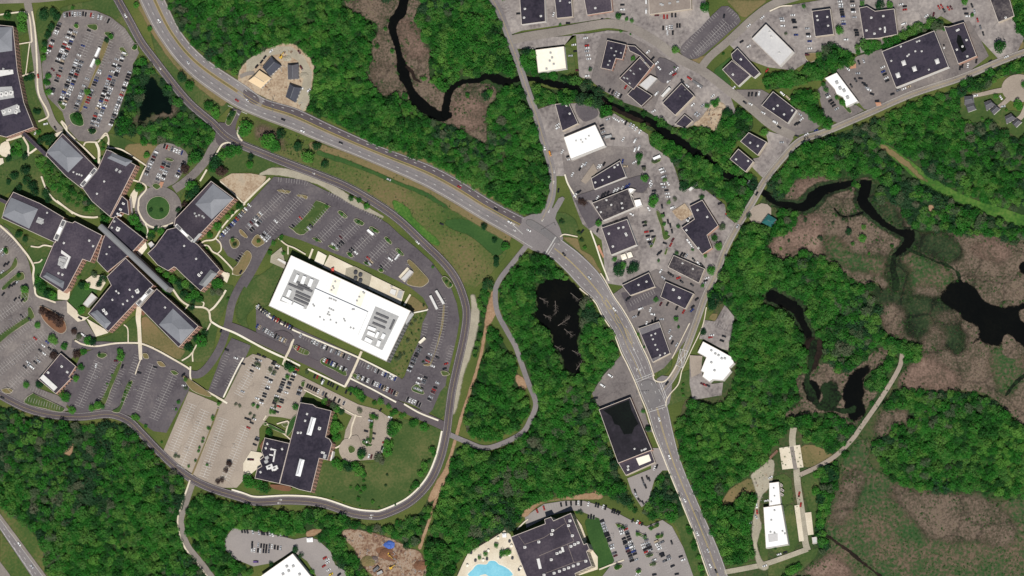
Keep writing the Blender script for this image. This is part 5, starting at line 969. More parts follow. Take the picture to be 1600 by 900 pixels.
shop('black roofed shop facing the main road bend', g('972 446 1014 426 1024 448 985 462'), 6, wall='wall_beige', units=px4(2, 1, '840 860 790 880', 1.8, 1.8), **N_)
shop('black roofed shop with two white roof hatches below the low store', g('1040 440 1084 459 1071 483 1032 464'), 6, wall='wall_beige', units=px4(2, 2, '1008 10 1045 60', 2.4, 2.4), **N_)
b = shop('black roofed shop with grey ends at the sharp road corner', q(2, 2, '790 255 920 210 990 408 880 465'), 6, roof='roof_navy', wall='wall_beige', units=px4(2, 2, '870 295 895 285 880 320 895 355 908 385 925 420 955 408', 1.6, 1.6))
deck(b, q(2, 2, '794 258 918 214 930 246 810 292'), 6.04, 'roof_grey', 'front_roof', .3); deck(b, q(2, 2, '866 445 920 425 930 436 880 458'), 6.04, 'roof_grey', 'front_roof', .3)
shop('white flat roofed restaurant with stepped outline at the wood edge', q(2, 2, '1195 335 1280 380 1370 430 1390 470 1360 500 1370 520 1320 580 1255 575 1235 590 1190 555 1200 530 1180 520 1215 435 1160 405'), 6, units=px4(2, 2, '1245 390 1270 410 1290 420 1310 440 1330 440 1245 465 1265 515', 2, 2, 'g'), **Wt)
b = shop('long black roofed hall with pond stain beside the grey yard', g('936 640 985 621 1019 703 966 724'), 8, roof='roof_black', wall='wall_brick', units=px4(2, 3, '825 110 835 105 765 105 810 115', 1.6, 1.6))
deck(b, q(2, 2, '570 765 640 735 730 700 745 760 770 810 790 850 765 870 750 910 700 915 670 860 640 850 620 800'), 8.03, 'puddle', 'standing_water', .01)
b = shop('grey fronted low end of the long black hall with white deck', q(2, 3, '665 192 868 114 895 190 712 272'), 6, roof='roof_dark', wall='wall_beige', units=px4(2, 3, '725 215 725 235', 2, 2)); deck(b, q(2, 3, '775 165 855 140 870 180 795 210'), 6.05, 'roof_cream', 'roof_deck', .3)
b = shop('white long hall roof in the clearing beside the marsh', g('1193 793 1221 789 1232 851 1197 857'), 7, units=px4(3, 3, '40 490 20 550 40 630 105 635 90 620 15 625', 1.6, 1.6, 'g'), **Wt)
deck(b, q(3, 3, '0 640 60 635 62 680 5 690'), 7.1, 'roof_pale', 'roof_panel', .4)
b = shop('small white hall roof at the head of the long hall by the marsh', g('1202 755 1217 753 1220 788 1202 791'), 6, units=px4(3, 3, '35 350 40 400 20 435', 1.4, 1.4, 'g'), **Wt)
shop('small pale shed at the end of the yard by the marsh', q(3, 3, '275 660 305 655 310 695 280 700'), 3.5, roof='roof_pale', wall='wall_white', name='shed', cat='shed')
for i, p in enumerate(('80 320 92 330 88 345 78 340', '82 350 100 362 95 375 80 366', '80 378 98 390 92 402 80 396')):
    o = shop('grey tank enclosure beside the small white hall, %s from the north' % ('first', 'second', 'third')[i], q(3, 3, p), 3, roof='roof_grey', wall='wall_grey', name='tank_enclosure', cat='enclosure', group='tank enclosures')
shop('huge white roof cut by the bottom edge beside a grey lot', h(340, 765, '340 675 588 500 780 740 500 850', .2), 9, units=h(340, 765, '540 600 590 598 555 635 510 660 640 662', .2) and [(x, y, 2.4, 2.4, 'g') for x, y in h(340, 765, '540 600 590 598 555 635 510 660 640 662', .2)], **Wt)
b = building('large dark roofed hotel beside the swimming pool at the bottom edge', h(700, 765, '655 495 1015 355 1005 310 1075 285 1100 325 1280 245 1415 572 1450 560 1475 620 1445 645 1500 795 1325 875 1345 930 840 960'), 17, roof='roof_dark', wall='wall_beige', floors=5, name='hotel_building', cat='hotel', units=pxh(700, 765, '800 600 945 545 1080 465 1090 425 1270 325 1255 375 1295 480 1355 553 1320 570 1280 590 1135 665 1170 650 1075 730 1435 745 1355 775 1305 795 1255 815 1210 830 1160 850 1105 870 1000 890', 2.6, 2.6))
A, B = sides(h(700, 765, '940 720 965 825'), 4.5); deck(b, A+B[::-1], 17.2, 'unit_white', 'ventilator', 1.2); A, B = sides(h(700, 765, '1190 600 1205 650'), 3.5); deck(b, A+B[::-1], 17.2, 'unit_white', 'ventilator', 1.2)
for p in ('735 480 800 570 1000 500 1215 355', '1205 290 1310 530', '950 690 1310 540', '1245 570 1310 755', '1020 870 1310 760 1440 735'):
    A, B = sides(h(700, 765, p), .55); deck(b, A+B[::-1], 17.03, 'roof_tan', 'roof_seam', .06)
o = shop('teal roofed cabin at the wood edge by the creek bridge', q(2, 1, '1560 490 1600 440 1650 470 1620 520'), 4.5, roof='teal_roof', wall='wall_white', name='cabin', cat='cabin', par=.1); hip(o, q(2, 1, '1560 490 1600 440 1650 470 1620 520'), 4.6, 1.8, m='teal_roof', ridge=.4, name='pitched_roof', curb=.12)
for lab, p in (('grey slate roofed new house in the construction yard, north-westmost', '95 355 155 410 85 475 40 420'), ('tan roofed unfinished house at the left of the construction yard', '20 440 92 488 30 550 -48 505'), ('light grey roofed new house in the middle of the construction yard', '197 405 262 400 265 490 200 495'), ('grey slate roofed new house at the south of the construction yard', '210 525 280 550 245 640 185 605')):
    P = q(1, 0, p); o = building(lab, P, 5.5, roof='slate', wall='wall_white', name='house', cat='house', par=.1, floors=2); hip(o, P, 5.7, 2.6, m={'t': 'tan_roof', 'l': 'shingle', 'g': 'slate'}[lab[0]], ridge=.12, name='pitched_roof', curb=.12)
for i, (p1, p2) in enumerate((('1228 602 1280 598 1284 640 1228 655', '1232 652 1284 640 1300 682 1250 700'), ('1350 640 1392 625 1420 655 1365 690', '1388 690 1424 655 1450 680 1410 716'), ('1480 730 1520 710 1552 740 1490 772', '1524 770 1556 742 1585 762 1550 795'))):
    lab = 'grey gabled house on the cul-de-sac lawn, %s from the left' % ('first', 'second', 'third')[i]
    P = q(3, 0, p1); o = building(lab, P, 5, roof='shingle', wall='wall_white', name='house', cat='house', par=.1, floors=2); hip(o, P, 5.2, 2.4, m='shingle', ridge=.12, name='pitched_roof', curb=.12)
    P = [U(x, y, 4.2) for x, y in q(3, 0, p2)]; Q = ccw(P); V = [(p[0]-o.location.x, p[1]-o.location.y, z) for z in (-.2, 4.2) for p in Q]; mesh_obj('wing', V, [(0, 1, 5, 4), (1, 2, 6, 5), (2, 3, 7, 6), (3, 0, 4, 7)], 'wall_white', o); hip(o, q(3, 0, p2), 4.3, 2.2, m='shingle', ridge=.12, name='wing_roof', curb=.1)
# ================================================================ CARS
def car_mesh(kind, col):
    """body profile, cabin with glass, four wheels; length along x"""
    prof = {'sedan': (4.6, 1.82, [(-2.3, .35), (-2.3, .85), (-1.55, .95), (1.0, .95), (2.2, .78), (2.3, .45), (2.3, .35)], (-1.75, -1.0, .35, 1.15), 1.42),
            'suv': (4.7, 1.9, [(-2.35, .4), (-2.35, 1.0), (-2.2, 1.05), (1.05, 1.05), (2.2, .95), (2.35, .6), (2.35, .4)], (-2.25, -1.95, .4, 1.15), 1.75),
            'pickup': (5.5, 1.95, [(-2.75, .45), (-2.75, 1.1), (1.3, 1.1), (2.6, 1.0), (2.75, .6), (2.75, .45)], (-.75, -.55, .75, 1.45), 1.85),
            'van': (5.4, 2.0, [(-2.7, .4), (-2.7, 1.2), (1.9, 1.2), (2.6, .95), (2.7, .6), (2.7, .4)], (-2.65, -2.6, 1.35, 2.1), 2.15)}[kind]
    Lc, Wc, pr, (c0, c1, c2, c3), top = prof; hw_ = Wc/2; V, F, I = [], [], []
    n = len(pr)
    for s in (-1, 1): V += [(x, s*hw_*(.97 if z < .5 else 1), z) for x, z in pr]
    F.append(tuple(range(n))); F.append(tuple(range(2*n-1, n-1, -1))); I += [0, 0]
    for i in range(n): j = (i+1) % n; F.append((j, i, n+i, n+j)); I.append(0)
    zb = pr[-4][1] if kind != 'sedan' else .95
    zb = max(z for x, z in pr)-.002; k = len(V)
    V += [(c0, -hw_*.94, zb), (c3, -hw_*.94, zb), (c3, hw_*.94, zb), (c0, hw_*.94, zb), (c1, -hw_*.76, top), (c2, -hw_*.76, top), (c2, hw_*.76, top), (c1, hw_*.76, top)]
    F += [(k, k+1, k+5, k+4), (k+1, k+2, k+6, k+5), (k+2, k+3, k+7, k+6), (k+3, k, k+4, k+7)]; I += [1]*4
    k2 = len(V); V += [(c1-.02, -hw_*.78, top), (c2+.05, -hw_*.78, top), (c2+.05, hw_*.78, top), (c1-.02, hw_*.78, top), (c1+.06, -hw_*.7, top+.05), (c2-.06, -hw_*.7, top+.05), (c2-.06, hw_*.7, top+.05), (c1+.06, hw_*.7, top+.05)]; F += box_faces(k2); I += [0]*6
    if kind == 'pickup':
        k = len(V); V += [(-2.62, -.8, 1.104), (-.85, -.8, 1.104), (-.85, .8, 1.104), (-2.62, .8, 1.104)]; F.append((k, k+1, k+2, k+3)); I.append(2)
    for wx in (-Lc*.31, Lc*.31):
        for s in (-1, 1):
            k = len(V); m = 8
            for y in (s*hw_*.72, s*hw_*1.01):
                V += [(wx+.33*math.cos(2*math.pi*t/m), y, .33+.33*math.sin(2*math.pi*t/m)) for t in range(m)]
            F += [(k+t, k+(t+1) % m, k+m+(t+1) % m, k+m+t) for t in range(m)]+[tuple(k+m+t for t in range(m))]; I += [2]*(m+1)
    me = bpy.data.meshes.new('car_body'); me.from_pydata(V, [], F)
    for m_ in ('paint_'+col, 'car_glass', 'tyre'): me.materials.append(MATS[m_])
    me.polygons.foreach_set('material_index', I); me.update(); return me
CM = {}
CARS = []       # (priority, px, py, angle in photo degrees, colour, kind, row key)
STALLS = {}
CR = random.Random(11)
def kind_of(): return CR.choices(['sedan', 'suv', 'pickup', 'van'], [.48, .38, .08, .06])[0]
def pick(): return CR.choices('wsgkbrmt', [.26, .2, .12, .25, .06, .06, .02, .03])[0]
ROWS = []
def row(key, desc, pts, occ=0.0, lotk=None, depth=7.6, double=False, pr=5, lines=True, pitch=4.15, frm='north', offs=0, paint='stall_paint'):
    """a row of stalls whose car centres follow pts; occ: density, or a string of colours with . for empty"""
    L = resample(pts, pitch)
    for side in ((-1, 1) if double else (0,)):
        cars = []; n = len(L)-1
        for i in range(n):
            a, b = L[i], L[i+1]; dx, dy = (b[0]-a[0])/pitch, (b[1]-a[1])/pitch; nx, ny = -dy, dx
            cx, cy = (a[0]+b[0])/2+nx*side*depth/2, (a[1]+b[1])/2+ny*side*depth/2
            if isinstance(occ, str): c = occ[i] if i < len(occ) else '.'
            elif isinstance(occ, (list, tuple)): o_ = occ[0]+(occ[1]-occ[0])*i/max(1, n-1) if len(occ) == 2 else occ[min(len(occ)-1, int(i*len(occ)/n))]; c = pick() if CR.random() < o_ else '.'
            else: c = pick() if CR.random() < occ else '.'
            if c != '.': cars.append((cx+CR.uniform(-.2, .2), cy+CR.uniform(-.5, .5), math.degrees(math.atan2(-ny, nx))+CR.choice((0, 180))+CR.uniform(-2, 2), c, kind_of()))
        if lines:
            S = STALLS.setdefault((lotk, paint), [])
            for i in range(n+1):
                p = L[i]; a, b = L[max(0, i-1)], L[min(n, i+1)]; l = math.hypot(b[0]-a[0], b[1]-a[1]) or 1; nx, ny = -(b[1]-a[1])/l, (b[0]-a[0])/l
                o0 = side*depth/2; S.append(((p[0]+nx*(o0-depth/2), p[1]+ny*(o0-depth/2)), (p[0]+nx*(o0+depth/2), p[1]+ny*(o0+depth/2))))
            if double and side == 1: S += solid(L)
        d2 = desc+((', far side' if side > 0 else ', near side') if double else '')
        if double:
            L0 = L[0]; L1 = L[-1]; nx = -(L1[1]-L0[1])*side; d2 = desc+(', %s half' % ('east' if nx > 0 else 'west'))
        if cars: ROWS.append((pr, d2, frm, cars, key))
def spots(key, desc, tile, s, pr=1, frm='the left', srt=None):
    """single cars: 'x y angle colour[kind]' with kind letters u suv, p pickup, v van"""
    cars = []
    for it in s.split(','):
        t = it.split()
        if len(t) < 4: continue
        x, y = tile((float(t[0]), float(t[1]))); c = t[3][0]; k = {'u': 'suv', 'p': 'pickup', 'v': 'van'}.get(t[3][1:], None) or CR.choice(['sedan', 'sedan', 'suv'])
        cars.append((x, y, float(t[2]), c, k))
    cars.sort(key=(lambda c: c[0]) if frm in ('left',) else (lambda c: c[1]))
    ROWS.append((pr, desc, frm, cars, key))
def t4(c, r): return lambda p: (400*c+p[0]/4, 225*r+p[1]/4)
def th_(x0, y0, k=.15): return lambda p: (x0+p[0]*k, y0+p[1]*k)
# lot A beside the pond
LA = 'by triangular pond'
row('A1', 'westmost row '+LA, q(0, 0, '375 140 292 352'), .92, 'A')
row('A2', 'second row '+LA, q(0, 0, '460 185 362 410'), .9, 'A', double=True)
row('A2b', 'short south-west row '+LA, q(0, 0, '385 420 318 592'), .85, 'A')
row('A3', 'third row '+LA, q(0, 0, '572 190 385 655'), [.05, .3, .5, .95, .97, .95, .95], 'A', double=True)
row('A4', 'row west of the grass strip '+LA, q(0, 0, '640 235 468 690'), [0, 0, 0, 0, .3, .9, .95, .9], 'A')
row('A5', 'row east of the grass strip '+LA, q(0, 0, '695 262 525 690'), [0, 0, 0, .4, .9, .9, .95, .9], 'A')
row('A6', 'fifth row '+LA, q(0, 0, '765 320 585 795'), [.5, .7, .95, .95, .97, .97, .95], 'A', double=True)
row('A7', 'eastmost row '+LA, q(0, 0, '818 430 682 810'), .85, 'A')
row('A8', 'curved top row '+LA, q(0, 0, '395 95 450 88 520 86 570 95 640 112 700 142 780 212 825 275'), 'skmswsskk.rs.sw..k', 'A', depth=7)
row('A9', '', q(0, 0, '425 790 505 880'), 0, 'A', paint='stall_paint_yellow')
# lot B by the turning circle
LB = 'above turning circle'
row('B1', 'west row '+LB, q(0, 1, '980 45 903 205'), .95, 'B', pr=3); row('B2', 'top row '+LB, q(0, 1, '1020 12 1148 58'), .95, 'B', pr=3, frm='west'); row('B3', 'middle row '+LB, q(0, 1, '1045 112 990 245'), .85, 'B', double=True, pr=3); row('B4', 'east row '+LB, q(0, 1, '1155 105 1096 222'), .85, 'B', pr=3)
# lot C north of the white building
LC = 'north of white building'
row('C0', 'westmost row '+LC, g('391 319 342 373'), .9, 'C', pr=4)
row('C1', 'first double row '+LC, g('446 299 386 361'), [0, 0, .15, .8, .95], 'C', double=True, pr=4)
row('C2', 'second double row '+LC, g('471 306 410 375'), [0, .05, .1, .25, .5], 'C', double=True, pr=4)
row('C3', 'row left of grass median '+LC, q(1, 1, '355 385 225 520'), '......r...k', 'C', pr=2); row('C3b', 'row right of grass median '+LC, q(1, 1, '442 412 312 545'), '........ks.', 'C', pr=2)
row('C4', '', q(1, 1, '550 445 390 605'), 0, 'C', double=True)
row('C5', 'fourth double row '+LC, q(1, 1, '640 492 478 655'), [0, 0, 0, .5, .6], 'C', double=True, pr=2); row('C6', 'fifth double row '+LC, q(1, 1, '738 545 588 695'), [0, 0, 0, .1, .6], 'C', double=True, pr=2); row('C7', 'sixth double row '+LC, q(1, 1, '818 608 690 748'), [0, 0, 0, .15], 'C', double=True, pr=2); row('C8', '', q(1, 1, '890 670 780 790'), 0, 'C', double=True)
row('C9', '', q(1, 1, '140 222 300 240 430 295 560 350 700 425 830 505 900 570 1000 655 1100 760'), 0, 'C', depth=7)
row('C10', 'south-west island row '+LC, h(200, 315, '1200 540 1110 660'), '.kkk.', 'C', pr=2); row('C11', '', h(200, 315, '975 540 1070 640'), 0, 'C')
spots('C12', 'alone in the lot north of the white building', t4(1, 1), '840 720 -40 wv,880 712 45 wv,892 695 45 wv,785 770 -45 k', 1, 'north')
LE = 'east of white building'
row('CE1', '', h(520, 450, '1235 20 1295 150 1308 300 1290 450 1240 620 1180 800'), 0, 'C', depth=7); spots('CE1b', 'at the lower end '+LE, th_(520, 450), '1180 790 15 r,1165 840 15 k', 1, 'north')
row('CE2', '', h(520, 450, '1125 120 1150 200 1142 330 1105 500 1045 700 1005 800'), 0, 'C', double=True); spots('CE2b', 'in the middle rows '+LE, th_(520, 450), '990 730 -30 k,985 760 -30 r,1090 722 -30 k,1012 690 -25 s,1040 815 -20 w', 1, 'north')
row('CE3', 'inner lower row '+LE, h(520, 450, '918 600 780 890'), .92, 'C', pr=3); row('CE4', '', h(520, 450, '965 240 975 330 955 450 930 520'), 0, 'C')
LD = 'south of white building'
row('D1', 'upper row left of walk '+LD, q(1, 2, '5 115 100 185 238 258'), .88, 'D', frm='west'); row('D2', 'upper row between walks '+LD, q(1, 2, '272 292 420 365 600 445'), .72, 'D', frm='west'); row('D3', 'upper row right of walks '+LD, q(1, 2, '650 470 760 520 885 575'), [.4, .8, .9], 'D', frm='west')
row('D4', 'lower row left of walk '+LD, q(1, 2, '0 232 100 290 195 338'), .9, 'D', frm='west'); row('D5', 'short island row '+LD, q(1, 2, '242 368 312 402'), .9, 'D', frm='west', pr=3); row('D6', 'lower row between walks '+LD, q(1, 2, '420 445 500 485 575 522'), .8, 'D', frm='west', pr=3); row('D7', 'lower row right of walks '+LD, q(1, 2, '630 550 760 605 895 670'), .9, 'D', frm='west', pr=4)
row('D8', 'central row of corner lot '+LD, q(1, 2, '1048 548 1008 645'), .75, 'D', double=True, pr=3); row('D9', 'east row of corner lot '+LD, q(1, 2, '1138 585 1078 712'), .8, 'D', pr=3); row('D10', 'south row of corner lot '+LD, q(1, 2, '940 692 1045 738'), .9, 'D', pr=3, frm='west')
# lot E old concrete coloured lot
LO = 'of pale old lot'
for i, p in enumerate(('320 642 283 730', '350 655 318 745', '384 668 350 752', '300 632 268 708')): row('E%d' % i, '', g(p), 0, 'E', paint='paint_white', double=True)
row('E5', '', g('402 562 372 618'), 0, 'E', paint='paint_white', double=True); row('E6', '', g('430 566 405 632'), 0, 'E', paint='paint_white', double=True); row('E7', '', h(340, 540, '745 300 600 690'), 0, 'E', paint='paint_white', double=True); row('E0a', '', g('356 553 332 608'), 0, 'E0'); row('E0b', '', g('375 558 348 617'), 0, 'E0')
row('E8', '', h(340, 540, '960 300 1330 470'), 0, 'E', paint='paint_white'); row('E9', '', h(340, 540, '930 410 1330 600'), 0, 'E', paint='paint_white')
spots('E5', 'in the west part '+LO, th_(340, 540), '430 95 -25 k,485 118 -25 k,410 145 -25 k,440 155 -25 s,375 210 -25 k,420 235 -25 w,355 265 -25 k,260 480 -20 s,265 190 -20 k,190 130 -20 w,95 45 -20 k,300 760 -25 k,330 770 -25 k,380 765 -25 w,355 805 -25 k,320 855 -25 r', 2, 'north')
spots('E6', 'in the second double row '+LO, th_(340, 540), '592 170 -20 k,580 192 -20 k,625 212 -20 w,615 238 -20 k,580 300 -20 g,510 335 -20 k,555 358 -20 k,548 376 -20 w,525 430 -20 w,515 450 -20 k,492 502 -20 k,485 530 -20 k,412 550 -20 w,460 570 -20 k,455 597 -20 w', 2, 'north')
spots('E7l', 'in west half of tree lined row '+LO, th_(340, 540), '692 355 -20 k,682 385 -20 k,672 410 -20 k,662 435 -20 g,655 460 -20 k,640 480 -20 k,615 525 -20 w,608 550 -20 k,598 578 -20 k,590 602 -20 k,570 650 -20 w', 2, 'north')
spots('E7r', 'in east half of tree lined row '+LO, th_(340, 540), '825 250 -20 r,805 275 -20 k,798 297 -20 w,785 325 -20 k,775 355 -20 k,750 385 -20 k,745 407 -20 g,735 440 -20 k,715 490 -20 w,672 565 -20 k,665 590 -20 k,640 635 -20 r,617 690 -20 k,865 440 -20 k,855 465 -20 s,848 490 -20 k,840 508 -20 g', 2, 'north')
spots('E8', 'in upper row above brick office '+LO, th_(340, 540), '1010 320 65 k,1040 325 65 r,1085 352 65 k,1097 380 65 wv,1155 390 65 k,1180 402 65 k,1202 415 65 k,1245 442 65 k,1340 480 65 k,1390 495 65 k', 2, 'left')
spots('E9', 'in lower row above brick office '+LO, th_(340, 540), '935 418 65 k,958 428 65 k,980 440 65 k,1005 452 65 k,1028 462 65 k,1050 477 65 w,1100 500 65 g,1127 512 65 k,1220 555 65 k,1265 577 65 k,1315 600 65 g', 2, 'left')
spots('E10', 'by the round drive east of brick office', th_(380, 640), '1530 80 -20 w,1280 225 -15 k,1360 248 -15 k,1345 300 -15 k,1270 335 -15 w,1470 340 10 r,1445 400 75 k,1455 420 75 s,1310 485 75 w,1335 490 75 m,1430 5 60 k,1325 115 -15 s', 2, 'left')
spots('E11', 'beside the west wing of the brick office', th_(380, 640), '150 295 -25 g,140 315 -25 k,120 365 -25 k,65 520 0 k,90 522 0 m,110 95 -25 k', 2, 'north')
# lots F and G
for k_, p, dbl in (('F1', '615 465 490 745', True), ('F2', '715 480 625 700', False), ('F3', '770 505 670 740', False), ('F4', '855 420 815 540', False), ('F5', '865 480 760 740', False), ('F6', '955 480 850 770', True), ('F7', '1082 545 955 830', True)): row(k_, '', q(0, 2, p), 0, 'F', double=dbl)
spots('F8', 'in dark lot between campus and south road', t4(0, 2), '600 485 80 w,765 490 70 k,870 530 -15 k,970 495 -15 k,1145 545 40 k,1150 610 -10 w,725 455 0 m', 1, 'left')
for k_, p, dbl in (('G1', '180 45 -20 190', True), ('G2', '165 165 -20 300', False), ('G3', '215 205 -20 395', False), ('G4', '285 285 -20 530', True), ('G5', '330 350 45 640', True)): row(k_, '', q(0, 2, p), 0, 'G', double=dbl)
spots('G6', 'in the west lot at the left edge', t4(0, 2), '20 38 50 k,95 70 50 k,125 55 50 k,140 75 50 k,135 175 -45 k,185 195 -45 k,220 315 -40 r,270 360 -40 w,295 338 -40 b,310 378 -40 k,275 410 -40 w,250 390 -40 k,220 465 -40 k,175 465 -40 w,200 495 -40 wv,155 492 -40 k,240 455 -40 s,180 478 50 s', 1, 'left')
row('G7', '', q(0, 2, '195 625 290 665'), 0, 'G2'); row('G8', '', q(0, 2, '165 690 240 715 385 752'), 0, 'G2'); row('G9', '', q(0, 1, '-10 540 60 600 140 680'), 0, 'G')
spots('G10', 'in the upper left lot below the westmost wing', t4(0, 1), '10 665 45 w,20 690 45 s,30 755 55 k,50 745 55 k,15 800 50 s,60 890 55 k,80 880 55 k,95 870 55 k,110 860 55 s', 1, 'left')
spots('G11', 'beside the south office block drive', th_(0, 430), '835 448 -35 k,870 622 -35 wv', 1, 'left')
# highway traffic
spots('R1', 'driving on the divided highway', t4(0, 0), '995 130 -55 wu,785 98 -60 w,1480 627 -35 r,1175 388 -50 s,1545 625 -35 w', 1, 'left')
spots('R2', 'driving on the middle of the divided highway', t4(1, 0), '170 748 -25 k,290 820 -25 w,530 893 -25 k,830 1122 -25 s,1160 1400 -25 k,1270 1168 -30 r,1500 1308 -30 k,1585 1388 -30 w,1010 1515 -45 w', 1, 'left')
spots('R3', 'driving on the main road below the junction', t4(2, 1), '105 540 -30 w,325 690 -50 k,485 835 -50 su,640 1032 -55 wu,968 1495 -130 k,920 1720 -75 w', 1, 'north')
spots('R4', 'driving on the south stretch of the main road', t4(2, 3), '985 155 -70 w,1080 425 -65 w,1160 635 -68 w,1225 740 -65 s,1240 835 -65 w,1275 870 -65 k,1130 345 -65 s', 1, 'north')
spots('R5', 'on the side streets east of the junction', t4(2, 1), '238 60 -75 ov,205 25 -80 w,290 290 80 k,1530 310 60 k,1410 515 60 s,1480 240 60 s', 1, 'left')
spots('R6', 'on the campus roads', t4(0, 2), '1382 265 65 k,500 187 -30 k,15 685 -30 k,1505 -100 60 k', 1, 'left')
spots('R7', 'by the west campus gate', t4(0, 0), '345 800 -60 k,285 775 10 w,238 475 -80 r,222 830 60 w,330 435 -40 mu', 1, 'left')
spots('R8', 'on the interstate in the bottom left corner', t4(0, 3), '200 840 -60 s,120 700 -55 w', 1, 'left')
# north commercial lots
spots('N1', 'in the yards at the top of the bent street', t4(2, 0), '690 30 0 k,690 60 0 w,695 90 0 k,840 10 90 wv,840 70 90 wv,905 95 0 m,950 105 90 r,970 105 90 r,1000 95 90 k,1022 95 90 k,945 175 90 k,967 175 90 w,985 170 90 w,1000 170 90 s,1032 160 90 k,1048 160 90 k,972 205 90 w,1005 205 90 k,565 118 0 k,350 145 0 k,260 90 70 w,40 85 0 k', 2, 'left')
row('N1r', '', q(1, 0, '1545 0 1590 100 1640 180'), 0, 'N1'); row('N2r', '', q(2, 0, '1150 330 1345 130'), 0, 'N2', double=True, depth=7); row('N2s', '', q(2, 0, '1070 320 1160 200 1290 80'), 0, 'N2', depth=6); row('N2t', '', q(2, 0, '1120 355 1260 260 1400 140'), 0, 'N2', depth=6); row('N2u', '', q(2, 0, '1350 55 1415 120'), 0, 'N2', depth=6); spots('N2c', 'alone in the dark lot at the street fork', t4(2, 0), '1325 100 80 k', 1, 'left')
spots('N3', 'beside the stained white roof', t4(2, 0), '460 238 5 w,468 285 5 r,470 300 5 w,468 320 5 s,475 345 5 w,480 368 5 w,387 280 5 w,397 320 5 k,365 348 0 s,470 475 5 w,410 440 0 m,490 430 5 s', 2, 'north')
spots('N4', 'among the workshops below the bent street', t4(2, 0), '850 325 45 w,880 365 45 k,905 395 45 w,920 425 -50 w,995 455 40 w,1015 465 30 r,1030 430 45 w,978 508 45 w,905 585 50 wv,1110 490 -35 rv,1170 540 -30 w,1095 535 -40 w,1065 505 -45 k,1130 655 45 w,1150 710 45 s,1165 720 45 s,610 565 60 k,630 575 60 k,650 585 60 s,665 595 60 w,680 600 60 k,885 695 30 w,1255 600 40 w,960 580 50 gv,1190 660 40 s,710 545 60 r', 2, 'left')
spots('N5', 'along the street beyond the fork', t4(2, 0), '1480 160 40 w,1565 110 40 w,1385 550 45 w,1455 640 -40 k,1490 650 -30 w,1570 705 -30 w,1480 590 80 k,1500 588 80 k,1525 590 80 k,1545 585 80 w,1595 440 50 r,1435 260 30 k,1480 290 30 w,1645 765 -35 wv', 2, 'left')
spots('N6', 'in north parking rows beside square office', t4(3, 0), '155 95 0 w,85 115 0 s,90 130 0 w,92 162 0 w,160 125 0 k,165 140 0 k,170 172 0 k,175 218 0 b,245 178 0 s,250 212 0 k,255 228 0 w,260 258 0 b,262 303 0 w,245 342 0 m,450 10 0 w,455 28 0 w,455 42 0 s,460 60 0 k,462 75 0 k,465 90 0 k,468 104 0 b,470 135 0 s,472 150 0 b,527 10 0 k,530 35 0 w,530 60 0 k,535 75 0 w,540 108 0 s,550 190 0 k,555 205 0 k,557 220 0 k,488 248 0 w', 2, 'left')
row('N6a', '', q(3, 0, '160 90 178 300'), 0, 'N4'); row('N6b', '', q(3, 0, '240 90 262 310'), 0, 'N4'); row('N6c', '', q(3, 0, '450 5 475 180'), 0, 'N4'); row('N6d', '', q(3, 0, '527 5 545 130'), 0, 'N4')
spots('N7', 'in the upper right lots', t4(3, 0), '832 28 10 w,855 40 5 k,855 60 5 r,850 150 20 wv,1035 90 80 m,1068 45 -60 r,1085 38 -60 r,1100 65 -60 k,1128 52 -60 r,1145 48 -60 m,1230 55 0 k,1240 85 0 k,1248 102 0 w,1275 35 -70 k,1290 70 -80 s,1310 125 -75 r,1328 170 -75 g,1345 210 -75 k,990 100 40 w', 2, 'left')
spots('N8', 'around the largest black roofed store', t4(3, 0), '568 390 -70 k,598 380 -70 s,500 432 -40 w,562 458 0 s,548 500 -60 k,578 490 -10 k,598 520 -20 k,610 532 -20 k,620 550 -20 s,632 562 -20 w,650 588 -20 k,682 632 10 k,520 535 -60 k,718 420 25 w,720 448 25 b,730 465 25 k,740 488 25 w,745 505 25 k,778 588 15 k,815 565 20 g,850 555 20 w,880 542 20 t,1200 425 80 k,1215 412 80 k,1250 408 80 w,1302 382 80 k,1390 382 30 k,1490 355 20 w', 2, 'left')
spots('N9', 'beside the white long roofed shop', t4(3, 0), '378 605 30 w,390 630 30 k,402 645 30 k,412 660 30 k,430 680 30 s,370 590 30 g,255 565 -45 r,90 585 -45 wv,125 610 -45 tv', 2, 'left')
spots('N10', 'in the lot at the road junction below the diner', t4(3, 0), '175 775 40 k,190 770 40 k,210 745 40 w,240 840 30 w,180 848 -20 k,48 762 -35 w,70 795 -35 k,300 815 20 b,200 715 -40 s,85 890 0 s', 2, 'left')
spots('N11', 'beside the cul-de-sac houses', t4(3, 0), '1298 598 10 w,1456 610 -60 w,1470 665 10 s', 1, 'left')
# plaza lots
spots('S1', 'in the long truck yard above the creek', t4(2, 0), '560 785 20 k,565 805 20 k,570 825 20 s,580 850 20 gv,600 745 20 s,640 740 -40 w,660 752 -40 w,690 755 -40 w,712 768 60 k,740 780 60 s,757 790 60 w,775 805 60 w,800 825 60 w,695 870 60 w,770 880 60 wv,285 780 30 w,285 800 30 w,630 868 0 k', 2, 'left')
spots('S2', 'around the angled dark store', t4(2, 1), '315 48 60 w,360 95 15 w,352 78 15 k,378 190 60 w,425 155 60 k,440 135 60 w,460 125 60 s,540 140 60 w,555 140 60 w,575 125 60 k,408 305 45 k,422 298 45 k,395 320 45 w,535 335 60 w,565 320 60 k,580 312 60 k,600 305 60 k,640 292 60 w,660 285 60 w,690 275 60 s,712 268 60 b,730 258 60 b,692 108 80 b,710 140 0 t,765 115 30 w,822 140 0 k', 2, 'left')
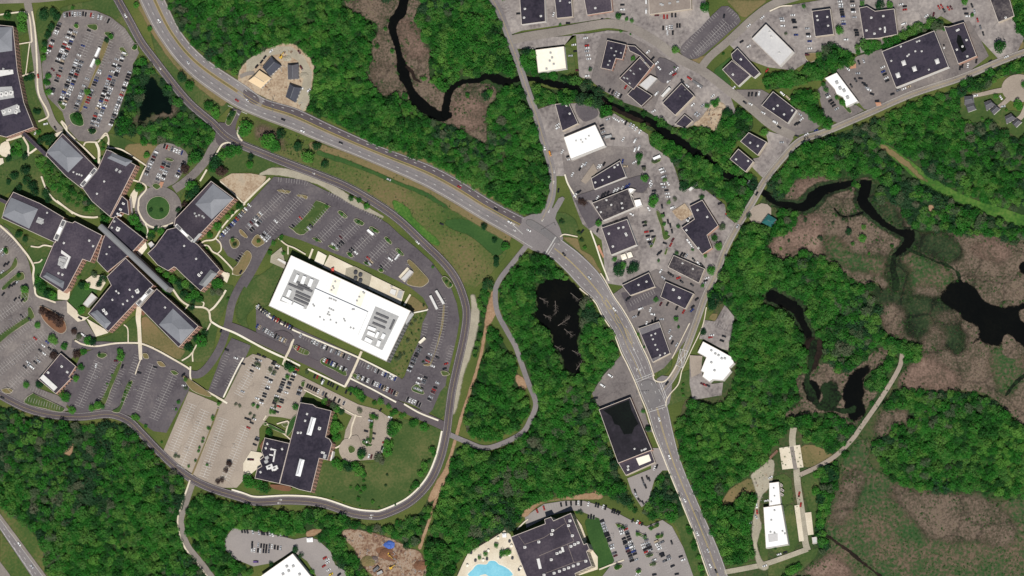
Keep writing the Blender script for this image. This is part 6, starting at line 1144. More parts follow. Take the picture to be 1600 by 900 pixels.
spots('S3', 'in the north half of the plaza lot', t4(2, 1), '770 35 70 wv,795 25 70 wv,905 85 30 wv,935 158 20 wv,945 175 20 wv,950 205 20 sv,865 240 60 w,870 258 60 w,888 292 5 k,942 250 0 w,950 270 0 s,965 290 0 k,970 310 0 w,975 330 0 w,975 245 -60 w,855 405 -60 w,938 390 -80 k,950 440 -80 k,975 485 -80 k,990 510 -80 k,1000 545 -80 k', 2, 'north')
spots('S4', 'in the middle of the plaza lot', t4(2, 1), '825 490 10 k,830 510 10 k,840 550 10 r,848 575 10 k,855 595 10 w,860 612 10 k,872 545 10 k,885 580 10 k,868 625 10 g,915 685 50 k,928 675 50 k,955 620 -20 k,992 630 60 r,1005 600 60 m,440 545 50 k,535 540 70 k,748 440 -30 w', 2, 'north')
spots('S5', 'around the black L shaped store', t4(2, 1), '1265 325 -40 k,1300 372 20 k,1345 432 40 r,1350 445 40 b,1100 605 -60 w,1112 620 -60 w,1125 640 -60 w,1060 688 55 k,1075 692 55 k,1090 698 55 s,1135 722 -50 k,1165 745 -50 w,1185 755 -50 k,1220 838 20 w,1210 855 20 k,1200 870 20 s,1005 398 20 wv,1100 470 40 w', 2, 'north')
spots('S6', 'in the lots around the low plaza store', t4(2, 2), '930 -105 60 w,985 -90 -40 k,1040 -62 20 r,1000 -80 -40 k,870 -10 60 k,720 70 50 k,735 60 50 k,945 -65 -40 s,1060 -40 -40 k,1125 -20 -40 k', 2, 'north')
spots('S7', 'in the corner lot inside the road fork', t4(2, 2), '805 130 20 wv,865 135 70 w,880 165 -10 w,792 160 70 k,842 222 80 w,875 212 80 k,895 195 80 k,935 195 0 s,972 100 60 k,1030 125 60 k,1072 148 60 r,1125 140 40 b,1130 118 40 k,1155 70 40 k,985 270 60 s,992 310 60 w,1002 340 60 k,1030 355 60 s,765 180 20 s,930 100 60 m', 2, 'left')
spots('S8', 'beside the white stepped restaurant', t4(2, 2), '1240 308 10 r,1250 296 10 w,1325 302 -20 k,1312 330 -20 k,1190 600 -30 m,1225 610 -30 k,1205 605 -30 r', 1, 'left')
row('S8r', '', q(2, 2, '1280 160 1370 190'), 0, 'S3'); row('S8s', '', q(2, 2, '1265 215 1355 255'), 0, 'S3'); row('S5r', '', q(2, 2, '690 425 600 510 510 640'), 0, 'S5'); row('S2r', '', q(2, 2, '740 100 890 20'), 0, 'S2a')
spots('S9', 'in the grey yard beside the long black hall', t4(2, 2), '615 548 -35 wv,567 610 -35 wv,523 688 10 k,625 722 20 s', 1, 'left')
spots('S10', 'in the small lot below the long black hall', t4(2, 3), '815 295 -70 k,845 285 -70 k,858 295 -70 k,825 325 -70 g,835 340 -70 k,770 370 -70 k,775 392 -70 s,795 425 -50 k,818 442 -60 k,890 225 70 w,905 215 70 k', 2, 'north')
# hotel and bottom lots
LH = 'of hotel lot'
row('H1', 'curved top row '+LH, q(2, 3, '135 500 200 475 310 452 380 445 460 445 560 465 650 500 740 545 825 585'), '.r..r......k.k.k.kwk..w..kk.wk..kkkk.....k.wrk.rk', 'H', pr=2, frm='west', pitch=3.9)
row('H2', 'short row at the lawn head '+LH, q(2, 3, '470 525 535 535'), 'kkkk', 'H', pr=2, frm='west'); row('H3', 'lawn side row '+LH, q(2, 3, '560 548 590 630 625 720 660 810'), .85, 'H', pr=3)
row('H4', 'second row '+LH, q(2, 3, '690 590 720 680 770 815'), [.5, .8, .95, .95], 'H', double=True, pr=3); row('H5', 'third row '+LH, q(2, 3, '810 645 850 740 905 870'), [.6, .7, .2, 0], 'H', double=True, pr=3); row('H6', 'fourth row '+LH, q(2, 3, '915 670 960 780 1000 870'), [.6, .3, .6, .3], 'H', double=True, pr=3); row('H7', '', q(2, 3, '985 600 1050 730 1105 880'), 0, 'H')
spots('H8', 'along the right edge of the hotel lot', t4(2, 3), '998 690 -70 k,1055 778 20 k,1070 800 20 w,1030 888 10 k,890 892 10 k,780 885 60 w,800 882 60 w', 1, 'north')
spots('I1', 'in top row of grey bottom left lot', th_(340, 765, .2), '190 322 -75 k,212 324 -75 k,233 326 -75 k,275 330 -75 s,322 336 -75 s,345 338 -75 k,362 340 -75 k,388 342 -75 k,408 345 -75 s,430 350 -75 w,472 358 -75 k,495 360 -75 s,517 362 -75 k,540 366 -75 k', 2, 'left')
spots('I2', 'in middle block of grey bottom left lot', th_(340, 765, .2), '270 420 85 k,270 445 85 k,318 432 85 s,340 438 85 k,362 440 85 k,382 445 85 k,405 440 85 g,425 445 85 w,447 450 85 k,470 455 85 k,492 457 85 s,268 470 85 w,288 472 85 w,315 475 85 k,333 478 85 w,358 478 85 k,378 480 85 k,400 480 85 g', 2, 'left')
spots('I3', 'beside the huge white roof at the bottom', th_(340, 765, .2), '838 535 30 r,858 550 30 w,830 597 30 r,868 628 30 w,886 662 30 y,950 665 40 k,300 565 0 pv,860 570 30 w', 1, 'left')
spots('J1', 'around the construction yard houses', t4(1, 0), '95 320 45 w,55 358 50 k,35 385 50 k,270 325 -55 m,5 415 50 k,285 425 -60 mv,330 565 40 w,282 552 -10 w', 1, 'left')
spots('J2', 'around the long white hall by the marsh', t4(3, 3), '15 285 30 w,70 765 15 w,108 752 15 k,-70 460 -85 w,-68 500 -85 r,-75 530 -60 s,-130 580 20 w,-115 570 20 s,-20 837 20 w,-10 430 10 w,195 390 80 rp,205 455 80 r', 1, 'left')
FULL = {1: 'first', 2: 'second', 3: 'third'}
def ordinal(i):
    if i in FULL: return FULL[i]
    return '%d%s' % (i, 'th' if 10 < i % 100 < 14 else {1: 'st', 2: 'nd', 3: 'rd'}.get(i % 10, 'th'))
WORD = {'sedan': 'car', 'suv': 'sport utility car', 'pickup': 'pickup truck', 'van': 'van'}
ROWS.sort(key=lambda r: r[0])
ind = 0; rest = []
for pr, desc, frm, cars, key in ROWS:
    for i, (x, y, an, c, k) in enumerate(cars):
        if not (-2 < x < 1602 and -2 < y < 902): continue
        z = zat(x, y)+.015; wp = U(x, y, z+.7)
        if (k, c) not in CM: CM[(k, c)] = car_mesh(k, c)
        if ind < 300:
            o = link({'van': 'van', 'pickup': 'pickup_truck'}.get(k, 'parked_car' if 'R' != key[0] else 'car'), CM[(k, c)], None, (wp[0], wp[1], z)); o.rotation_euler = (0, 0, math.radians(an))
            lab = '%s %s %s, %s from %s' % (CARCOL[c][0], {'sedan': 'car', 'suv': 'car', 'pickup': 'pickup', 'van': 'van'}[k], desc if desc.split()[0] in ('in', 'on', 'by', 'beside', 'around', 'along', 'at', 'alone', 'driving', 'among') else 'in the '+desc, ordinal(i+1), {'north': 'north', 'left': 'left', 'west': 'west'}[frm])
            
            if len(lab.split()) > 16: print('LONG', lab)
            tag(o, lab, {'sedan': 'car', 'suv': 'car', 'pickup': 'pickup', 'van': 'van'}[k], 'cars and vans on roads and in lots'); ind += 1
        else: rest.append((k, c, wp[0], wp[1], z, math.radians(an)))
# every further parked car, past the first 300: one object
V, F, I = [], [], []; mats_ = ['car_glass', 'tyre']+['paint_'+c for c in CARCOL]; geo_ = {}
for k, c, x, y, z, an in rest:
    if (k, c) not in geo_:
        me = CM[(k, c)]; geo_[(k, c)] = ([tuple(v.co) for v in me.vertices], [tuple(p.vertices) for p in me.polygons], [p.material_index for p in me.polygons])
    vs, fs, ms = geo_[(k, c)]; b0 = len(V); ca, sa = math.cos(an), math.sin(an)
    V += [(x+vx*ca-vy*sa, y+vx*sa+vy*ca, z+vz) for vx, vy, vz in vs]; F += [tuple(b0+t for t in f) for f in fs]; pi = mats_.index('paint_'+c); I += [(pi, 0, 1)[m] for m in ms]
o = mesh_obj('parked_cars', V, F, mats_, None, I); tag(o, 'closely parked cars filling the rows of the busy campus and hotel lots', 'cars', kind='stuff')
print('CARS', ind, len(rest))
for (lk, paint), S in STALLS.items():
    S = [s for s in S if HARD[min(899, max(0, int(s[0][1]))), min(1599, max(0, int(s[0][0])))] and HARD[min(899, max(0, int(s[1][1]))), min(1599, max(0, int(s[1][0])))]]
    lines_mesh('stall_lines', S, paint, LOTS[lk], .26)
# ================================================================ TREES
def rand_dir(r):
    z = r.uniform(-1, 1); t = r.uniform(0, 2*math.pi); s = math.sqrt(1-z*z); return Vector((s*math.cos(t), s*math.sin(t), z))
def crown_geo(seed, kind, nleaf=420):
    """leaf sized faces spread over clumps; unit radius, base of the crown at z 0.35, top near z 1.75"""
    r = random.Random(seed); V, F = [], []
    if kind == 'broad':
        cl = [(Vector((0, 0, 1.15)), .55)]
        for i in range(11):
            t = 2*math.pi*i/11*2.4+r.uniform(-.3, .3); rr = r.uniform(.4, .68); cl.append((Vector((rr*math.cos(t), rr*math.sin(t), r.uniform(.62, 1.3))), r.uniform(.26, .42)))
    elif kind == 'conifer':
        cl = []
        for i in range(9):
            f = i/8
            for j in range(max(1, int(6*(1-f)))):
                t = 2*math.pi*(j/max(1, int(6*(1-f))))+i*.9; rr = .72*(1-f)+.02; cl.append((Vector((rr*math.cos(t), rr*math.sin(t), .3+1.9*f)), .3*(1-f)+.12))
    else:
        cl = [(Vector((r.uniform(-.5, .5), r.uniform(-.5, .5), r.uniform(.25, .6))), r.uniform(.3, .5)) for _ in range(7)]
    tot = sum(c[1]**2 for c in cl); ls = {'broad': .155, 'conifer': .15, 'shrub': .2}[kind]
    for c, rad in cl:
        for _ in range(int(nleaf*rad*rad/tot)+2):
            d = rand_dir(r)
            if d.z < -.35 and r.random() < .7: d.z = -d.z
            p = c+d*rad*r.uniform(.78, 1.08)
            nn = (d*.8+Vector((0, 0, .35))+rand_dir(r)*.6).normalized(); u = nn.orthogonal().normalized(); v = nn.cross(u); a = r.uniform(0, 6.28); u, v = u*math.cos(a)+v*math.sin(a), v*math.cos(a)-u*math.sin(a)
            s = ls*r.uniform(.6, 1.25); k = len(V)
            V += [p-u*s*.6, p-v*s*.45+nn*s*.1, p+u*s*.7, p+v*s*.45-nn*s*.06]; F.append((k, k+1, k+2, k+3))
    return V, F
def trunk_geo(seed, kind):
    r = random.Random(seed); V, F = [], []
    def tube(a, b, r0, r1, n=6):
        d = (b-a).normalized(); u = d.orthogonal().normalized(); v = d.cross(u); k = len(V)
        for p, rr in ((a, r0), (b, r1)): V.extend([p+(u*math.cos(6.283*i/n)+v*math.sin(6.283*i/n))*rr for i in range(n)])
        F.extend([(k+i, k+(i+1) % n, k+n+(i+1) % n, k+n+i) for i in range(n)])
    top = Vector((r.uniform(-.05, .05), r.uniform(-.05, .05), 1.2 if kind == 'broad' else 2.1))
    tube(Vector((0, 0, -.05)), top, .07, .025)
    if kind == 'broad':
        for i in range(5):
            t = 2*math.pi*i/5; tube(top*(.45+.08*i), Vector((.5*math.cos(t), .5*math.sin(t), .75+.1*i)), .035, .012, 5)
    return V, F
def me_of(name, VF, m):
    me = bpy.data.meshes.new(name); me.from_pydata([tuple(v) for v in VF[0]], [], VF[1]); me.materials.append(MATS[m]); me.update(); return me
CROWN = {}
for nm, kind, m in (('broad', 'broad', 'leaf_broad'), ('dark', 'broad', 'leaf_dark'), ('grey', 'broad', 'leaf_grey'), ('purple', 'broad', 'leaf_purple'), ('light', 'broad', 'leaf_light'), ('conifer', 'conifer', 'leaf_conifer'), ('shrub', 'shrub', 'shrub_green')):
    CROWN[nm] = [me_of('crown', crown_geo(100+i*7+len(nm), kind, 520 if kind != 'shrub' else 200), m) for i in range(3)]
TRUNK = {k: [me_of('trunk', trunk_geo(i, k), 'bark') for i in range(3)] for k in ('broad', 'conifer')}
TR = random.Random(5); NT = 0
KINDW = {'b': ('broad', 'green leafy'), 'd': ('dark', 'dark green'), 'g': ('grey', 'grey green'), 'p': ('purple', 'purple brown'), 'l': ('light', 'light green'), 'c': ('conifer', 'dark conifer')}
ALLT = []
def trees(desc, pts, frm='left'):
    """pts: list of (px, py, radius in photo pixels, kind); labels count from one side"""
    pts = sorted(pts, key=lambda p: p[0] if frm == 'left' else p[1])
    for i, (x, y, r, k) in enumerate(pts): ALLT.append((r, x, y, k, desc, i, frm))
def tp(tile, s):
    out = []
    for it in s.split(','):
        t = it.split(); x, y = tile((float(t[0]), float(t[1]))); out.append((x, y, float(t[2]), t[3] if len(t) > 3 else 'b'))
    return out
trees('on the islands of the pond side lot', tp(t4(0, 0), '475 160 4,665 250 5 d,695 230 5 b,610 390 5.5,545 575 6,480 730 8,495 755 6 b,575 820 6 d,845 295 4,370 640 3.5 d'), 'top')
trees('along the west side of the pond side lot', tp(t4(0, 0), '270 95 10 d,330 80 8 d,355 110 7 d,320 170 7 d,300 220 7 d,280 270 6 d,275 310 6,270 360 6,455 50 4,300 475 6,285 510 5,300 520 5,305 575 6,290 570 4'), 'top')
trees('beside the left edge block', tp(t4(0, 0), '140 110 10,45 95 8,140 170 9,195 480 7 d,165 490 6 d,235 700 6 d,220 695 5 d,270 860 5 d,310 860 6 d'), 'top')
trees('on the verge between loop road and highway', tp(t4(0, 0), '1135 485 9 d,1185 535 9,1300 660 9 b,1340 690 9,1350 720 7,1450 710 5 d,1430 740 4,935 180 5,850 30 6'), 'left')
trees('on the meadow between the roads', tp(t4(1, 1), '325 80 11,430 125 7 d,260 15 9 d,120 20 10,380 15 8 d,1425 515 6 d,1500 720 6 d,1500 750 6 d,1450 875 10 d,1560 640 8,1490 600 5 d,705 290 3 l'), 'left')
trees('in the gravel strip above the white building lot', tp(t4(1, 1), '593 340 5,643 352 5,690 388 6'), 'left')
trees('on the corner lawn east of the loop junction', tp(th_(200, 190), '1060 310 12,980 360 8,1150 300 8,900 430 12 d,880 480 9,970 520 10 p,1275 370 6 d,1265 450 7,1450 200 14 b,1230 60 12,1520 240 10,1200 110 9,1590 130 9 d'), 'left')
trees('around the turning circle', tp(th_(200, 190), '195 350 6,700 370 12,740 330 8 d,590 500 9 p,660 680 11,690 720 10 d,640 770 9 d,590 860 6 p,115 690 8,640 440 5 l'), 'left')
trees('between turning circle and north-east wing', tp(th_(200, 315), '525 90 5 d,540 110 4 p,240 360 7 d,340 310 7,290 290 5 d,250 330 6,60 190 10,110 260 8,90 200 6,235 95 4 d,345 95 4 d'), 'left')
trees('in the lawn strip before the north-east wing', tp(th_(200, 315), '1160 50 7,1090 110 4,930 260 8,850 350 6,1040 160 5 l,820 480 3 l,1090 400 4,1110 450 4 d,1360 410 4,1590 390 4'), 'left')
trees('in the garden south of the big navy block', tp(th_(200, 315), '320 720 6 l,400 760 6,460 800 7,520 840 7 d,600 860 7,660 890 6 d,340 790 5,940 860 9,960 800 6 p'), 'left')
trees('on the lawns by the forked path', tp(th_(200, 430), '380 160 6,410 200 6 d,480 50 7,540 120 6 d,590 200 8 d,640 230 8,700 200 8,750 250 7,680 260 6 d,660 340 6 d,930 90 10,890 170 7 g,950 180 7 g,720 660 8 d,760 690 11,800 600 6 d,620 740 8 d,650 770 6,1040 240 3'), 'left')
trees('in the west garden slope', tp(th_(0, 190), '260 510 9 d,280 610 8 d,150 565 8 d,340 670 9 d,360 730 8 d,470 750 8 d,90 630 5 d,200 690 6 d,500 810 6 d,90 390 6 d,260 370 6 d,140 310 8,180 260 7,200 330 6,420 200 7 d,480 170 8 d,540 170 8 d,500 220 6 d,400 110 5,985 420 5,1060 380 4 b,1080 240 4,1070 280 4,1060 200 3'), 'left')
trees('beside the westmost wing', tp(th_(0, 315), '190 340 7 d,260 390 6 d,210 330 5,1090 190 8,1130 170 5,400 870 8 d,430 820 7 d,990 580 3 l,820 780 4 l,850 870 8 d,900 880 7,980 760 6 g,1030 860 6 d,1070 800 7 d,50 510 5,190 770 5,230 890 4'), 'left')
trees('in the bed below the stepped wing', tp(th_(0, 430), '400 70 8,440 130 9,490 190 9 d,540 210 8,420 40 7,780 20 5 l'), 'left')
trees('around the small building in the west lots', tp(th_(0, 430), '260 150 7,390 520 6,540 660 8,570 690 6 l,670 740 7,560 840 8 p,800 820 8 p,870 800 6,440 380 7 p,540 430 8 p,600 470 9 p,620 510 7 p,500 410 6 p,770 590 6 p,820 640 6 g,910 680 8,960 690 8 d,850 360 7,830 390 5'), 'left')
trees('in the lots west of the south road', tp(t4(0, 2), '505 495 6,475 565 6,410 680 9,450 765 7,165 605 6,245 605 7 d,610 730 7,575 750 6,640 740 5,750 400 6,755 430 8,740 390 4,840 805 6,860 815 5,910 865 4,1115 715 4,1160 575 4,1160 625 4 g,1330 810 4,1300 875 3,1365 725 4,810 595 3,780 650 2.5,765 700 2.5,670 600 2.5,700 545 2.5,1100 760 3,620 415 3'), 'left')
trees('on the small islands of the pale old lot', tp(th_(340, 540), '370 615 4,415 640 4,190 610 3 g,230 630 3 g,340 710 3 g,380 735 3 g,560 690 5,590 700 4,620 570 5 g,725 330 5,550 250 5 g,590 280 4 g,400 190 4 g,430 205 4 g,810 640 6,740 225 7 d,770 245 6,600 640 3 d'), 'left')
trees('along the old lot south edge', tp(t4(0, 3), '1330 -80 3.2,1310 -20 3.2,1265 60 3,1240 120 3,1220 180 3,1095 150 4 g,1115 155 3 g,1245 98 3,1270 40 3,1430 200 6 p,1410 240 5 p,1390 300 5 p,1360 310 5 p,1295 205 3,1180 215 3,1010 65 2.5'), 'left')
trees('north of the brick office', tp(th_(340, 540), '1120 580 6,1160 600 6 p,1210 640 8 g,1240 660 7,1290 690 6 d,1440 480 7,1480 510 8,1510 550 7,1380 460 5,1480 680 5 g,1100 600 5,1230 840 9,1210 880 8,1280 850 6 l,930 280 4 g'), 'left')
trees('around the round drive beside the brick office', tp(th_(380, 640), '960 180 8 b,970 290 8,1000 190 5 l,960 140 7,950 80 6,1360 75 4,1390 90 4,1330 185 4,1300 310 4,1290 370 3,1550 220 11,1590 180 10,1510 360 9,1500 440 9,1400 500 8 g,1440 540 6 g,1240 450 8 d,1230 480 7,1260 330 2.5'), 'left')
trees('on the lawn south of the brick office', tp(th_(380, 640), '960 550 8,1010 590 8,1090 600 9 d,1160 590 9,1210 640 9,1250 680 6,1060 570 7,1190 820 5,1260 820 5,1255 740 3,1500 680 2.5 d,1485 790 2.5 d,1225 860 3,220 820 10,150 780 10,60 760 10,40 720 9,270 230 6,290 260 5 d,1120 810 3'), 'left')
trees('on the south lawn by the loop road bend', tp(t4(1, 3), '640 420 4,728 438 4,635 350 3.5 d,680 350 3.5,1050 210 7,1030 260 6,1060 240 5,1100 110 6,1110 140 5,1000 330 7,975 350 4,960 375 2.5,1080 180 4,770 470 2,650 465 2,550 440 2,480 410 2,870 455 2'), 'left')
trees('along the service road below the white building', tp(t4(1, 2), '660 690 5,740 720 5,780 710 6,830 740 5,870 775 6,850 790 5,640 655 6 l,600 635 5,730 800 4,720 850 4,910 800 5,980 850 7,1050 870 8,1000 840 6,850 860 8,930 790 4'), 'left')
trees('in front of the white building', tp(t4(1, 1), '160 580 4,110 620 5,85 680 5,170 680 4,1430 60 5,440 390 3,535 440 3,640 488 3,740 540 3,825 603 3,895 675 3,380 600 3,485 650 3,585 690 3.5,690 745 3,780 785 3,1105 770 3,1190 860 3,1215 880 3'), 'left')
trees('on the lawn east of the white building', tp(th_(520, 450), '815 380 3 g,855 340 3 g,780 545 4 g,700 700 4 g,690 730 4 g,740 685 3 g,920 320 2 d,895 435 2 d,865 545 2 d,820 655 2 d,775 765 2 d,945 180 2.5 d,660 740 4 g,820 470 2 d,940 770 2.5 d'), 'top')
trees('by the stained white roof and bridge', tp(t4(2, 0), '95 330 9 d,130 340 8,80 370 9,120 400 9,75 400 7,490 435 4,205 440 5 g,300 155 3,1015 420 1.6,1020 310 7,1205 45 9,665 100 6,750 130 4,715 120 4,755 365 5,680 195 3,740 215 2'), 'left')
trees('along the street at the fork', tp(t4(2, 0), '1285 630 5,1270 650 6,1250 640 5,1220 660 5,1320 335 3,1575 825 7,1390 760 8,1350 700 7 d,1440 720 8'), 'left')
trees('among the north-east lots', tp(t4(3, 0), '450 190 7,440 175 5,225 40 4,1230 10 6,1275 95 4,110 210 3 g,1450 290 11 b,1375 770 7,375 780 9,1100 180 4,590 20 5,345 530 5,365 560 5,430 610 4,465 640 6,540 640 5 g,760 30 6,700 30 8 d'), 'left')
trees('around the cul-de-sac houses', tp(t4(3, 0), '1425 600 5,1560 650 8,1570 670 6,1600 530 6,1250 770 6 l,1430 820 4,1340 740 3,1490 690 3'), 'left')
trees('in the plaza lots', tp(t4(2, 1), '795 80 7,830 215 7,825 155 4 g,885 345 9,880 370 8,955 225 4 l,1018 345 4 g,980 365 4 l,1075 265 9 d,1185 330 5,540 495 6,940 450 4,950 500 4,965 560 4,1030 680 4,790 120 4,1040 515 4,1315 520 6 g,1265 590 6,1290 640 7,1210 700 4,1245 790 8,1130 660 3,1190 885 4,915 730 3,1480 450 5 d,900 110 3 g,880 110 3 g,835 490 3 g'), 'left')
trees('below the dark grey square store', tp(t4(2, 1), '665 790 11 d,765 765 9 d,690 760 7,740 790 7 d,640 720 5,310 485 5 d,420 555 4 d,435 600 4 d,455 650 4,430 360 6 p,455 370 5 p'), 'left')
trees('around the road fork corner', tp(t4(2, 2), '900 75 5,1025 195 5,1040 245 3,1195 275 6 d,790 290 3,825 370 2.5,1070 605 3,1065 640 3,1070 670 3,1270 70 13 d,1250 110 9 d,1290 40 8,850 880 6 d,820 770 4'), 'left')
trees('on the hotel lot islands', tp(t4(2, 3), '665 588 3,690 595 3,785 640 4,830 660 4,910 655 4,940 645 3,905 580 4,870 605 4,860 770 4 g,885 825 4 g,660 845 5,790 870 4,700 600 3 d,1110 620 6,1100 600 5,1140 720 6,1130 700 5,1165 780 5,1180 850 6,1140 680 4,1190 890 5'), 'left')
trees('on the hotel pool deck', tp(th_(700, 765), '500 585 5,390 675 5,330 710 4,570 665 6,625 655 6,600 650 4,745 320 4,1380 235 5 d,1340 240 3'), 'left')
trees('below the brick office along the bottom lots', tp(th_(340, 765, .2), '605 470 6 d,650 515 5 d,740 640 5,420 585 5 d,1480 440 7 d'), 'left')
trees('standing in the northern marsh', tp(t4(1, 0), '757 290 5,850 320 5,1050 490 5,1320 595 5,870 600 7,1440 600 8 d,1460 580 7,810 180 4,930 600 6'), 'left')
trees('standing in the eastern marsh', tp(t4(3, 1), '165 440 6,235 475 4 d,540 250 6,505 550 6 d,590 590 7,600 520 5,530 625 4,775 640 4,470 470 3 d,80 655 3 l,630 685 3,130 605 3 d,405 495 3 g,330 590 5 d,560 260 5 l'), 'left')
trees('by the long white hall', tp(t4(3, 3), '160 860 8,130 870 7,190 840 6,330 420 9 d,300 370 8,350 390 8,410 270 10 d,380 240 9 d,480 140 7,300 270 6,45 725 3 d,340 460 8,330 560 7,340 640 7,350 690 8'), 'left')
ALLT.sort(key=lambda t: -t[0]); small = []
SPK = list(KINDW)
for n_, (r, x, y, k, desc, i, frm) in enumerate(ALLT):
    R = r*PXM; nm, word = KINDW[k]; hs = R*(1.0 if r > 4 else 1.1); zz = zat(x, y); wp = U(x, y, zz+hs); rot = TR.uniform(0, 6.28); s = R*1.06
    if n_ >= 300: small.append((wp[0], wp[1], zz-.02, s, hs, rot, SPK.index(k))); continue
    o = empty('pine_tree' if k == 'c' else 'deciduous_tree', (wp[0], wp[1], zz-.02), rot); v = TR.randrange(3)
    link('trunk', TRUNK['conifer' if k == 'c' else 'broad'][v], o); link('crown', CROWN[nm][v], o); o.scale = (s, s, hs)
    tag(o, '%s %s tree %s, %s from %s' % ('large' if r > 7 else 'round', word, desc, ordinal(i+1), frm), 'tree', 'single trees'); NT += 1
print('TREES', NT, len(small))
# ---- the woods: crowns standing on points, one object per wood
def gn_scatter(name, pts, protos, label, cat):
    """pts: array of x y z scale zscale rot index"""
    P = np.array(pts)
    me = bpy.data.meshes.new(name); me.vertices.add(len(P)); me.vertices.foreach_set('co', P[:, :3].ravel())
    for nm, dt, dat in (('sc', 'FLOAT_VECTOR', np.stack([P[:, 3], P[:, 3], P[:, 4]], 1).ravel()), ('ro', 'FLOAT_VECTOR', np.stack([P[:, 5]*0, P[:, 5]*0, P[:, 5]], 1).ravel()), ('ix', 'INT', P[:, 6].astype(np.int32))):
        at = me.attributes.new(nm, dt, 'POINT'); at.data.foreach_set('vector' if dt == 'FLOAT_VECTOR' else 'value', dat)
    ob = link(name, me); tag(ob, label, cat, kind='stuff')
    c = bpy.data.collections.new(name+'_kinds')
    for i, m in enumerate(protos):
        po = bpy.data.objects.new('%s_kind_%02d' % (name, i), m); c.objects.link(po)
    ng = bpy.data.node_groups.new(name, 'GeometryNodeTree'); ng.interface.new_socket('Geometry', in_out='INPUT', socket_type='NodeSocketGeometry'); ng.interface.new_socket('Geometry', in_out='OUTPUT', socket_type='NodeSocketGeometry')
    N = ng.nodes; gi, go_ = N.new('NodeGroupInput'), N.new('NodeGroupOutput'); ip = N.new('GeometryNodeInstanceOnPoints'); ci = N.new('GeometryNodeCollectionInfo')
    ci.inputs['Collection'].default_value = c; ci.inputs['Separate Children'].default_value = True; ci.inputs['Reset Children'].default_value = True
    def attr(nm, dt):
        a_ = N.new('GeometryNodeInputNamedAttribute'); a_.data_type = dt; a_.inputs['Name'].default_value = nm; return a_.outputs['Attribute']
    L = ng.links; L.new(gi.outputs[0], ip.inputs['Points']); L.new(ci.outputs[0], ip.inputs['Instance']); ip.inputs['Pick Instance'].default_value = True
    L.new(attr('ix', 'INT'), ip.inputs['Instance Index']); L.new(attr('sc', 'FLOAT_VECTOR'), ip.inputs['Scale'])
    er = N.new('FunctionNodeEulerToRotation'); L.new(attr('ro', 'FLOAT_VECTOR'), er.inputs[0]); L.new(er.outputs[0], ip.inputs['Rotation'])
    L.new(ip.outputs[0], go_.inputs[0]); md = ob.modifiers.new('scatter', 'NODES'); md.node_group = ng
    return ob
def with_trunk(ci, ti, m):
    me = bpy.data.meshes.new('wood_tree'); V = [tuple(v) for v in ci[0]]; b0 = len(V); V += [tuple(v) for v in ti[0]]; F = list(ci[1])+[tuple(b0+i for i in f) for f in ti[1]]
    me.from_pydata(V, [], F); me.materials.append(MATS[m]); me.materials.append(MATS['bark']); me.polygons.foreach_set('material_index', [0]*len(ci[1])+[1]*len(ti[1])); me.update(); return me
PROTO = [with_trunk(crown_geo(40+i, 'broad', 430), trunk_geo(i, 'broad'), 'leaf_forest') for i in range(6)]+[with_trunk(crown_geo(60+i, 'broad', 430), trunk_geo(i, 'broad'), 'leaf_grey') for i in range(2)]+[with_trunk(crown_geo(70+i, 'conifer', 430), trunk_geo(i, 'conifer'), 'leaf_conifer') for i in range(3)]+[with_trunk(crown_geo(80+i, 'broad', 430), trunk_geo(i, 'broad'), 'leaf_light') for i in range(1)]
TAB = {}
def noise2(x, y, s, seed):
    if seed not in TAB: TAB[seed] = np.random.default_rng(seed).random((64, 64))
    T = TAB[seed]; X, Y = x/s, y/s; i, j = math.floor(X), math.floor(Y); f, k = X-i, Y-j; f, k = f*f*(3-2*f), k*k*(3-2*k)
    return (T[j % 64, i % 64]*(1-f)+T[j % 64, (i+1) % 64]*f)*(1-k)+(T[(j+1) % 64, i % 64]*(1-f)+T[(j+1) % 64, (i+1) % 64]*f)*k
WLAB = {'north': 'dense green wood between the divided highway and the winding river', 'south': 'dense green wood around the dead tree pond west of the main road', 'trail': 'wooded island between the dirt trail and the curving lane', 'trail_strip': 'thin strip of trees left of the dirt trail', 'southwest': 'dense dark wood filling the bottom left corner', 'south_strip': 'strip of wood below the loop road', 'east': 'wood between the main road and the marsh', 'northeast': 'wood on both sides of the bright grass clearing', 'creek_north': 'trees along the north bank of the creek', 'creek_south': 'trees along the south bank of the creek', 'bridge_corner': 'clump of trees at the bridge street corner', 'north_lots': 'tree belt between the square office and the white long shop', 'north_lots_upper': 'tree belt above the largest black roofed store', 'white_roof_block': 'clump of trees left of the white long shop', 'north_right': 'tree belt above the cul-de-sac houses', 'houses_south': 'trees below the cul-de-sac houses', 'pond': 'trees around the triangular pond', 'corner': 'trees in the top right corner', 'campus_garden': 'bank of trees along the slanting office wing', 'marsh_edge': 'wood between the two eastern marshes', 'marsh_strip': 'strip of trees between the white hall yard and the marsh', 'bottom': 'clump of trees below the white hall yard', 'cabin': 'trees around the teal roofed cabin', 'creek_bend': 'trees on the creek bank beside the two black blocks'}
gn_scatter('small_trees', small, [with_trunk(crown_geo(90+i, 'broad', 300), trunk_geo(i, 'broad'), {'b': 'leaf_broad', 'd': 'leaf_dark', 'g': 'leaf_grey', 'p': 'leaf_purple', 'l': 'leaf_light', 'c': 'leaf_conifer'}[k]) for i, k in enumerate(SPK)], 'small young trees dotted over lawns, beds and parking islands', 'trees')
for k in ('creek_north', 'creek_south', 'north_lots', 'north_lots_upper', 'white_roof_block', 'bridge_corner', 'north_right', 'houses_south', 'corner', 'creek_bend'):
    for y, u, v in fill(spline(WOODS[k], 3, True)): HARD[y, u:v] = ROADM[y, u:v] | BLDG[y, u:v]
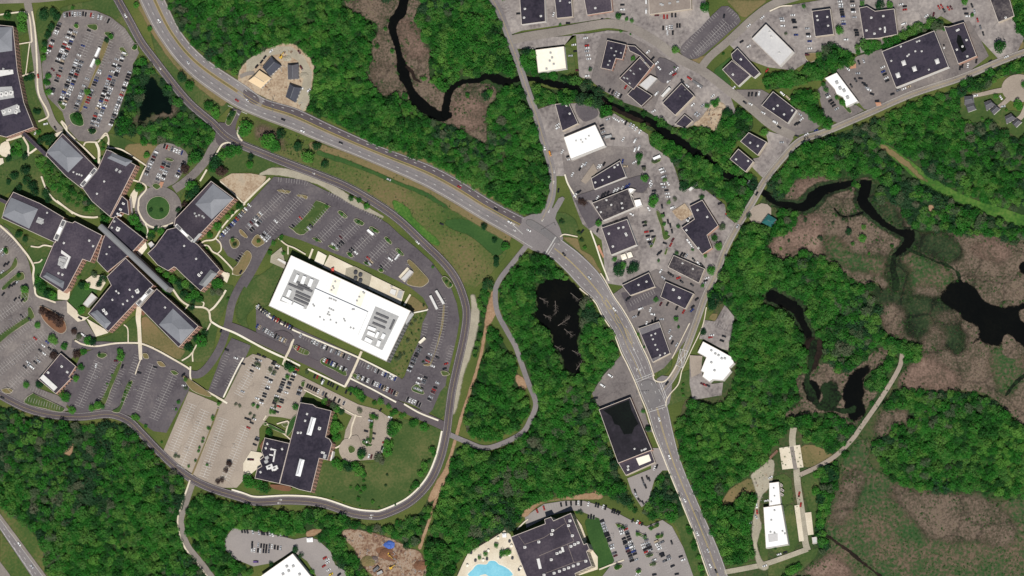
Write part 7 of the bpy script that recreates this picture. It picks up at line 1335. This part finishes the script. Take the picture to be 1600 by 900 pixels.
FR = random.Random(21); SEEN = np.zeros((900, 1600), bool); NW = 0
def mask(M, x, y): return M[int(y), int(x)] if 0 <= x < 1600 and 0 <= y < 900 else False
for key, poly in WOODS.items():
    m = np.zeros((900, 1600), bool)
    for y, u, v in fill(spline(poly, 3, True)): m[y, u:v] = True
    m &= ~SEEN; SEEN |= m
    xs = [p[0] for p in poly]; ys = [p[1] for p in poly]; st = 6.9; pts = []; wet_ok = 0
    y = min(ys); j = 0
    while y < max(ys):
        x = min(xs)+(st/2 if j % 2 else 0)
        while x < max(xs):
            px, py = x+FR.uniform(-3, 3), y+FR.uniform(-3, 3); x += st
            inside = mask(m, px, py) if (0 <= px < 1600 and 0 <= py < 900) else (-12 < px < 1612 and -12 < py < 912 and (px < 0 or px >= 1600 or py < 0 or py >= 900) and mask(m, min(1599, max(0, px)), min(899, max(0, py))))
            if not inside: continue
            dens = noise2(px, py, 30, 3)
            if FR.random() < .02+(.2 if dens < .2 else 0): continue
            big = noise2(px, py, 60, 9); R = FR.choice((FR.uniform(2.4, 3.6), FR.uniform(3.2, 5.0), FR.uniform(4.4, 6.2)))*(.85+.3*big); rp = R/PXM
            if key in ('trail_strip', 'campus_garden', 'bridge_corner', 'marsh_strip'): R *= .8; rp *= .8
            if any(mask(HARD, px+rp*.5*math.cos(t), py+rp*.5*math.sin(t)) for t in (0, .785, 1.57, 2.36, 3.14, 3.93, 4.71, 5.5)) or mask(HARD, px, py): continue
            if key.startswith('creek'):
                if (mask(WET, px, py) or any(mask(WET, px+rp*.45*math.cos(t), py+rp*.45*math.sin(t)) for t in (0, 1.57, 3.14, 4.71))) and FR.random() < .9: continue
            elif any(mask(WET, px+rp*.5*math.cos(t), py+rp*.5*math.sin(t)) for t in (0, 1.57, 3.14, 4.71)) or mask(WET, px, py): continue
            hgt = R*FR.uniform(1.3, 2.4)*(.85+.3*big); zs = hgt/1.65
            wp = U(px, py, zs*1.05)
            sp = noise2(px, py, 70, 17)+FR.uniform(-.28, .28)
            wet_ = {'southwest': .14, 'northeast': .1, 'north': .0, 'east': -.05, 'marsh_edge': .02}.get(key, 0)
            if sp < .12+wet_: ix = FR.randrange(8, 11)
            elif sp < .19+wet_: ix = FR.randrange(6, 8)
            elif sp > 1.0: ix = 11
            else: ix = FR.randrange(0, 6)
            if ix >= 8 and ix < 11: zs *= .8
            pts.append((wp[0], wp[1], .02, R*1.08, zs, FR.uniform(0, 6.28), ix))
        y += st*.87; j += 1
    if pts: gn_scatter('wood', pts, PROTO, WLAB[key], 'wood'); NW += len(pts)
print('WOOD TREES', NW)
# ---- marsh growth: tufts and low bushes
TUFT = [me_of('tuft', crown_geo(200+i, 'shrub', 26), 'reed') for i in range(3)]+[me_of('bush', crown_geo(210+i, 'shrub', 70), 'shrub_green') for i in range(3)]+[me_of('bush', crown_geo(220, 'shrub', 70), 'leaf_grey')]
pts = []
WATER_NAMES = ('river', 'creek', 'marsh_water', 'pond')
isw = np.zeros((900, 1600), bool)
for o in list(bpy.data.objects):
    if o.name.split('.')[0] in WATER_NAMES and o.type == 'MESH':
        at = o.data.attributes['cover'].data
        for i, v in enumerate(o.data.vertices):
            if at[i].value < .45: continue
            d_ = v.co-CAM; t_ = DIST/d_.dot(FWD); X, Y = int(800+d_.dot(RIGHT)*t_/PXM), int(450-d_.dot(UP)*t_/PXM)
            isw[max(0, Y-1):max(0, Y+2), max(0, X-1):max(0, X+2)] = True
for _ in range(42000):
    px, py = FR.uniform(540, 1600), FR.uniform(0, 900)
    if not WET[int(py), int(px)] or isw[int(py), int(px)]: continue
    south = py > 720 and px > 1250
    nn_ = noise2(px, py, 22, 31)*.6+noise2(px, py, 7, 33)*.4
    green = nn_ > (.56 if south else .66)
    R = FR.uniform(.5, 1.1) if not green else FR.uniform(.6, 1.6)
    wp = U(px, py, .3); pts.append((wp[0], wp[1], zat(px, py)-.05, R, R*FR.uniform(.4, .8), FR.uniform(0, 6.28), FR.randrange(3) if not green else FR.choice((3, 4, 5, 5, 6))))
EDGE = blur((WET & ~isw).astype(float), 6)
for _ in range(26000):
    px, py = FR.uniform(540, 1599), FR.uniform(0, 899); e_ = EDGE[int(py), int(px)]
    if not .12 < e_ < .88 or HARD[int(py), int(px)] or isw[int(py), int(px)] or noise2(px, py, 16, 51) < .4: continue
    R = FR.uniform(.8, 2.5); wp = U(px, py, .6); pts.append((wp[0], wp[1], zat(px, py)-.05, R, R*FR.uniform(.6, 1.1), FR.uniform(0, 6.28), FR.choice((3, 4, 5, 5, 4, 6))))
gn_scatter('marsh_growth', pts, TUFT, 'brown reeds and low green bushes covering the marshes', 'reeds')
# rough growth on meadow, verges and wood edges
pts = []
for poly, n, gr in ((q(1, 1, '100 40 440 0 1000 245 1590 588 1560 700 1370 900 1180 720 900 460 580 255 200 105'), 1500, .5), (g('205 30 250 90 340 160 330 185 270 125 210 50'), 250, .7), (g('400 205 450 205 520 235 480 250 420 230'), 260, .9), (h(0, 190, '0 400 400 350 900 750 1000 900 700 900 400 560 0 700'), 260, 1), (q(1, 2, '1350 40 1390 150 1350 300 1260 700 1230 700 1290 400'), 160, .8), (q(1, 2, '1000 150 1070 140 1040 300 960 450 900 580 850 480'), 140, 1), (g('1140 760 1180 735 1215 690 1240 670 1262 690 1300 715 1290 760 1180 870 1140 880'), 420, 1), (h(340, 765, '970 345 1260 350 1500 460 1590 500 1290 700 1080 480', .2), 40, .8), (g('1404 610 1375 650 1345 690 1310 716 1300 705 1340 660 1370 615 1405 560'), 260, 1), (q(3, 0, '700 880 800 850 1000 980 1600 1300 1600 1380 1300 1280 900 1020'), 200, 1)):
    xs = [p[0] for p in poly]; ys = [p[1] for p in poly]; m = np.zeros((900, 1600), bool)
    for y, u, v in fill(poly): m[y, u:v] = True
    for _ in range(n):
        px, py = FR.uniform(min(xs), max(xs)), FR.uniform(min(ys), max(ys))
        if not mask(m, px, py) or (mask(HARD, px, py) and gr != 1) : continue
        R = FR.uniform(.4, 1.5); wp = U(px, py, .3); pts.append((wp[0], wp[1], zat(px, py)-.05, R, R*FR.uniform(.4, .9), FR.uniform(0, 6.28), FR.choice((3, 4, 5, 6)) if FR.random() < gr else FR.randrange(3)))
gn_scatter('rough_growth', pts, TUFT, 'low scrub and weeds on verges and clearings', 'scrub')

# broken timber, rubble and soil clods in the dirt yards
RUB = []
for i, m in enumerate(('dead_wood', 'mulch', 'unit_grey', 'dirt')):
    V, F = [], []; rr = random.Random(i)
    for _ in range(5): x, y = rr.uniform(-1, 1), rr.uniform(-1, 1); a_, b_ = rr.uniform(.1, .6), rr.uniform(.1, .35); box(V, F, x-a_, x+a_, y-b_, y+b_, 0, rr.uniform(.2, .7))
    RUB.append(me_of('rubble', (V, F), m))
pts = []
for poly, n in ((h(340, 765, '1000 350 1260 360 1480 460 1590 520 1600 690 1300 700 1100 540', .2), 420), (q(1, 0, '-40 450 150 300 280 340 340 540 280 680 100 620'), 160), (q(2, 0, '1150 750 1240 670 1330 660 1320 820 1230 800'), 90), (q(2, 3, '1500 280 1600 200 1620 330 1540 520 1540 700 1510 600'), 60)):
    xs = [p[0] for p in poly]; ys = [p[1] for p in poly]; m = np.zeros((900, 1600), bool)
    for y, u, v in fill(poly): m[y, u:v] = True
    for _ in range(n):
        px, py = FR.uniform(min(xs), max(xs)), FR.uniform(min(ys), max(ys))
        if mask(m, px, py) and not mask(BLDG, px, py) and noise2(px, py, 9, 41) > .42: wp = U(px, py, .2); R = FR.uniform(.4, 1.3); pts.append((wp[0], wp[1], zat(px, py)-.02, R, R, FR.uniform(0, 6.28), FR.randrange(4)))
gn_scatter('rubble', pts, RUB, 'scattered timber, rubble and soil clods in the dirt yards', 'rubble')
# ================================================================ SMALLER THINGS
def ang_px(a, b):
    A, B = Vector(U(*a)), Vector(U(*b)); d = B-A; return math.atan2(d.y, d.x)
def place(name, a, b, z=None):
    m = ((a[0]+b[0])/2, (a[1]+b[1])/2); zz = zat(*m)+.01 if z is None else z; w_ = U(m[0], m[1], zz+1.5); return empty(name, (w_[0], w_[1], zz), ang_px(a, b)), (Vector(U(*a))-Vector(U(*b))).length
def cyl(V, F, c, ax, r, hl, n=8):
    k = len(V)
    for s in (-1, 1):
        for i in range(n):
            t = 2*math.pi*i/n
            V.append((c[0]+(s*hl if ax == 0 else r*math.cos(t)), c[1]+(s*hl if ax == 1 else r*math.sin(t) if ax == 2 else r*math.cos(t) if ax == 0 else 0), c[2]+(r*math.sin(t) if ax != 2 else s*hl)))
    F += [(k+i, k+(i+1) % n, k+n+(i+1) % n, k+n+i) for i in range(n)]+[tuple(k+i for i in range(n))[::-1], tuple(k+n+i for i in range(n))]
def trailer(label, a, b, m='unit_white', wd=2.5, hh=2.7):
    o, L = place('box_trailer', a, b); tag(o, label, 'trailer', 'trailers and box trucks')
    V, F = [], []; box(V, F, -L/2, L/2, -wd/2, wd/2, 1.0, 1.0+hh); mesh_obj('box', V, F, m, o)
    V, F = [], []
    for t in range(int(L/1.2)): x = -L/2+.6+t*1.2; box(V, F, x-.05, x+.05, -wd/2+.05, wd/2-.05, 1.002+hh, 1.06+hh)
    mesh_obj('roof_ribs', V, F, 'unit_grey', o)['kind'] = 'stuff'
    V, F = [], []; box(V, F, -L/2+.2, L/2-.4, -.5, .5, .75, .998); mesh_obj('chassis', V, F, 'unit_dark', o)
    for x in (-L/2+.8, -L/2+1.9):
        for s in (-1, 1): V, F = [], []; cyl(V, F, (x, s*(wd/2-.25), .48), 1, .48, .22); mesh_obj('wheel', V, F, 'tyre', o)
    V, F = [], []; box(V, F, L/2-1.6, L/2-1.4, -.8, -.65, 0, .998); box(V, F, L/2-1.6, L/2-1.4, .65, .8, 0, .998); mesh_obj('landing_gear', V, F, 'steel', o)
    return o
P5 = lambda s: h(520, 450, s)
for lab, ab in (('long silver box trailer in the curved lot, the right one of two', P5('1080 30 1160 165')), ('long silver box trailer in the curved lot, the left one of two', P5('1020 80 1090 220')), ('cream box truck near the lower end of the curved lot', P5('905 575 965 520')),
                ('white box trailer in the pond side lot, the upper one', q(0, 0, '600 355 625 300')), ('white box trailer in the pond side lot, the lower one', q(0, 0, '570 420 595 370')), ('long white trailer at the creek edge of the plaza', q(2, 1, '1110 290 1170 240')),
                ('white box trailer alone on the dark striped lot north of the white building', q(1, 1, '700 538 735 568')), ('white truck parked at the head of the plaza lot', q(2, 1, '885 95 930 75')), ('long rusty flatbed trailer beside the concrete apron', q(3, 3, '10 165 60 115')), ('grey box truck beside the white roofed warehouse', q(2, 0, '585 860 625 850')),
                ('long grey trailer between garage and workshop', q(2, 0, '940 605 990 550')), ('dark flatbed trailer by the street below the fork', q(2, 0, '1130 505 1190 545'))):
    trailer(lab, ab[0], ab[1], {'l': 'unit_white', 'c': 'roof_cream', 'w': 'roof_white', 'g': 'unit_grey', 'd': 'unit_dark'}[lab[0]] if 'rusty' not in lab else 'mulch', hh=2.7 if 'flatbed' not in lab else .5)
# ---- dead trees lying in the dark pond
def dead_tree(label, a, b, seed):
    r = random.Random(seed); o, L = place('dead_tree', a, b); tag(o, label, 'dead tree', 'bleached dead trees in the pond'); V, F = [], []
    def limb(p, q_, r0, r1):
        d = (q_-p).normalized(); u = d.orthogonal().normalized(); v = d.cross(u); k = len(V)
        for c, rr in ((p, r0), (q_, r1)): V.extend([tuple(c+(u*math.cos(6.283*i/6)+v*math.sin(6.283*i/6))*rr) for i in range(6)])
        F.extend([(k+i, k+(i+1) % 6, k+6+(i+1) % 6, k+6+i) for i in range(6)])
    limb(Vector((-L/2, 0, .25)), Vector((L/2, r.uniform(-1, 1), 1.2)), .32, .1); mesh_obj('trunk', V, F, 'dead_wood', o); V, F = [], []
    for i in range(9):
        x = -L/2+L*(.25+.08*i); s = r.choice((-1, 1)); l = r.uniform(.15, .35)*L
        limb(Vector((x, 0, .5+.05*i)), Vector((x+l*.7, s*l, .6+r.uniform(0, 1.2))), .13, .03)
        limb(Vector((x+l*.35, s*l*.5, .8)), Vector((x+l*.9, s*l*.5, 1.2)), .07, .02)
    mesh_obj('branches', V, F, 'dead_wood', o)
for i, (lab, s) in enumerate((('bleached dead tree near the pond top left', '170 60 225 95'), ('bleached dead tree upright in the middle of the dark pond', '268 80 280 160'), ('biggest bleached dead tree lying across the dark pond', '285 235 365 190'), ('bleached dead tree below the biggest one', '325 255 385 300'), ('bleached dead tree low on the left pond bank', '265 360 320 385'), ('bleached dead tree at the bottom right of the pond', '400 510 438 455'), ('bleached dead tree at the left pond bank', '195 165 245 195'), ('bleached dead tree near the pond top right', '365 30 425 75'), ('bleached dead tree right of the pond middle', '375 390 430 415'))):
    p = q(2, 2, s); dead_tree(lab, p[0], p[1], i)
# ---- plaza parasols, canopy, tents
def parasol(label, p, R, m, group):
    z = zat(*p)+.01; w_ = U(p[0], p[1], z+2.4); o = empty('parasol', (w_[0], w_[1], z)); tag(o, label, 'parasol', group); V, F = [], []
    n = 8; V = [(R*math.cos(2*math.pi*i/n), R*math.sin(2*math.pi*i/n), 2.3) for i in range(n)]+[(0, 0, 2.95)]; F = [(i, (i+1) % n, n) for i in range(n)]; mesh_obj('canopy', V, F, m, o)
    V, F = [], []; cyl(V, F, (0, 0, 1.4), 2, .05, 1.4, 6); mesh_obj('pole', V, F, 'steel', o); V, F = [], []; cyl(V, F, (0, 0, .08), 2, .4, .08, 10); mesh_obj('base', V, F, 'unit_dark', o)
for nm, p in zip(('upper left', 'upper right', 'lower left', 'lower right'), h(410, 380, '970 305 1020 330 970 367 1020 390')): parasol('dark square parasol on the plaza, %s of the four' % nm, p, 2.3, 'umbrella_dark', 'dark plaza parasols')
for i, p in enumerate(h(700, 765, '285 740 365 735 405 725 420 635 545 705 640 680 670 715 755 815 740 835 660 585 640 540 520 505 240 660 200 790')): parasol('small %s parasol on the pool deck, %s from left in its colour' % (('dark', 'pale')[i % 2], ordinal(i//2+1)), p, 1.5, ('umbrella_dark', 'roof_cream')[i % 2], 'pool deck parasols')
def pavilion(label, poly, m, H=3, name='pavilion', cat='pavilion'):
    P = ccw([U(x, y, H) for x, y in poly]); c = (sum(p[0] for p in P)/4, sum(p[1] for p in P)/4); z = zat(*poly[0])+.01; o = empty(name, (c[0], c[1], z)); tag(o, label, cat)
    V = [(p[0]-c[0], p[1]-c[1], H) for p in P]+[(p[0]-c[0], p[1]-c[1], H-.3) for p in P]+[(0, 0, H+1)]; mesh_obj('canopy', V, [(0, 1, 8), (1, 2, 8), (2, 3, 8), (3, 0, 8)]+[(4+i, 4+(i+1) % 4, (i+1) % 4, i) for i in range(4)], m, o)
    for p in P: V, F = [], []; cyl(V, F, ((p[0]-c[0])*.94, (p[1]-c[1])*.94, H/2-.16), 2, .08, H/2-.16, 6); mesh_obj('post', V, F, 'steel', o)
pavilion('cream garden pavilion below the dark square store, left of two', q(2, 1, '680 695 708 685 722 715 690 728'), 'roof_cream'); pavilion('cream garden pavilion below the dark square store, right of two', q(2, 1, '718 682 745 674 758 705 728 715'), 'roof_cream')
pavilion('red canopy on the north front of the white building', h(410, 380, '722 265 750 255 752 300 716 312'), 'canopy_red'); pavilion('bright white pointed tent at the pool deck edge', h(700, 765, '570 460 612 455 615 498 572 500'), 'roof_white'); pavilion('white tent standing alone in the grey bottom lot', h(340, 765, '697 380 745 375 748 410 700 412', .2), 'roof_white')
o = building('long white roofed shelter on the island north of the white building', q(1, 1, '905 845 960 785 985 800 930 860'), 4, roof='roof_pale', wall='wall_grey', name='shelter', cat='shelter')
for lab, s in (('grey louvred generator west of the white building', '150 170 170 155 245 195 240 225'), ('white equipment block at the plaza end', '1340 470 1400 490 1380 550 1320 520'), ('grey chiller in the plaza end yard', '1420 490 1470 500 1445 585 1395 565'), ('dark transformer beside the plaza trees', '1330 445 1350 440 1360 455 1340 462')):
    o = building(lab, h(410, 380, s), 3, roof='unit_grey' if 'white' not in lab else 'unit_white', wall='wall_grey', name='equipment_block', cat='equipment', par=.1)
# ---- dirt yard machines
def excavator(label, a, b):
    o, L = place('excavator', a, b); tag(o, label, 'excavator', 'yellow diggers in the dirt yard')
    for s in (-1, 1):
        V, F = [], []; box(V, F, -1.8, 1.8, s*1.2-.3, s*1.2+.3, .1, .75); box(V, F, -2.0, 2.0, s*1.2-.28, s*1.2+.28, .25, .6); mesh_obj('track', V, F, 'tyre', o)
    V, F = [], []; box(V, F, -1.9, 1.2, -1.3, 1.3, .8, 1.7); box(V, F, -1.95, -.8, -1.25, 1.25, 1.705, 2.1); mesh_obj('body', V, F, 'machine_yellow', o)
    V, F = [], []; box(V, F, -.2, 1.15, .3, 1.25, 1.705, 2.9); mesh_obj('cab', V, F, 'car_glass', o)
    V, F = [], []; box(V, F, .9, 3.6, -.2, .2, 2.2, 2.7); box(V, F, 3.4, 5.4, -.18, .18, 1.2, 2.4); mesh_obj('boom', V, F, 'machine_yellow', o)
    V, F = [], []; box(V, F, 5.2, 6.0, -.6, .6, .3, 1.19); mesh_obj('bucket', V, F, 'unit_dark', o)
D2 = lambda s: h(340, 765, s, .2)
excavator('yellow excavator working on the dark soil pile', *D2('1325 495 1355 525')); excavator('yellow excavator at the bottom of the dirt yard', *D2('1340 620 1370 600')); excavator('yellow excavator in the construction yard beside the new houses', *q(1, 0, '150 365 162 345'))
trailer('dark open box container in the dirt yard, left of two', *D2('1220 640 1260 605'), m='unit_dark'); trailer('pale roofed box container in the dirt yard, right of two', *D2('1250 660 1290 640'), m='unit_grey')
def heap(label, p, R, m, hh, name='soil_heap', cat='heap', seed=1):
    r = random.Random(seed); z = zat(*p); w_ = U(p[0], p[1], z+hh/2); V, F = [], []; n = 14
    for ring, zz in ((1, 0), (.8, .45), (.5, .8), (.2, .95)):
        for i in range(n): t = 2*math.pi*i/n; rr = R*ring*r.uniform(.8, 1.15); V.append((rr*math.cos(t), rr*.7*math.sin(t), hh*zz*r.uniform(.8, 1.2) if ring < 1 else -.05))
    for k in range(3): F += [(k*n+i, k*n+(i+1) % n, (k+1)*n+(i+1) % n, (k+1)*n+i) for i in range(n)]
    F.append(tuple(3*n+i for i in range(n))); o = mesh_obj(name, V, F, m, None, None, (w_[0], w_[1], z)); tag(o, label, cat)
heap('crumpled bright blue tarpaulin over a pile in the dirt yard', D2('1340 430')[0], 6.5, 'tarp_blue', 1.6, 'tarpaulin', 'tarp', 3); heap('dark brown soil pile beside the blue tarpaulin', D2('1310 500')[0], 8, 'mulch', 2.4, seed=5); heap('brown rubble heap at the right of the dirt yard', D2('1580 590')[0], 7, 'mulch', 1.8, seed=6); heap('grassy spoil heap left in the dirt yard', D2('1170 560')[0], 9, 'dry_grass', 1.8, seed=7); heap('dark stump pile left of the soil pile', D2('1225 535')[0], 4, 'wall_dark', 1.4, seed=8); heap('pale gravel heap in the construction yard', q(1, 0, '195 365')[0], 5, 'gravel', 1.5, seed=9); heap('grey rubble heap in the construction yard', q(1, 0, '300 470')[0], 5, 'gravel', 1.3, seed=10); heap('sand heap in the dirt yard above the creek', q(2, 0, '1290 690')[0], 6, 'dirt', 1.5, seed=11)
# ---- signals, lamp posts
def mast(label, a, b, name='traffic_signal', cat='traffic signal'):
    z = zat(*a); A, B = Vector(U(a[0], a[1], z)), Vector(U(b[0], b[1], 6.2)); o = empty(name, A); tag(o, label, cat, 'signal masts'); V, F = [], []; cyl(V, F, (0, 0, 3.3), 2, .2, 3.3); mesh_obj('pole', V, F, 'steel', o)
    d = B-A; d.z = 0; an = math.atan2(d.y, d.x); V, F = [], []; cyl(V, F, (d.length/2, 0, 6.2), 0, .12, d.length/2); r = mesh_obj('arm', V, F, 'steel', o); r.rotation_euler = (0, 0, an)
    for t in (.5, .8, .98): V, F = [], []; x = d.length*t; box(V, F, x-.2, x+.2, -.25, .25, 5.2, 6.05); s_ = mesh_obj('signal_head', V, F, 'unit_dark', o); s_.rotation_euler = (0, 0, an)
mast('long signal mast arm across the main road at the sharp fork', (996, 616), (1014, 613)); mast('signal mast arm at the highway and bridge street junction', (868, 352), (846, 362)); mast('signal mast arm over the highway below the construction yard', (428, 156), (426, 174))
def lamp(label, p):
    z = zat(*p); w_ = U(p[0], p[1], z); o = empty('street_lamp', (w_[0], w_[1], z)); tag(o, label, 'street lamp', 'car park lamp posts'); V, F = [], []; cyl(V, F, (0, 0, .3), 2, .3, .3); mesh_obj('base', V, F, 'concrete', o); V, F = [], []; cyl(V, F, (0, 0, 4.6), 2, .1, 4.0, 6); mesh_obj('pole', V, F, 'steel', o); V, F = [], []; box(V, F, -1.1, 1.1, -.06, .06, 8.5, 8.6); mesh_obj('arm', V, F, 'steel', o)
    for s in (-1, 1): V, F = [], []; box(V, F, s*1.1-.4, s*1.1+.4, -.22, .22, 8.4, 8.55); mesh_obj('lamp_head', V, F, 'unit_grey', o)
for desc, P in (('in the pale old lot', g('312 665 295 705 340 690 330 730 368 700 395 590 425 600')), ('north of the white building', g('455 330 500 345 535 360 570 375 605 395 640 415')), ('in the dark south lots', g('155 590 190 600 215 610 250 625 275 640')), ('in the hotel lot', g('985 850 1010 840 1030 870 960 840')), ('in the pond side lot', g('105 60 125 110 150 150 175 100 195 75 90 120')), ('in the left edge lot', g('20 500 40 540 25 570 60 560'))):
    for i, p in enumerate(sorted(P)): lamp('grey double headed lamp post %s, %s from left' % (desc, ordinal(i+1)), p)
# ---- fences and guard rails
def rail(label, pts, name, cat, m, hh, post=3.0):
    pts = resample(pts, post/PXM); z = zat(*pts[0]); w0 = U(pts[0][0], pts[0][1], z); o = empty(name, (w0[0], w0[1], z)); tag(o, label, cat); V, F = [], []; VP, FP = [], []
    W_ = [Vector(U(x, y, zat(x, y))) for x, y in pts]
    for i, p in enumerate(W_):
        c = p-Vector(w0); box(VP, FP, c.x-.08, c.x+.08, c.y-.08, c.y+.08, c.z-.1, c.z+hh)
        if i+1 < len(W_):
            e_ = W_[i+1]-Vector(w0); k = len(V); d = (e_-c); nn = Vector((-d.y, d.x, 0)).normalized()*.06
            V += [tuple(c-nn+Vector((0, 0, hh*.55))), tuple(e_-nn+Vector((0, 0, hh*.55))), tuple(e_+nn+Vector((0, 0, hh*.55))), tuple(c+nn+Vector((0, 0, hh*.55))), tuple(c-nn+Vector((0, 0, hh*.97))), tuple(e_-nn+Vector((0, 0, hh*.97))), tuple(e_+nn+Vector((0, 0, hh*.97))), tuple(c+nn+Vector((0, 0, hh*.97)))]; F += box_faces(k)
    mesh_obj('rail', V, F, m, o); mesh_obj('posts', VP, FP, m, o)['kind'] = 'stuff'
rail('steel guard rail along the north edge of the highway below the wood', hw(1.02, 9, 12), 'guard_rail', 'guard rail', 'unit_grey', .8); rail('steel guard rail along the loop road above the meadow', sides(LOOP, 15)[0][50:90], 'guard_rail', 'guard rail', 'unit_grey', .8)
rail('brown fence along the wood behind the hotel pool', h(700, 765, '100 890 215 650 430 520 540 450'), 'fence', 'fence', 'wall_dark', 1.8)
